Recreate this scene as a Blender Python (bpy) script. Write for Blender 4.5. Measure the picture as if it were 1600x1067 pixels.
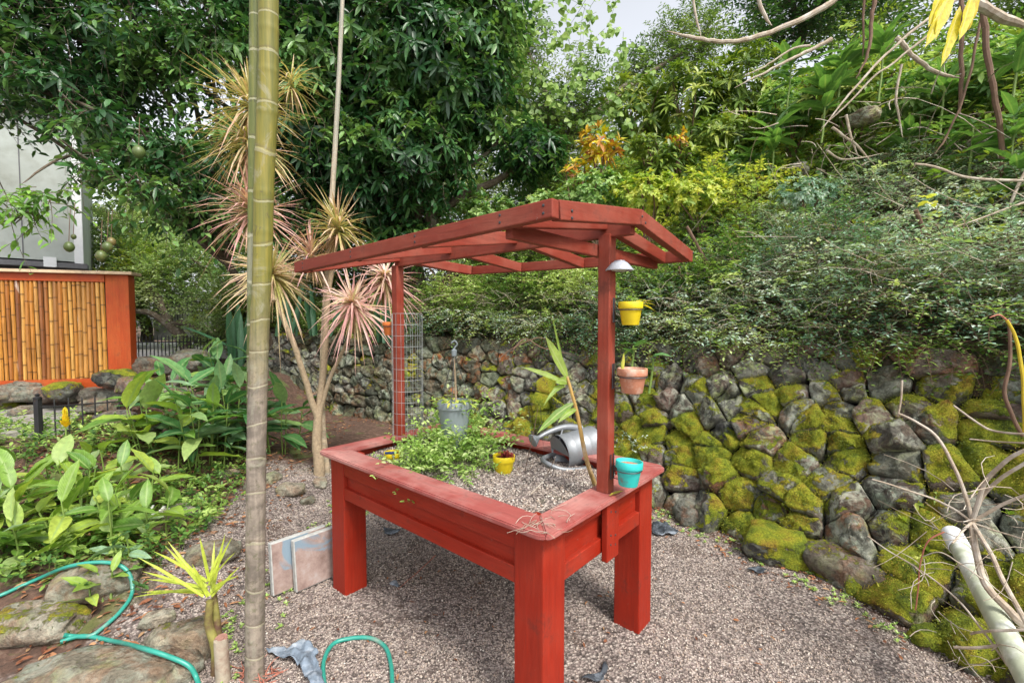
import bpy, bmesh, math, random
import numpy as np
from mathutils import Vector, Matrix, noise as mnoise

random.seed(7)
rng = np.random.default_rng(7)
scene = bpy.context.scene
for o in list(bpy.data.objects):
    bpy.data.objects.remove(o)
C = scene.collection
R = math.radians

# ------------------------------------------------------------------ camera, sky, sun, exposure
F, PITCH, EYE = 717.0, 0.0424, 1.5
cam_d = bpy.data.cameras.new('camera')
cam_d.sensor_width = 36.0
cam_d.lens = F / 1600 * 36
cam_d.clip_start = 0.03
cam_d.clip_end = 500
cam = bpy.data.objects.new('camera', cam_d)
C.objects.link(cam)
cam.location = (0, 0, EYE)
cam.rotation_euler = (math.pi / 2 - PITCH, 0, 0)
scene.camera = cam

SUN_EL, SUN_AZ = R(52), R(146)       # azimuth measured clockwise from +Y
w = bpy.data.worlds.new('World')
scene.world = w
w.use_nodes = True
nt = w.node_tree
nt.nodes.clear()
sky = nt.nodes.new('ShaderNodeTexSky')
sky.sky_type = 'NISHITA'
sky.sun_disc = False
sky.sun_elevation = SUN_EL
sky.sun_rotation = SUN_AZ
sky.air_density = 1.0
sky.dust_density = 3.0
hs = nt.nodes.new('ShaderNodeHueSaturation')       # thin bright overcast: the blue mostly veiled
hs.inputs['Saturation'].default_value = 0.22
hs.inputs['Value'].default_value = 1.35
tc = nt.nodes.new('ShaderNodeTexCoord')
cn = nt.nodes.new('ShaderNodeTexNoise')
cn.inputs['Scale'].default_value = 2.2
cn.inputs['Detail'].default_value = 5
cr = nt.nodes.new('ShaderNodeMapRange')
cr.inputs['To Min'].default_value = 0.85
cr.inputs['To Max'].default_value = 1.15
mx = nt.nodes.new('ShaderNodeMix')
mx.data_type = 'RGBA'
mx.blend_type = 'MULTIPLY'
mx.inputs['Factor'].default_value = 1.0
bg = nt.nodes.new('ShaderNodeBackground')
bg.inputs['Strength'].default_value = 0.11
wo = nt.nodes.new('ShaderNodeOutputWorld')
L_ = nt.links.new
L_(sky.outputs[0], hs.inputs['Color'])
L_(tc.outputs['Generated'], cn.inputs['Vector'])
L_(cn.outputs['Fac'], cr.inputs['Value'])
L_(hs.outputs[0], mx.inputs['A'])
L_(cr.outputs[0], mx.inputs['B'])
L_(mx.outputs['Result'], bg.inputs['Color'])
L_(bg.outputs[0], wo.inputs['Surface'])

sun_d = bpy.data.lights.new('sun', 'SUN')
sun_d.energy = 1.5
sun_d.angle = R(10)
sun_d.color = (1.0, 0.95, 0.86)
sun = bpy.data.objects.new('sun', sun_d)
C.objects.link(sun)
sd = Vector((math.sin(SUN_AZ) * math.cos(SUN_EL), math.cos(SUN_AZ) * math.cos(SUN_EL), math.sin(SUN_EL)))
sun.rotation_euler = sd.to_track_quat('Z', 'Y').to_euler()

scene.view_settings.view_transform = 'Standard'
scene.view_settings.look = 'None'
scene.view_settings.gamma = 1
scene.view_settings.use_curve_mapping = False
scene.view_settings.exposure = 1.2
scene.cycles.use_denoising = True
scene.cycles.max_bounces = 8
scene.cycles.transparent_max_bounces = 8

# ------------------------------------------------------------------ pixel <-> place (the measured camera)
CP, SP = math.cos(PITCH), math.sin(PITCH)

def ray(px, py):
    X, Z = (px - 800) / F, -(py - 533.5) / F
    return np.array([X, CP + Z * SP, -SP + Z * CP])

def at(px, py, Y):
    r = ray(px, py)
    p = r * (Y / r[1])
    return Vector((p[0], p[1], p[2] + EYE))

def sm(x, a, b):
    t = np.clip((np.asarray(x, float) - a) / (b - a), 0, 1)
    return t * t * (3 - 2 * t)

def gh(x, y):
    """height of the ground in front of the wall"""
    x = np.asarray(x, float)
    y = np.asarray(y, float)
    z = 0.10 * sm(-x, 1.45, 1.9) * sm(y, 2.0, 2.5)
    z = z + 0.05 * sm(-x, 1.1, 1.8) * sm(y, 3.2, 4.0)
    z = z + 0.31 * sm(-x, 2.5, 3.3) * sm(y, 2.9, 3.9)
    z = z + 0.30 * sm(-x, 3.0, 3.6) * sm(y, 5.3, 5.9)
    z = z + 0.03 * np.sin(x * 2.3 + 1) * np.sin(y * 2.9) * sm(-x, .9, 1.6)
    z = z + 0.010 * np.sin(x * 3.1 + .5) * np.sin(y * 2.3 + 1)
    return z

def onground(px, py, off=0.0):
    r = ray(px, py)
    for t in np.arange(0.8, 14, 0.01):
        x, y, z = r[0] * t, r[1] * t, EYE + r[2] * t
        if z <= float(gh(x, y)) + off:
            return Vector((x, y, float(gh(x, y)) + off))
    return Vector((r[0] * 14, r[1] * 14, 0))

# ------------------------------------------------------------------ materials
def N(nt, t, **k):
    n = nt.nodes.new('ShaderNode' + t)
    for a, v in k.items():
        if a.startswith('_'):
            setattr(n, a[1:], v)
        else:
            n.inputs[a.replace('__', ' ')].default_value = v
    return n

def ramp(nt, fac, stops, interp='LINEAR'):
    n = nt.nodes.new('ShaderNodeValToRGB')
    n.color_ramp.interpolation = interp
    el = n.color_ramp.elements
    while len(el) < len(stops):
        el.new(0.5)
    for e, (p, c) in zip(el, stops):
        e.position = p
        e.color = (c, c, c, 1) if isinstance(c, (int, float)) else (*c[:3], 1)
    nt.links.new(fac, n.inputs[0])
    return n.outputs[0]

def mixc(nt, fac, a, b, blend='MIX'):
    n = nt.nodes.new('ShaderNodeMix')
    n.data_type = 'RGBA'
    n.blend_type = blend
    for s, v in ((n.inputs['Factor'], fac), (n.inputs['A'], a), (n.inputs['B'], b)):
        if isinstance(v, (int, float)):
            s.default_value = v
        elif isinstance(v, tuple):
            s.default_value = (*v[:3], 1)
        else:
            nt.links.new(v, s)
    return n.outputs['Result']

def math_(nt, op, a, b=None):
    n = nt.nodes.new('ShaderNodeMath')
    n.operation = op
    for i, v in enumerate((a, b)):
        if v is None:
            continue
        if isinstance(v, (int, float)):
            n.inputs[i].default_value = v
        else:
            nt.links.new(v, n.inputs[i])
    return n.outputs[0]

def new_mat(name):
    m = bpy.data.materials.new(name)
    m.use_nodes = True
    nt = m.node_tree
    b = nt.nodes['Principled BSDF']
    return m, nt, b, nt.nodes['Material Output']

def noise(nt, scale, detail=4, rough=.55, vec=None, dist=0.0):
    n = N(nt, 'TexNoise', Scale=scale, Detail=detail, Roughness=rough, Distortion=dist)
    if vec is not None:
        nt.links.new(vec, n.inputs['Vector'])
    return n.outputs['Fac']

def objvec(nt, rnd=True, sc=(1, 1, 1)):
    tc = nt.nodes.new('ShaderNodeTexCoord')
    mp = nt.nodes.new('ShaderNodeMapping')
    mp.inputs['Scale'].default_value = sc
    nt.links.new(tc.outputs['Object'], mp.inputs['Vector'])
    if rnd:
        oi = nt.nodes.new('ShaderNodeObjectInfo')
        mu = nt.nodes.new('ShaderNodeVectorMath')
        mu.operation = 'SCALE'
        mu.inputs[0].default_value = (17, 31, 47)
        nt.links.new(oi.outputs['Random'], mu.inputs['Scale'])
        nt.links.new(mu.outputs[0], mp.inputs['Location'])
    return mp.outputs[0]

def bump(nt, b, h, strength=.4, dist=.01):
    n = N(nt, 'Bump', Strength=strength, Distance=dist)
    nt.links.new(h, n.inputs['Height'])
    nt.links.new(n.outputs[0], b.inputs['Normal'])

def attr(nt, name):
    n = nt.nodes.new('ShaderNodeAttribute')
    n.attribute_name = name
    return n.outputs['Fac']

def leaf_mat(name, cols, rough=.45, trans=.28, rib=None, ribw=.10, spec=.5, tipc=None, objrnd=False, spots=None):
    m, nt, b, out = new_mat(name)
    r = attr(nt, 'rnd')
    if objrnd:
        oi = nt.nodes.new('ShaderNodeObjectInfo')
        r = oi.outputs['Random']
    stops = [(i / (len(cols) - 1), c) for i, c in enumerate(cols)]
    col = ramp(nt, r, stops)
    geo = nt.nodes.new('ShaderNodeNewGeometry')
    nz = noise(nt, 35, 3, .6, geo.outputs['Position'])
    col = mixc(nt, 1.0, col, ramp(nt, nz, [(.3, .72), (.7, 1.18)]), 'MULTIPLY')
    if rib:
        side = attr(nt, 'side')
        f = ramp(nt, side, [(0, 1), (ribw, .55), (ribw * 2.2, 0)])
        col = mixc(nt, f, col, rib)
        # side veins as relief and a faint tone
        al = attr(nt, 'along')
        wv = math_(nt, 'SINE', math_(nt, 'MULTIPLY', math_(nt, 'SUBTRACT', al, math_(nt, 'MULTIPLY', side, .22)), 95))
        col = mixc(nt, ramp(nt, wv, [(0.3, 0), (1, .16)]), col, rib)
        bump(nt, b, wv, .25, .002)
    if tipc:
        al = attr(nt, 'along')
        col = mixc(nt, ramp(nt, al, [(.45, 0), (1, .8)]), col, tipc)
    if spots:
        n2 = noise(nt, 22, 3, .6, geo.outputs['Position'])
        col = mixc(nt, ramp(nt, n2, [(.62, 0), (.7, .8)]), col, spots)
    nt.links.new(col, b.inputs['Base Color'])
    b.inputs['Roughness'].default_value = rough
    b.inputs['Specular IOR Level'].default_value = spec
    tr = nt.nodes.new('ShaderNodeBsdfTranslucent')
    nt.links.new(mixc(nt, 1.0, col, (1.25, 1.3, .6), 'MULTIPLY'), tr.inputs['Color'])
    ms = nt.nodes.new('ShaderNodeMixShader')
    ms.inputs[0].default_value = trans
    nt.links.new(b.outputs[0], ms.inputs[1])
    nt.links.new(tr.outputs[0], ms.inputs[2])
    nt.links.new(ms.outputs[0], out.inputs['Surface'])
    return m

def plain(name, col, rough=.6, metal=0.0, var=.15, sc=25, bmp=.15, bd=.003, spec=.5, dirt=None, dirtsc=6, dth=(.5, .7)):
    m, nt, b, out = new_mat(name)
    v = objvec(nt)
    n1 = noise(nt, sc, 5, .6, v)
    c = mixc(nt, 1.0, col, ramp(nt, n1, [(.25, 1 - var), (.75, 1 + var)]), 'MULTIPLY')
    if dirt:
        c = mixc(nt, ramp(nt, noise(nt, dirtsc, 6, .65, v), [(dth[0], 0), (dth[1], 1)]), c, dirt)
    nt.links.new(c, b.inputs['Base Color'])
    b.inputs['Roughness'].default_value = rough
    b.inputs['Metallic'].default_value = metal
    b.inputs['Specular IOR Level'].default_value = spec
    bump(nt, b, n1, bmp, bd)
    return m

def painted_wood(name, col, faded, axis=0, amount=.4, rough=.5, chips=True):
    """opaque paint on timber: grain relief, faded and scuffed patches, worn specks"""
    m, nt, b, out = new_mat(name)
    sc = [14, 14, 14]
    sc[axis] = 1.1
    v = objvec(nt, True, tuple(sc))
    g = noise(nt, 5, 6, .65, v, .4)
    v2 = objvec(nt, True)
    p = noise(nt, 4.5, 6, .62, v2)
    c = mixc(nt, ramp(nt, p, [(.42, 0), (.72, amount)]), col, faded)
    c = mixc(nt, 1.0, c, ramp(nt, g, [(.25, .78), (.75, 1.16)]), 'MULTIPLY')
    if chips:
        f = ramp(nt, noise(nt, 38, 4, .7, v2), [(.70, 0), (.73, 1)])
        c = mixc(nt, math_(nt, 'MULTIPLY', f, .6), c, (.30, .19, .15))
        st = ramp(nt, noise(nt, 9, 8, .75, v2), [(.56, 0), (.70, .6)])
        c = mixc(nt, st, c, (.07, .02, .015))
    nt.links.new(c, b.inputs['Base Color'])
    nt.links.new(ramp(nt, p, [(.3, rough - .08), (.7, rough + .2)]), b.inputs['Roughness'])
    b.inputs['Specular IOR Level'].default_value = .3
    bump(nt, b, g, .35, .004)
    return m

def stone_mat(name, lichen=.5, dark=1.0, tint=(1, 1, 1), bare=None):
    m, nt, b, out = new_mat(name)
    geo = nt.nodes.new('ShaderNodeNewGeometry')
    pos = geo.outputs['Position']
    oi = nt.nodes.new('ShaderNodeObjectInfo')
    rnd = oi.outputs['Random']
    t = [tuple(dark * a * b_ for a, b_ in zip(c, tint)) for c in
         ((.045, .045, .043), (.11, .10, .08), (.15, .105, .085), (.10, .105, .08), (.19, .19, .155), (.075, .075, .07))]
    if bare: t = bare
    base = ramp(nt, rnd, [(i / (len(t) - 1), c) for i, c in enumerate(t)])
    n1 = noise(nt, 9, 8, .7, pos, .3)
    n2 = noise(nt, 45, 6, .7, pos)
    c = mixc(nt, 1.0, base, ramp(nt, n1, [(.25, .35), (.5, .95), (.75, 1.7)]), 'MULTIPLY')
    c = mixc(nt, 1.0, c, ramp(nt, n2, [(.3, .55), (.7, 1.45)]), 'MULTIPLY')
    lm = attr(nt, 'lichen')
    nl = noise(nt, 13, 7, .7, pos, .6)
    fl = math_(nt, 'MULTIPLY', ramp(nt, nl, [(.46, 0), (.60, 1)]), math_(nt, 'MULTIPLY', lm, lichen * 2))
    lc = ramp(nt, noise(nt, 5, 3, .5, pos), [(.35, (.30, .36, .27)), (.5, (.42, .43, .36)), (.65, (.33, .37, .16))])
    c = mixc(nt, math_(nt, 'MINIMUM', fl, .9), c, lc)
    # rusty earth
    rm = attr(nt, 'rust')
    fr = math_(nt, 'MULTIPLY', ramp(nt, noise(nt, 7, 6, .7, pos, .5), [(.48, 0), (.6, 1)]), rm)
    c = mixc(nt, fr, c, ramp(nt, n2, [(.3, (.16, .045, .012)), (.7, (.42, .13, .03))]))
    # moss
    mo = attr(nt, 'moss')
    edge = math_(nt, 'ADD', mo, math_(nt, 'MULTIPLY', math_(nt, 'SUBTRACT', noise(nt, 26, 6, .75, pos, .4), .5), 1.5))
    fm = ramp(nt, edge, [(.42, 0), (.58, 1)])
    mc = ramp(nt, noise(nt, 6, 5, .65, pos), [(.3, (.06, .085, .014)), (.40, (.17, .22, .02)), (.50, (.31, .33, .025)), (.60, (.34, .28, .03)), (.70, (.26, .15, .03))])
    mc = mixc(nt, 1.0, mc, ramp(nt, noise(nt, 110, 4, .7, pos), [(.3, .4), (.7, 1.5)]), 'MULTIPLY')
    c = mixc(nt, fm, c, mc)
    nt.links.new(c, b.inputs['Base Color'])
    b.inputs['Roughness'].default_value = .88
    b.inputs['Specular IOR Level'].default_value = .25
    h = math_(nt, 'ADD', math_(nt, 'MULTIPLY', n2, .6), math_(nt, 'ADD', n1, math_(nt, 'MULTIPLY', math_(nt, 'MULTIPLY', noise(nt, 130, 3, .7, pos), fm), .8)))
    bump(nt, b, h, 1.0, .030)
    return m

M = {}
M['body'] = painted_wood('red_paint', (.27, .016, .005), (.36, .055, .028), 0, .35)
M['body_y'] = painted_wood('red_paint_cross', (.27, .016, .005), (.36, .055, .028), 1, .35)
M['body_z'] = painted_wood('red_paint_upright', (.27, .016, .005), (.35, .045, .020), 2, .35)
M['rim'] = painted_wood('faded_rim_paint', (.30, .075, .066), (.48, .25, .22), 0, .9, .6)
M['rim_y'] = painted_wood('faded_rim_paint_cross', (.30, .075, .066), (.48, .25, .22), 1, .9, .6)
M['perg'] = painted_wood('brick_red_paint', (.215, .034, .019), (.34, .12, .08), 0, .5, .55)
M['perg_y'] = painted_wood('brick_red_paint_cross', (.215, .034, .019), (.34, .12, .08), 1, .5, .55)
M['perg_z'] = painted_wood('brick_red_paint_post', (.235, .036, .019), (.36, .13, .09), 2, .5, .55)
M['orange_wood'] = painted_wood('orange_stain', (.36, .055, .010), (.44, .12, .025), 0, .5, .45)
M['orange_wood_z'] = painted_wood('orange_stain_upright', (.36, .055, .010), (.44, .12, .025), 2, .5, .45)
M['cap_wood'] = painted_wood('pale_cap_wood', (.55, .40, .26), (.62, .52, .38), 0, .6, .6)
M['stone'] = stone_mat('lava_stone')
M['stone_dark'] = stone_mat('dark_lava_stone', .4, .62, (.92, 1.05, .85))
M['rock'] = stone_mat('path_rock', .6, 1.0, bare=[(.24, .21, .15), (.17, .15, .11), (.30, .26, .20), (.20, .19, .13)])
M['yellow'] = plain('yellow_pot_paint', (.68, .52, .012), .5, var=.12, dirt=(.25, .10, .04), dirtsc=9, dth=(.66, .70))
M['teal'] = plain('turquoise_pot_paint', (.03, .50, .46), .4, var=.08, dirt=(.12, .22, .18), dirtsc=16, dth=(.60, .72))
M['terra'] = plain('weathered_terracotta', (.46, .19, .11), .8, var=.2, dirt=(.60, .45, .36), dirtsc=10, dth=(.48, .66))
M['orange_pot'] = plain('orange_clay', (.62, .17, .035), .7, var=.12)
M['grey_pot'] = plain('grey_plastic', (.20, .235, .25), .55, var=.1)
M['soil'] = plain('dry_soil', (.12, .06, .035), .95, var=.4, sc=60, bmp=.9, bd=.01)
M['galv'] = plain('galvanised_steel', (.25, .265, .28), .48, metal=.5, var=.22, sc=14, bmp=.12, dirt=(.20, .20, .21), dirtsc=7, dth=(.55, .8))
M['wire'] = plain('galvanised_wire', (.36, .38, .38), .45, metal=.4, bmp=.05)
M['dwire'] = plain('dark_wire', (.05, .05, .055), .5, metal=.3, bmp=.05)
M['rustwire'] = plain('rusty_wire', (.30, .17, .10), .7, bmp=.05)
M['iron'] = plain('black_iron', (.016, .016, .018), .5, var=.3, dirt=(.09, .05, .03), dirtsc=30, dth=(.6, .75))
M['hose'] = plain('teal_hose', (.03, .27, .21), .35, var=.12, dirt=(.22, .32, .26), dirtsc=9, dth=(.55, .75))
M['fabric'] = plain('weed_fabric', (.030, .036, .046), .7, var=.4, sc=40, dirt=(.20, .23, .27), dirtsc=14, dth=(.5, .66))
M['fabric_blue'] = plain('dusty_weed_fabric', (.15, .19, .24), .7, var=.4, sc=30, dirt=(.36, .40, .45), dirtsc=12, dth=(.5, .66))
M['housewall'] = plain('house_wall_paint', (.42, .46, .43), .7, var=.10, sc=4, bmp=.05, dirt=(.32, .34, .30), dirtsc=2.5, dth=(.5, .7))
M['white'] = plain('white_paint', (.80, .82, .84), .5, var=.05)
M['eave'] = plain('grey_eave', (.14, .14, .15), .7)
M['concrete'] = plain('stained_concrete', (.28, .26, .24), .9, var=.25, sc=12, bmp=.4, dirt=(.12, .14, .04), dirtsc=3, dth=(.55, .7))
M['drive'] = plain('pale_driveway', (.55, .53, .50), .9, var=.25, sc=14, bmp=.4)
M['paver'] = plain('grey_paver_edge', (.42, .42, .40), .85, var=.25, sc=30, bmp=.5)
M['pipe'] = plain('weathered_downpipe', (.42, .45, .33), .5, var=.15, dirt=(.75, .76, .74), dirtsc=3.5, dth=(.5, .62))
M['bark'] = plain('brown_bark', (.10, .075, .05), .9, var=.4, sc=30, bmp=.8, bd=.01, dirt=(.20, .19, .15), dirtsc=9, dth=(.5, .7))
M['palebark'] = plain('pale_twig_bark', (.34, .27, .20), .85, var=.3, sc=60, bmp=.5, dirt=(.52, .47, .40), dirtsc=12, dth=(.45, .65))
M['dbark'] = plain('tan_stem_bark', (.33, .25, .16), .85, var=.35, sc=50, bmp=.8, bd=.006)
M['twig'] = plain('brown_twig', (.15, .09, .06), .9, var=.3, bmp=.3)
M['redtwig'] = plain('reddish_twig', (.42, .15, .10), .8, var=.3, bmp=.3)
M['yellowstem'] = plain('yellow_stem', (.55, .42, .03), .5, var=.15)
M['greenstem'] = plain('green_stem', (.16, .24, .05), .5, var=.2)
M['mango'] = plain('green_mango_skin', (.085, .12, .035), .4, var=.2, sc=8, dirt=(.26, .17, .07), dirtsc=4, dth=(.5, .7))
M['petal'] = plain('yellow_bract', (.75, .60, .02), .5, var=.12)
M['redleaf'] = leaf_mat('red_succulent_leaf', [(.22, .03, .03), (.36, .06, .05), (.30, .10, .06)], .5, .15)

def paver_face():
    m, nt, b, out = new_mat('stained_paver_face')
    v = objvec(nt)
    c = ramp(nt, noise(nt, 10, 6, .7, v), [(.3, (.20, .13, .11)), (.55, (.34, .25, .22)), (.75, (.42, .38, .36))])
    f = ramp(nt, noise(nt, 4.2, 4, .6, v, .8), [(.53, 0), (.60, 1)])
    c = mixc(nt, f, c, (.20, .27, .33))
    nt.links.new(c, b.inputs['Base Color'])
    b.inputs['Roughness'].default_value = .8
    bump(nt, b, noise(nt, 40, 5, .7, v), .5, .004)
    return m
M['paver_face'] = paver_face()

def bamboo_cane():
    m, nt, b, out = new_mat('split_bamboo')
    v = objvec(nt, True, (8, 8, 1.0))
    oi = nt.nodes.new('ShaderNodeObjectInfo')
    c = ramp(nt, oi.outputs['Random'], [(0, (.34, .13, .02)), (.25, (.48, .22, .04)), (.45, (.26, .09, .02)), (.65, (.52, .28, .07)), (.82, (.19, .065, .02)), (1, (.40, .17, .03))])
    c = mixc(nt, 1.0, c, ramp(nt, noise(nt, 3, 5, .6, v), [(.3, .6), (.7, 1.35)]), 'MULTIPLY')
    c = mixc(nt, ramp(nt, noise(nt, 1.6, 5, .6, v), [(.66, 0), (.74, .8)]), c, (.66, .58, .50))
    geo = nt.nodes.new('ShaderNodeNewGeometry')
    sx = nt.nodes.new('ShaderNodeSeparateXYZ')
    nt.links.new(geo.outputs['Position'], sx.inputs[0])
    fr = math_(nt, 'FRACT', math_(nt, 'ADD', math_(nt, 'DIVIDE', sx.outputs['Z'], .27), math_(nt, 'MULTIPLY', oi.outputs['Random'], 7.0)))
    c = mixc(nt, ramp(nt, fr, [(0, .0), (.02, .85), (.05, .85), (.08, 0)]), c, (.10, .04, .015))
    nt.links.new(c, b.inputs['Base Color'])
    b.inputs['Roughness'].default_value = .38
    return m
M['cane'] = bamboo_cane()

def palm_bark(name, low, high, z0, z1, ring, ringc):
    """ringed cane palm: each leaf scar a pale ring, bark green on the young upper stem and grey below"""
    m, nt, b, out = new_mat(name)
    geo = nt.nodes.new('ShaderNodeNewGeometry')
    sx = nt.nodes.new('ShaderNodeSeparateXYZ')
    nt.links.new(geo.outputs['Position'], sx.inputs[0])
    z = sx.outputs['Z']
    n1 = noise(nt, 14, 6, .7, geo.outputs['Position'], .4)
    mp = N(nt, 'Mapping')
    mp.inputs['Scale'].default_value = (70, 70, 3)
    nt.links.new(geo.outputs['Position'], mp.inputs['Vector'])
    n2 = noise(nt, 1.0, 4, .6, mp.outputs[0])
    z = math_(nt, 'ADD', z, math_(nt, 'MULTIPLY', math_(nt, 'SUBTRACT', noise(nt, 1.3, 2, .5, geo.outputs['Position']), .5), .35 if ring > .1 else .05))
    zz = math_(nt, 'ADD', z, math_(nt, 'MULTIPLY', math_(nt, 'SUBTRACT', n1, .5), .5))
    mr = N(nt, 'MapRange')
    mr.inputs['From Min'].default_value = z0
    mr.inputs['From Max'].default_value = z1
    nt.links.new(zz, mr.inputs['Value'])
    lo = mixc(nt, ramp(nt, n1, [(.4, 0), (.6, 1)]), low, tuple(c * 1.9 for c in low))
    lo = mixc(nt, ramp(nt, noise(nt, 33, 5, .7, geo.outputs['Position']), [(.55, 0), (.66, .7)]), lo, (.10, .10, .05))
    hi = mixc(nt, ramp(nt, n2, [(.35, 0), (.7, .8)]), high, (high[0] * 1.5, high[1] * 1.15, high[2]))
    c = mixc(nt, mr.outputs[0], lo, hi)
    c = mixc(nt, 1.0, c, ramp(nt, n2, [(.3, .75), (.7, 1.2)]), 'MULTIPLY')
    fr = math_(nt, 'FRACT', math_(nt, 'DIVIDE', math_(nt, 'ADD', z, math_(nt, 'MULTIPLY', n1, .02)), ring))
    rr = ramp(nt, fr, [(0, 1), (.035, .9), (.06, 0)])
    dk = ramp(nt, fr, [(.05, 0), (.07, .5), (.12, 0)])
    c = mixc(nt, dk, c, (.10, .07, .04))
    c = mixc(nt, ramp(nt, noise(nt, 5, 6, .7, geo.outputs['Position'], 1.0), [(.54, 0), (.64, .6)]), c, (.30, .29, .22))
    c = mixc(nt, ramp(nt, noise(nt, 24, 7, .75, geo.outputs['Position'], .6), [(.60, 0), (.68, .7)]), c, (.06, .05, .03))
    c = mixc(nt, math_(nt, 'MULTIPLY', rr, .6), c, ringc)
    nt.links.new(c, b.inputs['Base Color'])
    b.inputs['Roughness'].default_value = .6
    bump(nt, b, math_(nt, 'ADD', rr, math_(nt, 'MULTIPLY', n2, .4)), .6, .004)
    return m
M['palm'] = palm_bark('ringed_palm_bark', (.15, .125, .10), (.145, .15, .025), 1.15, 1.75, .155, (.33, .31, .20))
M['palm_thin'] = palm_bark('thin_ringed_bark', (.28, .22, .15), (.26, .27, .22), 2.2, 3.4, .055, (.42, .42, .38))

def ground_mat():
    m, nt, b, out = new_mat('gravel_and_soil')
    geo = nt.nodes.new('ShaderNodeNewGeometry')
    pos = geo.outputs['Position']
    vo = N(nt, 'TexVoronoi', Scale=75.0)
    nt.links.new(pos, vo.inputs['Vector'])
    sc = nt.nodes.new('ShaderNodeSeparateColor')
    nt.links.new(vo.outputs['Color'], sc.inputs[0])
    g = ramp(nt, sc.outputs[0], [(0, (.10, .08, .07)), (.3, (.22, .17, .155)), (.6, (.36, .29, .26)), (1, (.52, .45, .40))])
    g = mixc(nt, ramp(nt, vo.outputs['Distance'], [(.3, 0), (.8, .75)]), g, (.05, .04, .035))
    big = noise(nt, 1.6, 5, .6, pos)
    g = mixc(nt, 1.0, g, ramp(nt, big, [(.3, .72), (.7, 1.15)]), 'MULTIPLY')
    s = ramp(nt, noise(nt, 22, 6, .7, pos), [(.3, (.035, .022, .015)), (.55, (.11, .06, .04)), (.75, (.22, .16, .12))])
    soil = attr(nt, 'soil')
    f = math_(nt, 'ADD', soil, math_(nt, 'MULTIPLY', math_(nt, 'SUBTRACT', noise(nt, 7, 5, .7, pos), .5), .9))
    f = ramp(nt, f, [(.4, 0), (.6, 1)])
    g = mixc(nt, ramp(nt, noise(nt, 2.7, 6, .7, pos, .6), [(.54, 0), (.66, .75)]), g, (.085, .055, .042))
    c = mixc(nt, f, g, s)
    mo = math_(nt, 'MULTIPLY', ramp(nt, noise(nt, 3.1, 5, .7, pos, .5), [(.56, 0), (.62, 1)]), math_(nt, 'MULTIPLY', soil, .9))
    c = mixc(nt, mo, c, (.10, .13, .03))
    nt.links.new(c, b.inputs['Base Color'])
    b.inputs['Roughness'].default_value = .95
    h = mixc(nt, f, vo.outputs['Distance'], noise(nt, 60, 5, .7, pos))
    bump(nt, b, h, .8, .012)
    return m
M['ground'] = ground_mat()

def hill_mat():
    m, nt, b, out = new_mat('leaf_litter_slope')
    geo = nt.nodes.new('ShaderNodeNewGeometry')
    pos = geo.outputs['Position']
    c = ramp(nt, noise(nt, 9, 8, .75, pos, .5), [(.3, (.03, .022, .015)), (.45, (.10, .055, .035)), (.55, (.06, .07, .025)), (.68, (.20, .15, .11)), (.8, (.30, .27, .23))])
    nt.links.new(c, b.inputs['Base Color'])
    b.inputs['Roughness'].default_value = .95
    bump(nt, b, noise(nt, 30, 6, .75, pos), 1.0, .04)
    return m
M['hill'] = hill_mat()

def pebble_mat():
    m, nt, b, out = new_mat('crushed_stone')
    r = attr(nt, 'rnd')
    c = ramp(nt, r, [(0, (.09, .072, .065)), (.2, (.22, .18, .155)), (.45, (.34, .28, .245)), (.7, (.46, .39, .34)), (.9, (.36, .27, .21)), (1, (.64, .59, .52))])
    nt.links.new(c, b.inputs['Base Color'])
    b.inputs['Roughness'].default_value = .85
    return m
M['pebble'] = pebble_mat()
M['mossfuzz'] = leaf_mat('moss_fronds', [(.07, .11, .015), (.19, .24, .02), (.36, .37, .03), (.32, .23, .03)], .7, .25)

M['mangoleaf'] = leaf_mat('mango_leaf', [(.012, .045, .016), (.03, .10, .03), (.07, .18, .05), (.18, .32, .09)], .36, .25)
M['grassleaf'] = leaf_mat('bright_grassy_leaf', [(.06, .16, .04), (.14, .28, .07), (.27, .42, .12), (.46, .58, .24)], .45, .35)
M['mangoleaf_light'] = leaf_mat('young_mango_leaf', [(.08, .20, .03), (.16, .34, .05), (.26, .46, .08)], .38, .35)
M['farleaf'] = leaf_mat('far_foliage', [(.05, .11, .03), (.10, .19, .05), (.18, .28, .08), (.30, .38, .14)], .5, .35)
M['palefar'] = leaf_mat('pale_bush_leaf', [(.10, .20, .06), (.24, .38, .12), (.42, .55, .24), (.66, .72, .46)], .5, .35)
M['heartleaf'] = leaf_mat('heart_vine_leaf', [(.14, .26, .05), (.24, .38, .08), (.36, .50, .12)], .5, .4)
M['blueleaf'] = leaf_mat('blue_green_leaf', [(.08, .18, .10), (.22, .37, .26), (.42, .56, .45), (.68, .76, .68)], .5, .3)
M['smallleaf'] = leaf_mat('small_hedge_leaf', [(.05, .13, .03), (.16, .29, .06), (.33, .48, .12), (.56, .66, .28)], .5, .35)
M['limeleaf'] = leaf_mat('lime_leaf', [(.16, .28, .04), (.34, .46, .07), (.56, .62, .12), (.62, .60, .10)], .5, .4)
M['twiggyleaf'] = leaf_mat('sparse_grey_leaf', [(.06, .09, .05), (.13, .17, .10), (.20, .15, .10), (.30, .33, .22)], .6, .3)
M['oliveleaf'] = leaf_mat('olive_leaf', [(.05, .11, .02), (.12, .20, .03), (.24, .33, .05), (.40, .44, .09)], .42, .3)
M['croton'] = leaf_mat('croton_leaf', [(.30, .38, .03), (.60, .54, .02), (.58, .36, .02), (.32, .07, .03), (.50, .52, .04), (.66, .58, .03)], .4, .3)
M['bigleaf'] = leaf_mat('broad_green_leaf', [(.04, .13, .035), (.09, .22, .06), (.17, .32, .09), (.26, .38, .14)], .38, .35, rib=(.25, .38, .12))
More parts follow.
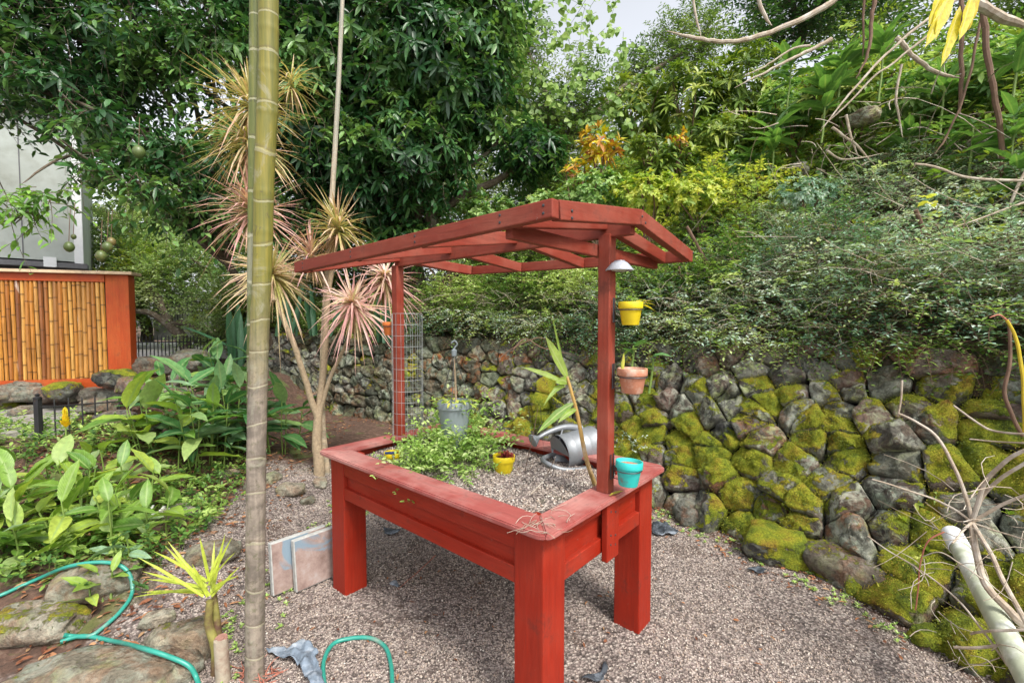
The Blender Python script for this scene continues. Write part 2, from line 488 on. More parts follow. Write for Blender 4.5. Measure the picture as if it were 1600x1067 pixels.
M['bedleaf'] = leaf_mat('bed_leaf', [(.09, .21, .03), (.18, .32, .05), (.28, .42, .06), (.42, .52, .09), (.24, .36, .20)], .36, .33, rib=(.30, .42, .14), objrnd=True)
M['bedleaf_dark'] = leaf_mat('dark_bed_leaf', [(.04, .14, .05), (.07, .21, .06), (.14, .30, .10), (.24, .38, .24), (.26, .42, .07)], .36, .3, rib=(.25, .36, .15), objrnd=True)
M['snake'] = leaf_mat('dark_blade_leaf', [(.015, .05, .02), (.03, .09, .04), (.05, .12, .05)], .4, .1)
M['dracaena'] = leaf_mat('striped_dracaena_leaf', [(.30, .30, .08), (.54, .47, .20), (.56, .36, .26), (.68, .60, .36), (.36, .38, .11)], .45, .3, tipc=(.56, .36, .28))
M['dracaena_pink'] = leaf_mat('pink_dracaena_leaf', [(.44, .22, .20), (.62, .38, .34), (.72, .54, .46), (.50, .44, .22)], .45, .3, tipc=(.54, .24, .25))
M['frond'] = leaf_mat('yellow_green_frond', [(.34, .44, .05), (.48, .56, .07), (.60, .62, .12)], .45, .35)
M['herb'] = leaf_mat('herb_leaf', [(.18, .32, .06), (.30, .48, .10), (.44, .60, .16), (.55, .66, .30)], .5, .35)
M['sage'] = leaf_mat('grey_herb_leaf', [(.20, .27, .20), (.32, .38, .30), (.42, .48, .38)], .7, .2)
M['corn'] = leaf_mat('long_blade_leaf', [(.16, .30, .04), (.26, .40, .06), (.34, .46, .10)], .42, .38, rib=(.42, .50, .20), objrnd=True)
M['dead'] = leaf_mat('dead_leaf', [(.10, .035, .02), (.22, .08, .035), (.34, .14, .06), (.40, .26, .14)], .8, .1)
M['yellowleaf'] = leaf_mat('yellowing_leaf', [(.60, .46, .02), (.72, .60, .04), (.50, .48, .06)], .5, .4, rib=(.70, .62, .2))
M['whiteflower'] = plain('white_petal', (.8, .8, .78), .6)

# ------------------------------------------------------------------ building helpers
def tag(o, label=None, cat=None, group=None, kind=None):
    if label: o['label'] = label
    if cat: o['category'] = cat
    if group: o['group'] = group
    if kind: o['kind'] = kind
    return o

def root(name, loc, label, cat, group=None, rz=0.0):
    o = bpy.data.objects.new(name, None)
    C.objects.link(o)
    o.location = loc
    o.rotation_euler = (0, 0, rz)
    o.empty_display_size = .1
    return tag(o, label, cat, group)

def link(name, me, parent=None, mat=None, loc=None):
    if mat is not None and not me.materials:
        me.materials.append(mat)
    o = bpy.data.objects.new(name, me)
    C.objects.link(o)
    if parent is not None:
        o.parent = parent
    if loc is not None:
        o.location = loc
    return o

def rel(o, parent):
    """mesh built in world coordinates, parented to an un-rotated or rotated empty: keep its place"""
    o.parent = parent
    T = Matrix.Translation(parent.location) @ parent.rotation_euler.to_matrix().to_4x4()
    o.matrix_parent_inverse = T.inverted()
    return o

class MB:
    def __init__(s):
        s.v, s.f = [], []
    def add(s, vs, fs):
        n = len(s.v)
        s.v += [tuple(p) for p in vs]
        s.f += [tuple(i + n for i in f) for f in fs]
        return s
    def box(s, lo, hi, bev=.004, M4=None):
        x0, y0, z0 = lo
        x1, y1, z1 = hi
        b = min(bev, (x1 - x0) * .4, (y1 - y0) * .4, (z1 - z0) * .4)
        bm = bmesh.new()
        bmesh.ops.create_cube(bm, size=1)
        for v in bm.verts:
            v.co = Vector((x0 + (v.co.x + .5) * (x1 - x0), y0 + (v.co.y + .5) * (y1 - y0), z0 + (v.co.z + .5) * (z1 - z0)))
        if b > 0:
            bmesh.ops.bevel(bm, geom=list(bm.edges), offset=b, segments=2, affect='EDGES', profile=.6)
        if M4 is not None:
            bm.transform(M4)
        bm.verts.index_update()
        s.add([v.co[:] for v in bm.verts], [[v.index for v in f.verts] for f in bm.faces])
        bm.free()
        return s
    def tube(s, pts, rad, seg=8, caps=True):
        pts = [Vector(p) for p in pts]
        n = len(pts)
        rads = rad if hasattr(rad, '__len__') else [rad] * n
        up = None
        vs, fs = [], []
        for i, p in enumerate(pts):
            t = (pts[min(i + 1, n - 1)] - pts[max(i - 1, 0)])
            if t.length < 1e-9: t = Vector((0, 0, 1))
            t.normalize()
            if up is None:
                up = t.orthogonal().normalized()
            up = (up - t * up.dot(t))
            if up.length < 1e-6: up = t.orthogonal()
            up.normalize()
            sd_ = t.cross(up)
            for k in range(seg):
                a = 2 * math.pi * k / seg
                vs.append(p + (up * math.cos(a) + sd_ * math.sin(a)) * rads[i])
        for i in range(n - 1):
            for k in range(seg):
                k2 = (k + 1) % seg
                fs.append((i * seg + k, i * seg + k2, (i + 1) * seg + k2, (i + 1) * seg + k))
        if caps:
            fs.append(tuple(reversed(range(seg))))
            fs.append(tuple((n - 1) * seg + k for k in range(seg)))
        return s.add(vs, fs)
    def lathe(s, prof, seg=28, c=(0, 0, 0), M4=None):
        vs, fs = [], []
        for r, z in prof:
            for k in range(seg):
                a = 2 * math.pi * k / seg
                p = Vector((max(r, 1e-4) * math.cos(a), max(r, 1e-4) * math.sin(a), z))
                if M4 is not None: p = M4 @ p
                vs.append(p + Vector(c))
        for i in range(len(prof) - 1):
            for k in range(seg):
                k2 = (k + 1) % seg
                fs.append((i * seg + k, i * seg + k2, (i + 1) * seg + k2, (i + 1) * seg + k))
        return s.add(vs, fs)
    def build(s, name, mat, parent=None, smooth=False, world=False, loc=None):
        me = bpy.data.meshes.new(name)
        me.from_pydata(s.v, [], s.f)
        me.materials.append(mat)
        if smooth:
            me.polygons.foreach_set('use_smooth', [True] * len(me.polygons))
            try: me.set_sharp_from_angle(angle=R(42))
            except Exception: pass
        me.update()
        o = bpy.data.objects.new(name, me)
        C.objects.link(o)
        if parent is not None:
            if world: rel(o, parent)
            else: o.parent = parent
        if loc is not None: o.location = loc
        return o

def spline(pts, k=6):
    pts = [Vector(p) for p in pts]
    out = []
    n = len(pts)
    for i in range(n - 1):
        p0, p1, p2, p3 = pts[max(i - 1, 0)], pts[i], pts[i + 1], pts[min(i + 2, n - 1)]
        for j in range(k):
            t = j / k
            out.append(.5 * ((2 * p1) + (p2 - p0) * t + (2 * p0 - 5 * p1 + 4 * p2 - p3) * t * t + (3 * p1 - p0 - 3 * p2 + p3) * t ** 3))
    out.append(pts[-1])
    return out

def wob(pts, a, f=6.0, seed=0.0):
    return [p + Vector(mnoise.noise_vector(p * f + Vector((seed, seed, seed)))) * a for p in pts]

def mesh_np(name, V, F, attrs=None, smooth=False, mat=None):
    """V (n,3); F = list of (m,k) index arrays"""
    me = bpy.data.meshes.new(name)
    me.vertices.add(len(V))
    me.vertices.foreach_set('co', np.asarray(V, np.float32).ravel())
    loops = np.concatenate([f.ravel() for f in F]).astype(np.int32)
    tot = np.concatenate([np.full(len(f), f.shape[1], np.int32) for f in F])
    st = np.concatenate([[0], np.cumsum(tot)[:-1]]).astype(np.int32)
    me.loops.add(len(loops))
    me.loops.foreach_set('vertex_index', loops)
    me.polygons.add(len(tot))
    me.polygons.foreach_set('loop_start', st)
    me.polygons.foreach_set('loop_total', tot)
    if smooth:
        me.polygons.foreach_set('use_smooth', np.ones(len(tot), bool))
    for k, a in (attrs or {}).items():
        at_ = me.attributes.new(k, 'FLOAT', 'POINT')
        at_.data.foreach_set('value', np.asarray(a, np.float32))
    me.update(calc_edges=True)
    if mat is not None:
        me.materials.append(mat)
    return me

def unit(a):
    return a / np.maximum(np.linalg.norm(a, axis=-1, keepdims=True), 1e-9)

PROF3 = [(0, 0), (.3, .85), (.68, .85), (1, 0)]
PROF4 = [(0, 0), (.2, .7), (.5, 1), (.8, .62), (1, 0)]
PROF_BIG = [(0, .05), (.08, .35), (.25, .82), (.45, 1), (.65, .9), (.85, .5), (1, 0)]
PROF_STRAP = [(0, .8), (.3, 1), (.7, .8), (1, 0)]

class Leaves:
    """a cloud of separate leaf blades, gathered into one mesh"""
    def __init__(s):
        s.V, s.F, s.n, s.r, s.al, s.sd = [], [], 0, [], [], []
    def add(s, P, D, Nn, L, W, prof=PROF3, droop=.15, fold=.25, rnd=None, wave=0.0):
        P = np.atleast_2d(P); n = len(P)
        D = unit(np.broadcast_to(D, (n, 3)).astype(float)); Nn = np.broadcast_to(Nn, (n, 3)).astype(float)
        S = unit(np.cross(D, Nn) + 1e-6); Nn = np.cross(S, D)
        L = np.broadcast_to(L, n)[:, None].astype(float); W = np.broadcast_to(W, n)[:, None].astype(float)
        droop = np.broadcast_to(droop, n)[:, None].astype(float)
        rnd = rng.random(n) if rnd is None else np.broadcast_to(rnd, n)
        vs, al, sd, rows = [], [], [], []
        k = 0
        for t, wd in prof:
            c = P + D * L * t
            c = c + np.array([0, 0, -1.0]) * (droop * L * t * t)
            if wd == 0:
                vs.append(c); rows.append((k,)); al.append(t); sd.append(0); k += 1
            else:
                h = W * wd / 2
                wz = Nn * (wave * W * math.sin(t * 17)) if wave else 0
                vs += [c - S * h + Nn * fold * h + wz, c, c + S * h + Nn * fold * h - wz]
                rows.append((k, k + 1, k + 2)); al += [t, t, t]; sd += [1, 0, 1]; k += 3
        V = np.stack(vs, 1)
        f3, f4 = [], []
        for a, b in zip(rows[:-1], rows[1:]):
            if len(a) == 1 and len(b) == 3: f3 += [(a[0], b[1], b[0]), (a[0], b[2], b[1])]
            elif len(a) == 3 and len(b) == 3: f4 += [(a[0], a[1], b[1], b[0]), (a[1], a[2], b[2], b[1])]
            elif len(a) == 3: f3 += [(a[0], a[1], b[0]), (a[1], a[2], b[0])]
        base = s.n + np.arange(n)[:, None, None] * k
        if f3: s.F.append((base + np.array(f3)[None]).reshape(-1, 3))
        if f4: s.F.append((base + np.array(f4)[None]).reshape(-1, 4))
        s.V.append(V.reshape(-1, 3)); s.n += n * k
        s.r.append(np.repeat(rnd, k)); s.al.append(np.tile(al, n)); s.sd.append(np.tile(sd, n))
    def flat(s, P, D, Nn, L, W, rnd=None, droop=.1):
        """small leaf: one lozenge folded on its midrib"""
        P = np.atleast_2d(P); n = len(P)
        D = unit(D); S = unit(np.cross(D, Nn) + 1e-6); U = np.cross(S, D)
        L = np.broadcast_to(L, n)[:, None].astype(float); W = np.broadcast_to(W, n)[:, None].astype(float)
        rnd = rng.random(n) if rnd is None else np.broadcast_to(rnd, n)
        tip = P + D * L + np.array([0, 0, -1.0]) * droop * L
        l = P + D * L * .45 - S * W / 2 + U * W * .15
        r = P + D * L * .45 + S * W / 2 + U * W * .15
        V = np.stack([P, l, tip, r], 1).reshape(-1, 3)
        base = s.n + np.arange(n)[:, None] * 4
        s.F.append(base + np.array([[0, 2, 1]])); s.F.append(base + np.array([[0, 3, 2]]))
        s.V.append(V); s.n += 4 * n
        s.r.append(np.repeat(rnd, 4)); s.al.append(np.tile([0, .5, 1, .5], n)); s.sd.append(np.tile([0, 1, 0, 1], n))
    def build(s, name, mat, parent=None, kind=None, world=True, smooth=True, origin=None):
        V = np.concatenate(s.V)
        if origin is not None: V = V - np.array(origin)
        t3 = [f for f in s.F if f.shape[1] == 3]; t4 = [f for f in s.F if f.shape[1] == 4]
        F = ([np.concatenate(t3)] if t3 else []) + ([np.concatenate(t4)] if t4 else [])
        me = mesh_np(name, V, F, {'rnd': np.concatenate(s.r), 'along': np.concatenate(s.al), 'side': np.concatenate(s.sd)}, smooth, mat)
        o = bpy.data.objects.new(name, me)
        C.objects.link(o)
        if origin is not None: o.location = origin
        if parent is not None:
            if world and origin is None: rel(o, parent)
            else: o.parent = parent
        if kind: o['kind'] = kind
        return o

class Twigs:
    """many thin three-sided stems in one mesh"""
    def __init__(s): s.V, s.F, s.n = [], [], 0
    def add(s, PP, r0, r1):
        """PP (n, k, 3) centre lines"""
        n, k, _ = PP.shape
        T = np.gradient(PP, axis=1); T = unit(T)
        ref = np.where(np.abs(T[..., 2:3]) > .9, np.array([1.0, 0, 0]), np.array([0, 0, 1.0]))
        A = unit(np.cross(T, ref)); B = np.cross(T, A)
        rr = np.linspace(0, 1, k)[None, :, None]
        r0 = np.broadcast_to(r0, n)[:, None, None]; r1 = np.broadcast_to(r1, n)[:, None, None]
        rad = r0 + (r1 - r0) * rr
        ring = []
        for j in range(3):
            a = 2 * math.pi * j / 3
            ring.append(PP + (A * math.cos(a) + B * math.sin(a)) * rad)
        V = np.stack(ring, 2).reshape(n, k * 3, 3)
        f = []
        for i in range(k - 1):
            for j in range(3):
                j2 = (j + 1) % 3
                f.append((i * 3 + j, i * 3 + j2, (i + 1) * 3 + j2, (i + 1) * 3 + j))
        s.F.append((s.n + np.arange(n)[:, None, None] * k * 3 + np.array(f)[None]).reshape(-1, 4))
        s.V.append(V.reshape(-1, 3)); s.n += n * k * 3
    def build(s, name, mat, parent=None, kind=None):
        me = mesh_np(name, np.concatenate(s.V), [np.concatenate(s.F)], None, True, mat)
        o = bpy.data.objects.new(name, me)
        C.objects.link(o)
        if parent is not None: rel(o, parent)
        if kind: o['kind'] = kind
        return o

def rdir(n, zmin=-1.0, zmax=1.0):
    z = rng.uniform(zmin, zmax, n); a = rng.uniform(0, 2 * math.pi, n); r = np.sqrt(np.maximum(1 - z * z, 0))
    return np.stack([r * np.cos(a), r * np.sin(a), z], 1)

def curves(P, D, L, k=5, sag=.15, jit=.12):
    n = len(P)
    t = np.linspace(0, 1, k)
    D = unit(D)
    side = unit(np.cross(D, rdir(n)))
    PP = P[:, None] + D[:, None] * (t[None, :, None] * L[:, None, None])
    PP = PP + side[:, None] * (np.sin(t * 3.0)[None, :, None] * (L * rng.uniform(-jit, jit, n))[:, None, None])
    PP[..., 2] -= (sag * L)[:, None] * t[None] ** 2
    return PP

def sprays(P, D, L, nl, ll, lw, tw, lv, sag=.2, r0=.003, tmin=.1, rnd=None, up=.5, spread=.8, jit=.12, droop=.1, full=False, prof=PROF3):
    """leafy twigs: stem curves plus leaves set alternately along them"""
    n = len(P)
    PP = curves(P, D, L, 5, sag, jit)
    if tw is not None: tw.add(PP, r0, r0 * .35)
    ts = np.linspace(tmin, 1, nl)
    idx = ts * 4
    i0 = np.minimum(idx.astype(int), 3); fr = idx - i0
    Q = PP[:, i0] * (1 - fr)[None, :, None] + PP[:, i0 + 1] * fr[None, :, None]
    T = unit(PP[:, i0 + 1] - PP[:, i0])
    Sd = unit(np.cross(T, np.array([0, 0, 1.0])) + 1e-6)
    sg = np.where(np.arange(nl) % 2 == 0, 1.0, -1.0)[None, :, None]
    LD = T * (1 - spread) + Sd * sg * spread + rdir(n * nl).reshape(n, nl, 3) * .4
    LD[..., 2] += rng.uniform(-.2, up, (n, nl))
    Nn = np.array([0, 0, 1.0]) + rdir(n * nl).reshape(n, nl, 3) * .5
    m = n * nl
    lf = ll * rng.uniform(.65, 1.25, m)
    rr = None
    if rnd is not None:
        rr = np.clip(np.repeat(rnd, nl) + rng.normal(0, .13, m), 0, 1)
    if full:
        lv.add(Q.reshape(-1, 3), LD.reshape(-1, 3), Nn.reshape(-1, 3), lf, lf * lw / ll, prof, droop, .25, rr)
    else:
        lv.flat(Q.reshape(-1, 3), LD.reshape(-1, 3), Nn.reshape(-1, 3), lf, lf * lw / ll, rr, droop)

def whorls(Cn, A, k, ll, lw, lv, elev=(-.2, .7), droop=.35, prof=PROF3, rnd=None, fold=.3):
    """rosettes of leaves round shoot tips Cn with axes A"""
    n = len(Cn)
    A = unit(A)
    X = unit(np.cross(A, rdir(n))); Y = np.cross(A, X)
    a = (np.arange(k)[None] * 2.39996 + rng.uniform(0, 6.28, (n, 1)))
    e = rng.uniform(elev[0], elev[1], (n, k))
    D = (X[:, None] * np.cos(a)[..., None] + Y[:, None] * np.sin(a)[..., None]) * np.cos(e)[..., None] + A[:, None] * np.sin(e)[..., None]
    P = Cn[:, None] - A[:, None] * rng.uniform(0, .3, (n, k))[..., None] * ll
    Nn = np.broadcast_to(A[:, None], D.shape) + np.array([0, 0, .3])
    m = n * k
    L = ll * rng.uniform(.65, 1.2, m)
    rr = None if rnd is None else np.clip(np.repeat(rnd, k) + rng.normal(0, .12, m), 0, 1)
    lv.add(P.reshape(-1, 3), D.reshape(-1, 3), Nn.reshape(-1, 3), L, L * lw / ll, prof, droop * rng.uniform(.5, 1.4, m), fold, rr)

def in_lobes(lobes, n, shell=.55, front=None):
    """n points in ellipsoid lobes (cx,cy,cz,rx,ry,rz), most of them near the skin; returns points and outward directions"""
    vol = np.array([l[3] * l[4] + l[4] * l[5] + l[3] * l[5] for l in lobes], float)
    ix = rng.choice(len(lobes), n, p=vol / vol.sum())
    lb = np.array(lobes)[ix]
    d = rdir(n)
    r = 1 - (1 - shell) * rng.random(n) ** 1.6
    jit = 1 + rng.normal(0, .07, n)
    P = lb[:, :3] + d * lb[:, 3:] * (r * jit)[:, None]
    return P, unit(d / lb[:, 3:])

def lobe(px, py, Y, rx, ry, rz):
    p = at(px, py, Y)
    return (p.x, p.y, p.z, rx, ry, rz)

# ------------------------------------------------------------------ ground in front of the wall
BASE = [(-4.6, 7.6), (-3.2, 6.9), (-2.2, 6.45), (-1.2, 6.05), (-.3, 5.5), (.5, 4.65), (1.0, 3.95), (1.45, 3.3), (1.82, 2.75), (2.02, 2.2), (2.02, 1.7), (1.95, 1.1), (1.95, .3)]
TOP = [(-4.8, 8.0), (-3.4, 7.3), (-2.35, 6.8), (-1.2, 6.5), (-.05, 5.95), (.92, 5.1), (1.6, 4.42), (2.12, 3.80), (2.62, 3.25), (3.02, 2.68), (3.30, 2.0), (3.45, 1.2), (3.5, .2)]
TOPZ = [1.3, 1.3, 1.3, 1.28, 1.25, 1.22, 1.25, 1.28, 1.30, 1.29, 1.29, 1.29, 1.29]
BA, TA = np.array(BASE), np.array(TOP)
cum = np.concatenate([[0], np.cumsum(np.linalg.norm(np.diff((BA + TA) / 2, axis=0), axis=1))])
WLEN = cum[-1]

def lerpl(s, arr):
    arr = np.asarray(arr, float)
    if arr.ndim == 1: return np.interp(s, cum, arr)
    return np.stack([np.interp(s, cum, arr[:, i]) for i in range(arr.shape[1])], -1)

def wall_pt(s, t):
    """s metres along the wall, t 0 (foot) .. 1 (top)"""
    b, tp, tz = lerpl(s, BA), lerpl(s, TA), lerpl(s, TOPZ)
    p = 1.0 + .5 * sm(s, 7.9, 9.6)
    g = 1 - (1 - np.clip(t, 0, 1)) ** p + np.minimum(t, 0) * .3
    h = np.asarray(t, float)
    xy = b + (tp - b) * np.asarray(g)[..., None]
    z0 = gh(b[..., 0], b[..., 1]) * (1 - np.clip(t, 0, 1))
    return np.concatenate([xy, (tz * h + z0)[..., None]], -1)

def wall_n(s, t):
    e = .08
    a = wall_pt(s + e, t) - wall_pt(s - e, t)
    b = wall_pt(s, np.minimum(t + e, 1.0)) - wall_pt(s, np.maximum(t - e, 0.0))
    n = unit(np.cross(a, b))
    n = np.where((n[..., 2:3] < 0), -n, n)
    return n

def make_ground():
    def axis(lo, hi, fine_lo, fine_hi, st):
        a = [lo]
        x = lo
        while x < hi:
            d = st if fine_lo <= x <= fine_hi else st * 4 + .08 * min(abs(x - fine_lo), abs(x - fine_hi))
            x += d
            a.append(x)
        return np.array(a)
    xs = axis(-60, 60, -5, 3, .06)
    ys = axis(-20, 120, .6, 7.6, .06)
    X, Y = np.meshgrid(xs, ys)
    Z = gh(X, Y)
    soil = np.maximum.reduce([sm(-X - .18 * (Y - 2), 1.75, 2.15) * sm(Y, 1.7, 2.1) * 1.0,
                              sm(Y, 3.9, 4.8) * sm(-X, .5, 1.2), .45 * sm(-X, 1.25, 1.6) * (1 - sm(Y, 1.9, 2.2)),
                              .6 * sm(Y - (5.6 - X * .2), -.6, .2)])
    d = np.full(X.shape, 9.0)
    for i in range(len(BASE) - 1):
        a, b = BA[i], BA[i + 1]
        ab = b - a
        t = np.clip(((X - a[0]) * ab[0] + (Y - a[1]) * ab[1]) / (ab @ ab), 0, 1)
        d = np.minimum(d, np.hypot(X - a[0] - t * ab[0], Y - a[1] - t * ab[1]))
    soil = np.maximum(soil, .75 * (1 - sm(d, .02, .28)))
    Z = Z + .012 * np.array([[0.0]]) 
    nx, ny = len(xs), len(ys)
    V = np.stack([X, Y, Z], -1).reshape(-1, 3)
    i = np.arange(nx - 1)[None] + np.arange(ny - 1)[:, None] * nx
    Fq = np.stack([i, i + 1, i + nx + 1, i + nx], -1).reshape(-1, 4)
    me = mesh_np('ground', V, [Fq], {'soil': soil.ravel()}, True, M['ground'])
    o = link('ground', me)
    o['kind'] = 'structure'
make_ground()

# pebbles of crushed stone lying loose on the gravel
def pebble_mesh(name, P, S, Nn=None, rnd=None, squash=.6):
    n = len(P)
    oc = np.array([[1, 0, 0], [0, 1, 0], [-1, 0, 0], [0, -1, 0], [0, 0, 1], [0, 0, -1]], float)
    a = rng.uniform(0, 6.28, n)
    V = np.broadcast_to(oc, (n, 6, 3)) * rng.uniform(.55, 1.25, (n, 6, 1)) + rng.normal(0, .16, (n, 6, 3))
    V = V * np.stack([np.ones(n), rng.uniform(.6, 1, n), np.full(n, squash)], -1)[:, None]
    ca, sa = np.cos(a)[:, None], np.sin(a)[:, None]
    V = np.stack([V[..., 0] * ca - V[..., 1] * sa, V[..., 0] * sa + V[..., 1] * ca, V[..., 2]], -1)
    tilt = rng.normal(0, .35, (n, 2))
    V[..., 2] += V[..., 0] * tilt[:, :1] + V[..., 1] * tilt[:, 1:]
    V = V * S[:, None, None] + P[:, None]
    tri = np.array([(0, 1, 4), (1, 2, 4), (2, 3, 4), (3, 0, 4), (1, 0, 5), (2, 1, 5), (3, 2, 5), (0, 3, 5)])
    Fq = (np.arange(n)[:, None, None] * 6 + tri[None]).reshape(-1, 3)
    r = rng.random(n) if rnd is None else rnd
    return mesh_np(name, V.reshape(-1, 3), [Fq], {'rnd': np.repeat(r, 6)}, False, M['pebble'])

def scatter_gravel():
    n = 190000
    y = 1.15 + 3.9 * rng.random(n) ** 1.55
    x = rng.uniform(-1.0, 1.0, n) * (y * 1.0 + .35)
    x = np.where(y < 4.4, x, x)
    bx = np.interp(y[::1], BA[::-1, 1][:11], BA[::-1, 0][:11])
    keep = (x < bx + .05) & (x > -1.95 - .18 * (y - 2)) & ((x > -1.7 - .18 * (y - 2)) | (rng.random(n) < .35))
    keep &= (y < 4.3) | (x > -1.6)
    pt = np.array([mnoise.noise(Vector((a * 1.5, b * 1.5, 5.0))) + .5 * mnoise.noise(Vector((a * 4, b * 4, 9.0))) for a, b in zip(x, y)])
    keep &= (rng.random(n) < np.clip(1.05 - 2.2 * (pt - .12), .25, 1))
    x, y = x[keep], y[keep]
    s = rng.uniform(.003, .0072, len(x)) * (1 + .16 * np.maximum(y - 1.8, 0))
    P = np.stack([x, y, gh(x, y) + s * .2], -1)
    o = link('gravel', pebble_mesh('gravel', P, s))
    o['kind'] = 'stuff'
    tag(o, 'grey brown crushed stone gravel spread under and around the red planter', 'gravel')
scatter_gravel()

# ------------------------------------------------------------------ red raised planter
TH = .7135
NP = Vector((.1148, 1.4918, 0))
planter = root('raised_planter', NP, 'red painted raised planter table on four thick legs, filled with gravelly soil', 'planter', rz=-TH)
PLM = Matrix.Translation(NP) @ Matrix.Rotation(-TH, 4, 'Z')
def TW(a, b, z): return PLM @ Vector((-a, b, z))      # table frame -> world
L, W, H, OV, LG = 1.60, 1.01, .785, .055, .135
gz = lambda a, b: float(gh(*TW(a, b, 0)[:2]))

def leg(a0, b0):
    m = MB()
    m.box((-a0 - LG, b0, -.03), (-a0, b0 + LG, H - .021), .006)
    return m.build('leg', M['body_z'], planter)
for a0 in (OV, L - OV - LG):
    for b0 in (OV, W - OV - LG):
        leg(a0, b0)
# aprons: upper board, recessed panel, lower rail, on each of the four sides
x0, x1 = -(L - OV - LG) + .001, -(OV + LG) - .001
y0, y1 = OV + LG + .001, W - OV - LG - .001
for yy, sgn in ((OV, 1), (W - OV, -1)):
    def bx(d0, d1, z0, z1, name):
        ya, yb = sorted((yy + sgn * d0, yy + sgn * d1))
        m = MB().box((x0, ya, z0), (x1, yb, z1), .004)
        return m.build(name, M['body'], planter)
    bx(.004, .030, .665, H - .022, 'apron_board')
    bx(.024, .045, .560, .664, 'recessed_panel')
    bx(.004, .034, .535, .598, 'lower_rail')
for xx, sgn in ((-OV, -1), (-(L - OV), 1)):
    def bxx(d0, d1, z0, z1, name):
        xa, xb = sorted((xx + sgn * d0, xx + sgn * d1))
        m = MB().box((xa, y0, z0), (xb, y1, z1), .004)
        return m.build(name, M['body_y'], planter)
    bxx(.004, .030, .700, H - .022, 'apron_board')
    bxx(.024, .045, .560, .699, 'recessed_panel')
    bxx(.004, .034, .535, .598, 'lower_rail')
# bottom of the box
MB().box((-(L - OV - .05), OV + .05, .535), (-(OV + .05), W - OV - .05, .555), .002).build('planter_floor', M['body'], planter)

# rim boards with mitred corners, the outer corners rounded off
def rim_board(side):
    RW, T = .135, .022
    rc = .055
    def corner(cx, cy, sx, sy):
        # rounded outer corner point list from side-1 tangent to the diagonal
        return [(cx + sx * rc - sx * rc * math.sin(a), cy + sy * rc - sy * rc * math.cos(a)) for a in [i * math.pi / 4 / 5 for i in range(6)]]
    # build for the side y=0 running x from -L..0, then map
    Ls = L if side in 'fb' else W
    pts = []
    cr_ = corner(-Ls, 0, 1, 1)[::-1]
    cl_ = corner(0, 0, -1, 1)
    pts = [p for p in cr_] + [p for p in cl_] + [(-RW, RW), (-Ls + RW, RW)]
    g = .0012
    mp = {'f': lambda x, y: (x, y), 'b': lambda x, y: (-L - x, W - y), 'r': lambda x, y: (-y, -x), 'l': lambda x, y: (-L + y, W + x)}[side]
    cx = sum(p[0] for p in pts) / len(pts); cy = RW / 2
    pts = [(x + (g if x < cx else -g) if True else x, y) for x, y in pts]
    pts = [mp(*p) for p in pts]
    bm = bmesh.new()
    vs = [bm.verts.new((p[0], p[1], H - T)) for p in pts]
    f = bm.faces.new(vs)
    r_ = bmesh.ops.extrude_face_region(bm, geom=[f])
    for v in r_['geom']:
        if isinstance(v, bmesh.types.BMVert): v.co.z = H
    bmesh.ops.recalc_face_normals(bm, faces=bm.faces)
    bmesh.ops.bevel(bm, geom=[e for e in bm.edges if abs(e.verts[0].co.z - e.verts[1].co.z) < 1e-5], offset=.005, segments=2, affect='EDGES')
    me = bpy.data.meshes.new('rim_board')
    bm.to_mesh(me); bm.free()
    me.materials.append(M['rim'] if side in 'fb' else M['rim_y'])
    o = link('rim_board', me, planter)
for s_ in 'fbrl': rim_board(s_)

# growing medium inside
def planter_soil():
    nx, ny = 60, 40
    xs = np.linspace(-(L - .09), -.09, nx); ys = np.linspace(.09, W - .09, ny)
    X, Y = np.meshgrid(xs, ys)
    Z = .722 + .012 * np.sin(X * 9) * np.sin(Y * 11) + .006 * rng.normal(size=X.shape)
    V = np.stack([X, Y, Z], -1).reshape(-1, 3)
    i = np.arange(nx - 1)[None] + np.arange(ny - 1)[:, None] * nx
    me = mesh_np('gravelly_soil', V, [np.stack([i, i + 1, i + nx + 1, i + nx], -1).reshape(-1, 4)], {'soil': np.full(nx * ny, .3)}, True, M['ground'])
    link('soil', me, planter)
    n = 16000
    x = rng.uniform(-(L - .1), -.1, n); y = rng.uniform(.1, W - .1, n)
    z = .722 + .012 * np.sin(x * 9) * np.sin(y * 11)
    s = rng.uniform(.003, .0085, n)
    o = link('gravel', pebble_mesh('planter_gravel', np.stack([x, y, z + s * .3], -1), s, rnd=np.clip(rng.random(n) * 1.1, 0, 1)), planter)
    o['kind'] = 'stuff'
planter_soil()

# posts and the open roof frame
pergola_post = []
for a0 in (.04, L - .04 - .054):
    ztop = 1.86 if a0 < 1 else 1.85
    m = MB().box((-a0 - .054, W / 2 - .027, H), (-a0, W / 2 + .027, ztop), .004)
    m.build('post', M['perg_z'], planter)
# the post foot carries on down the outside of the apron
MB().box((-OV + .0005, W / 2 - .05, .505), (-OV + .028, W / 2 + .05, H - .023), .004).build('post_block', M['body_z'], planter)
MB().box((-(L - OV) - .028, W / 2 - .05, .505), (-(L - OV) - .0005, W / 2 + .05, H - .023), .004).build('post_block', M['body_z'], planter)

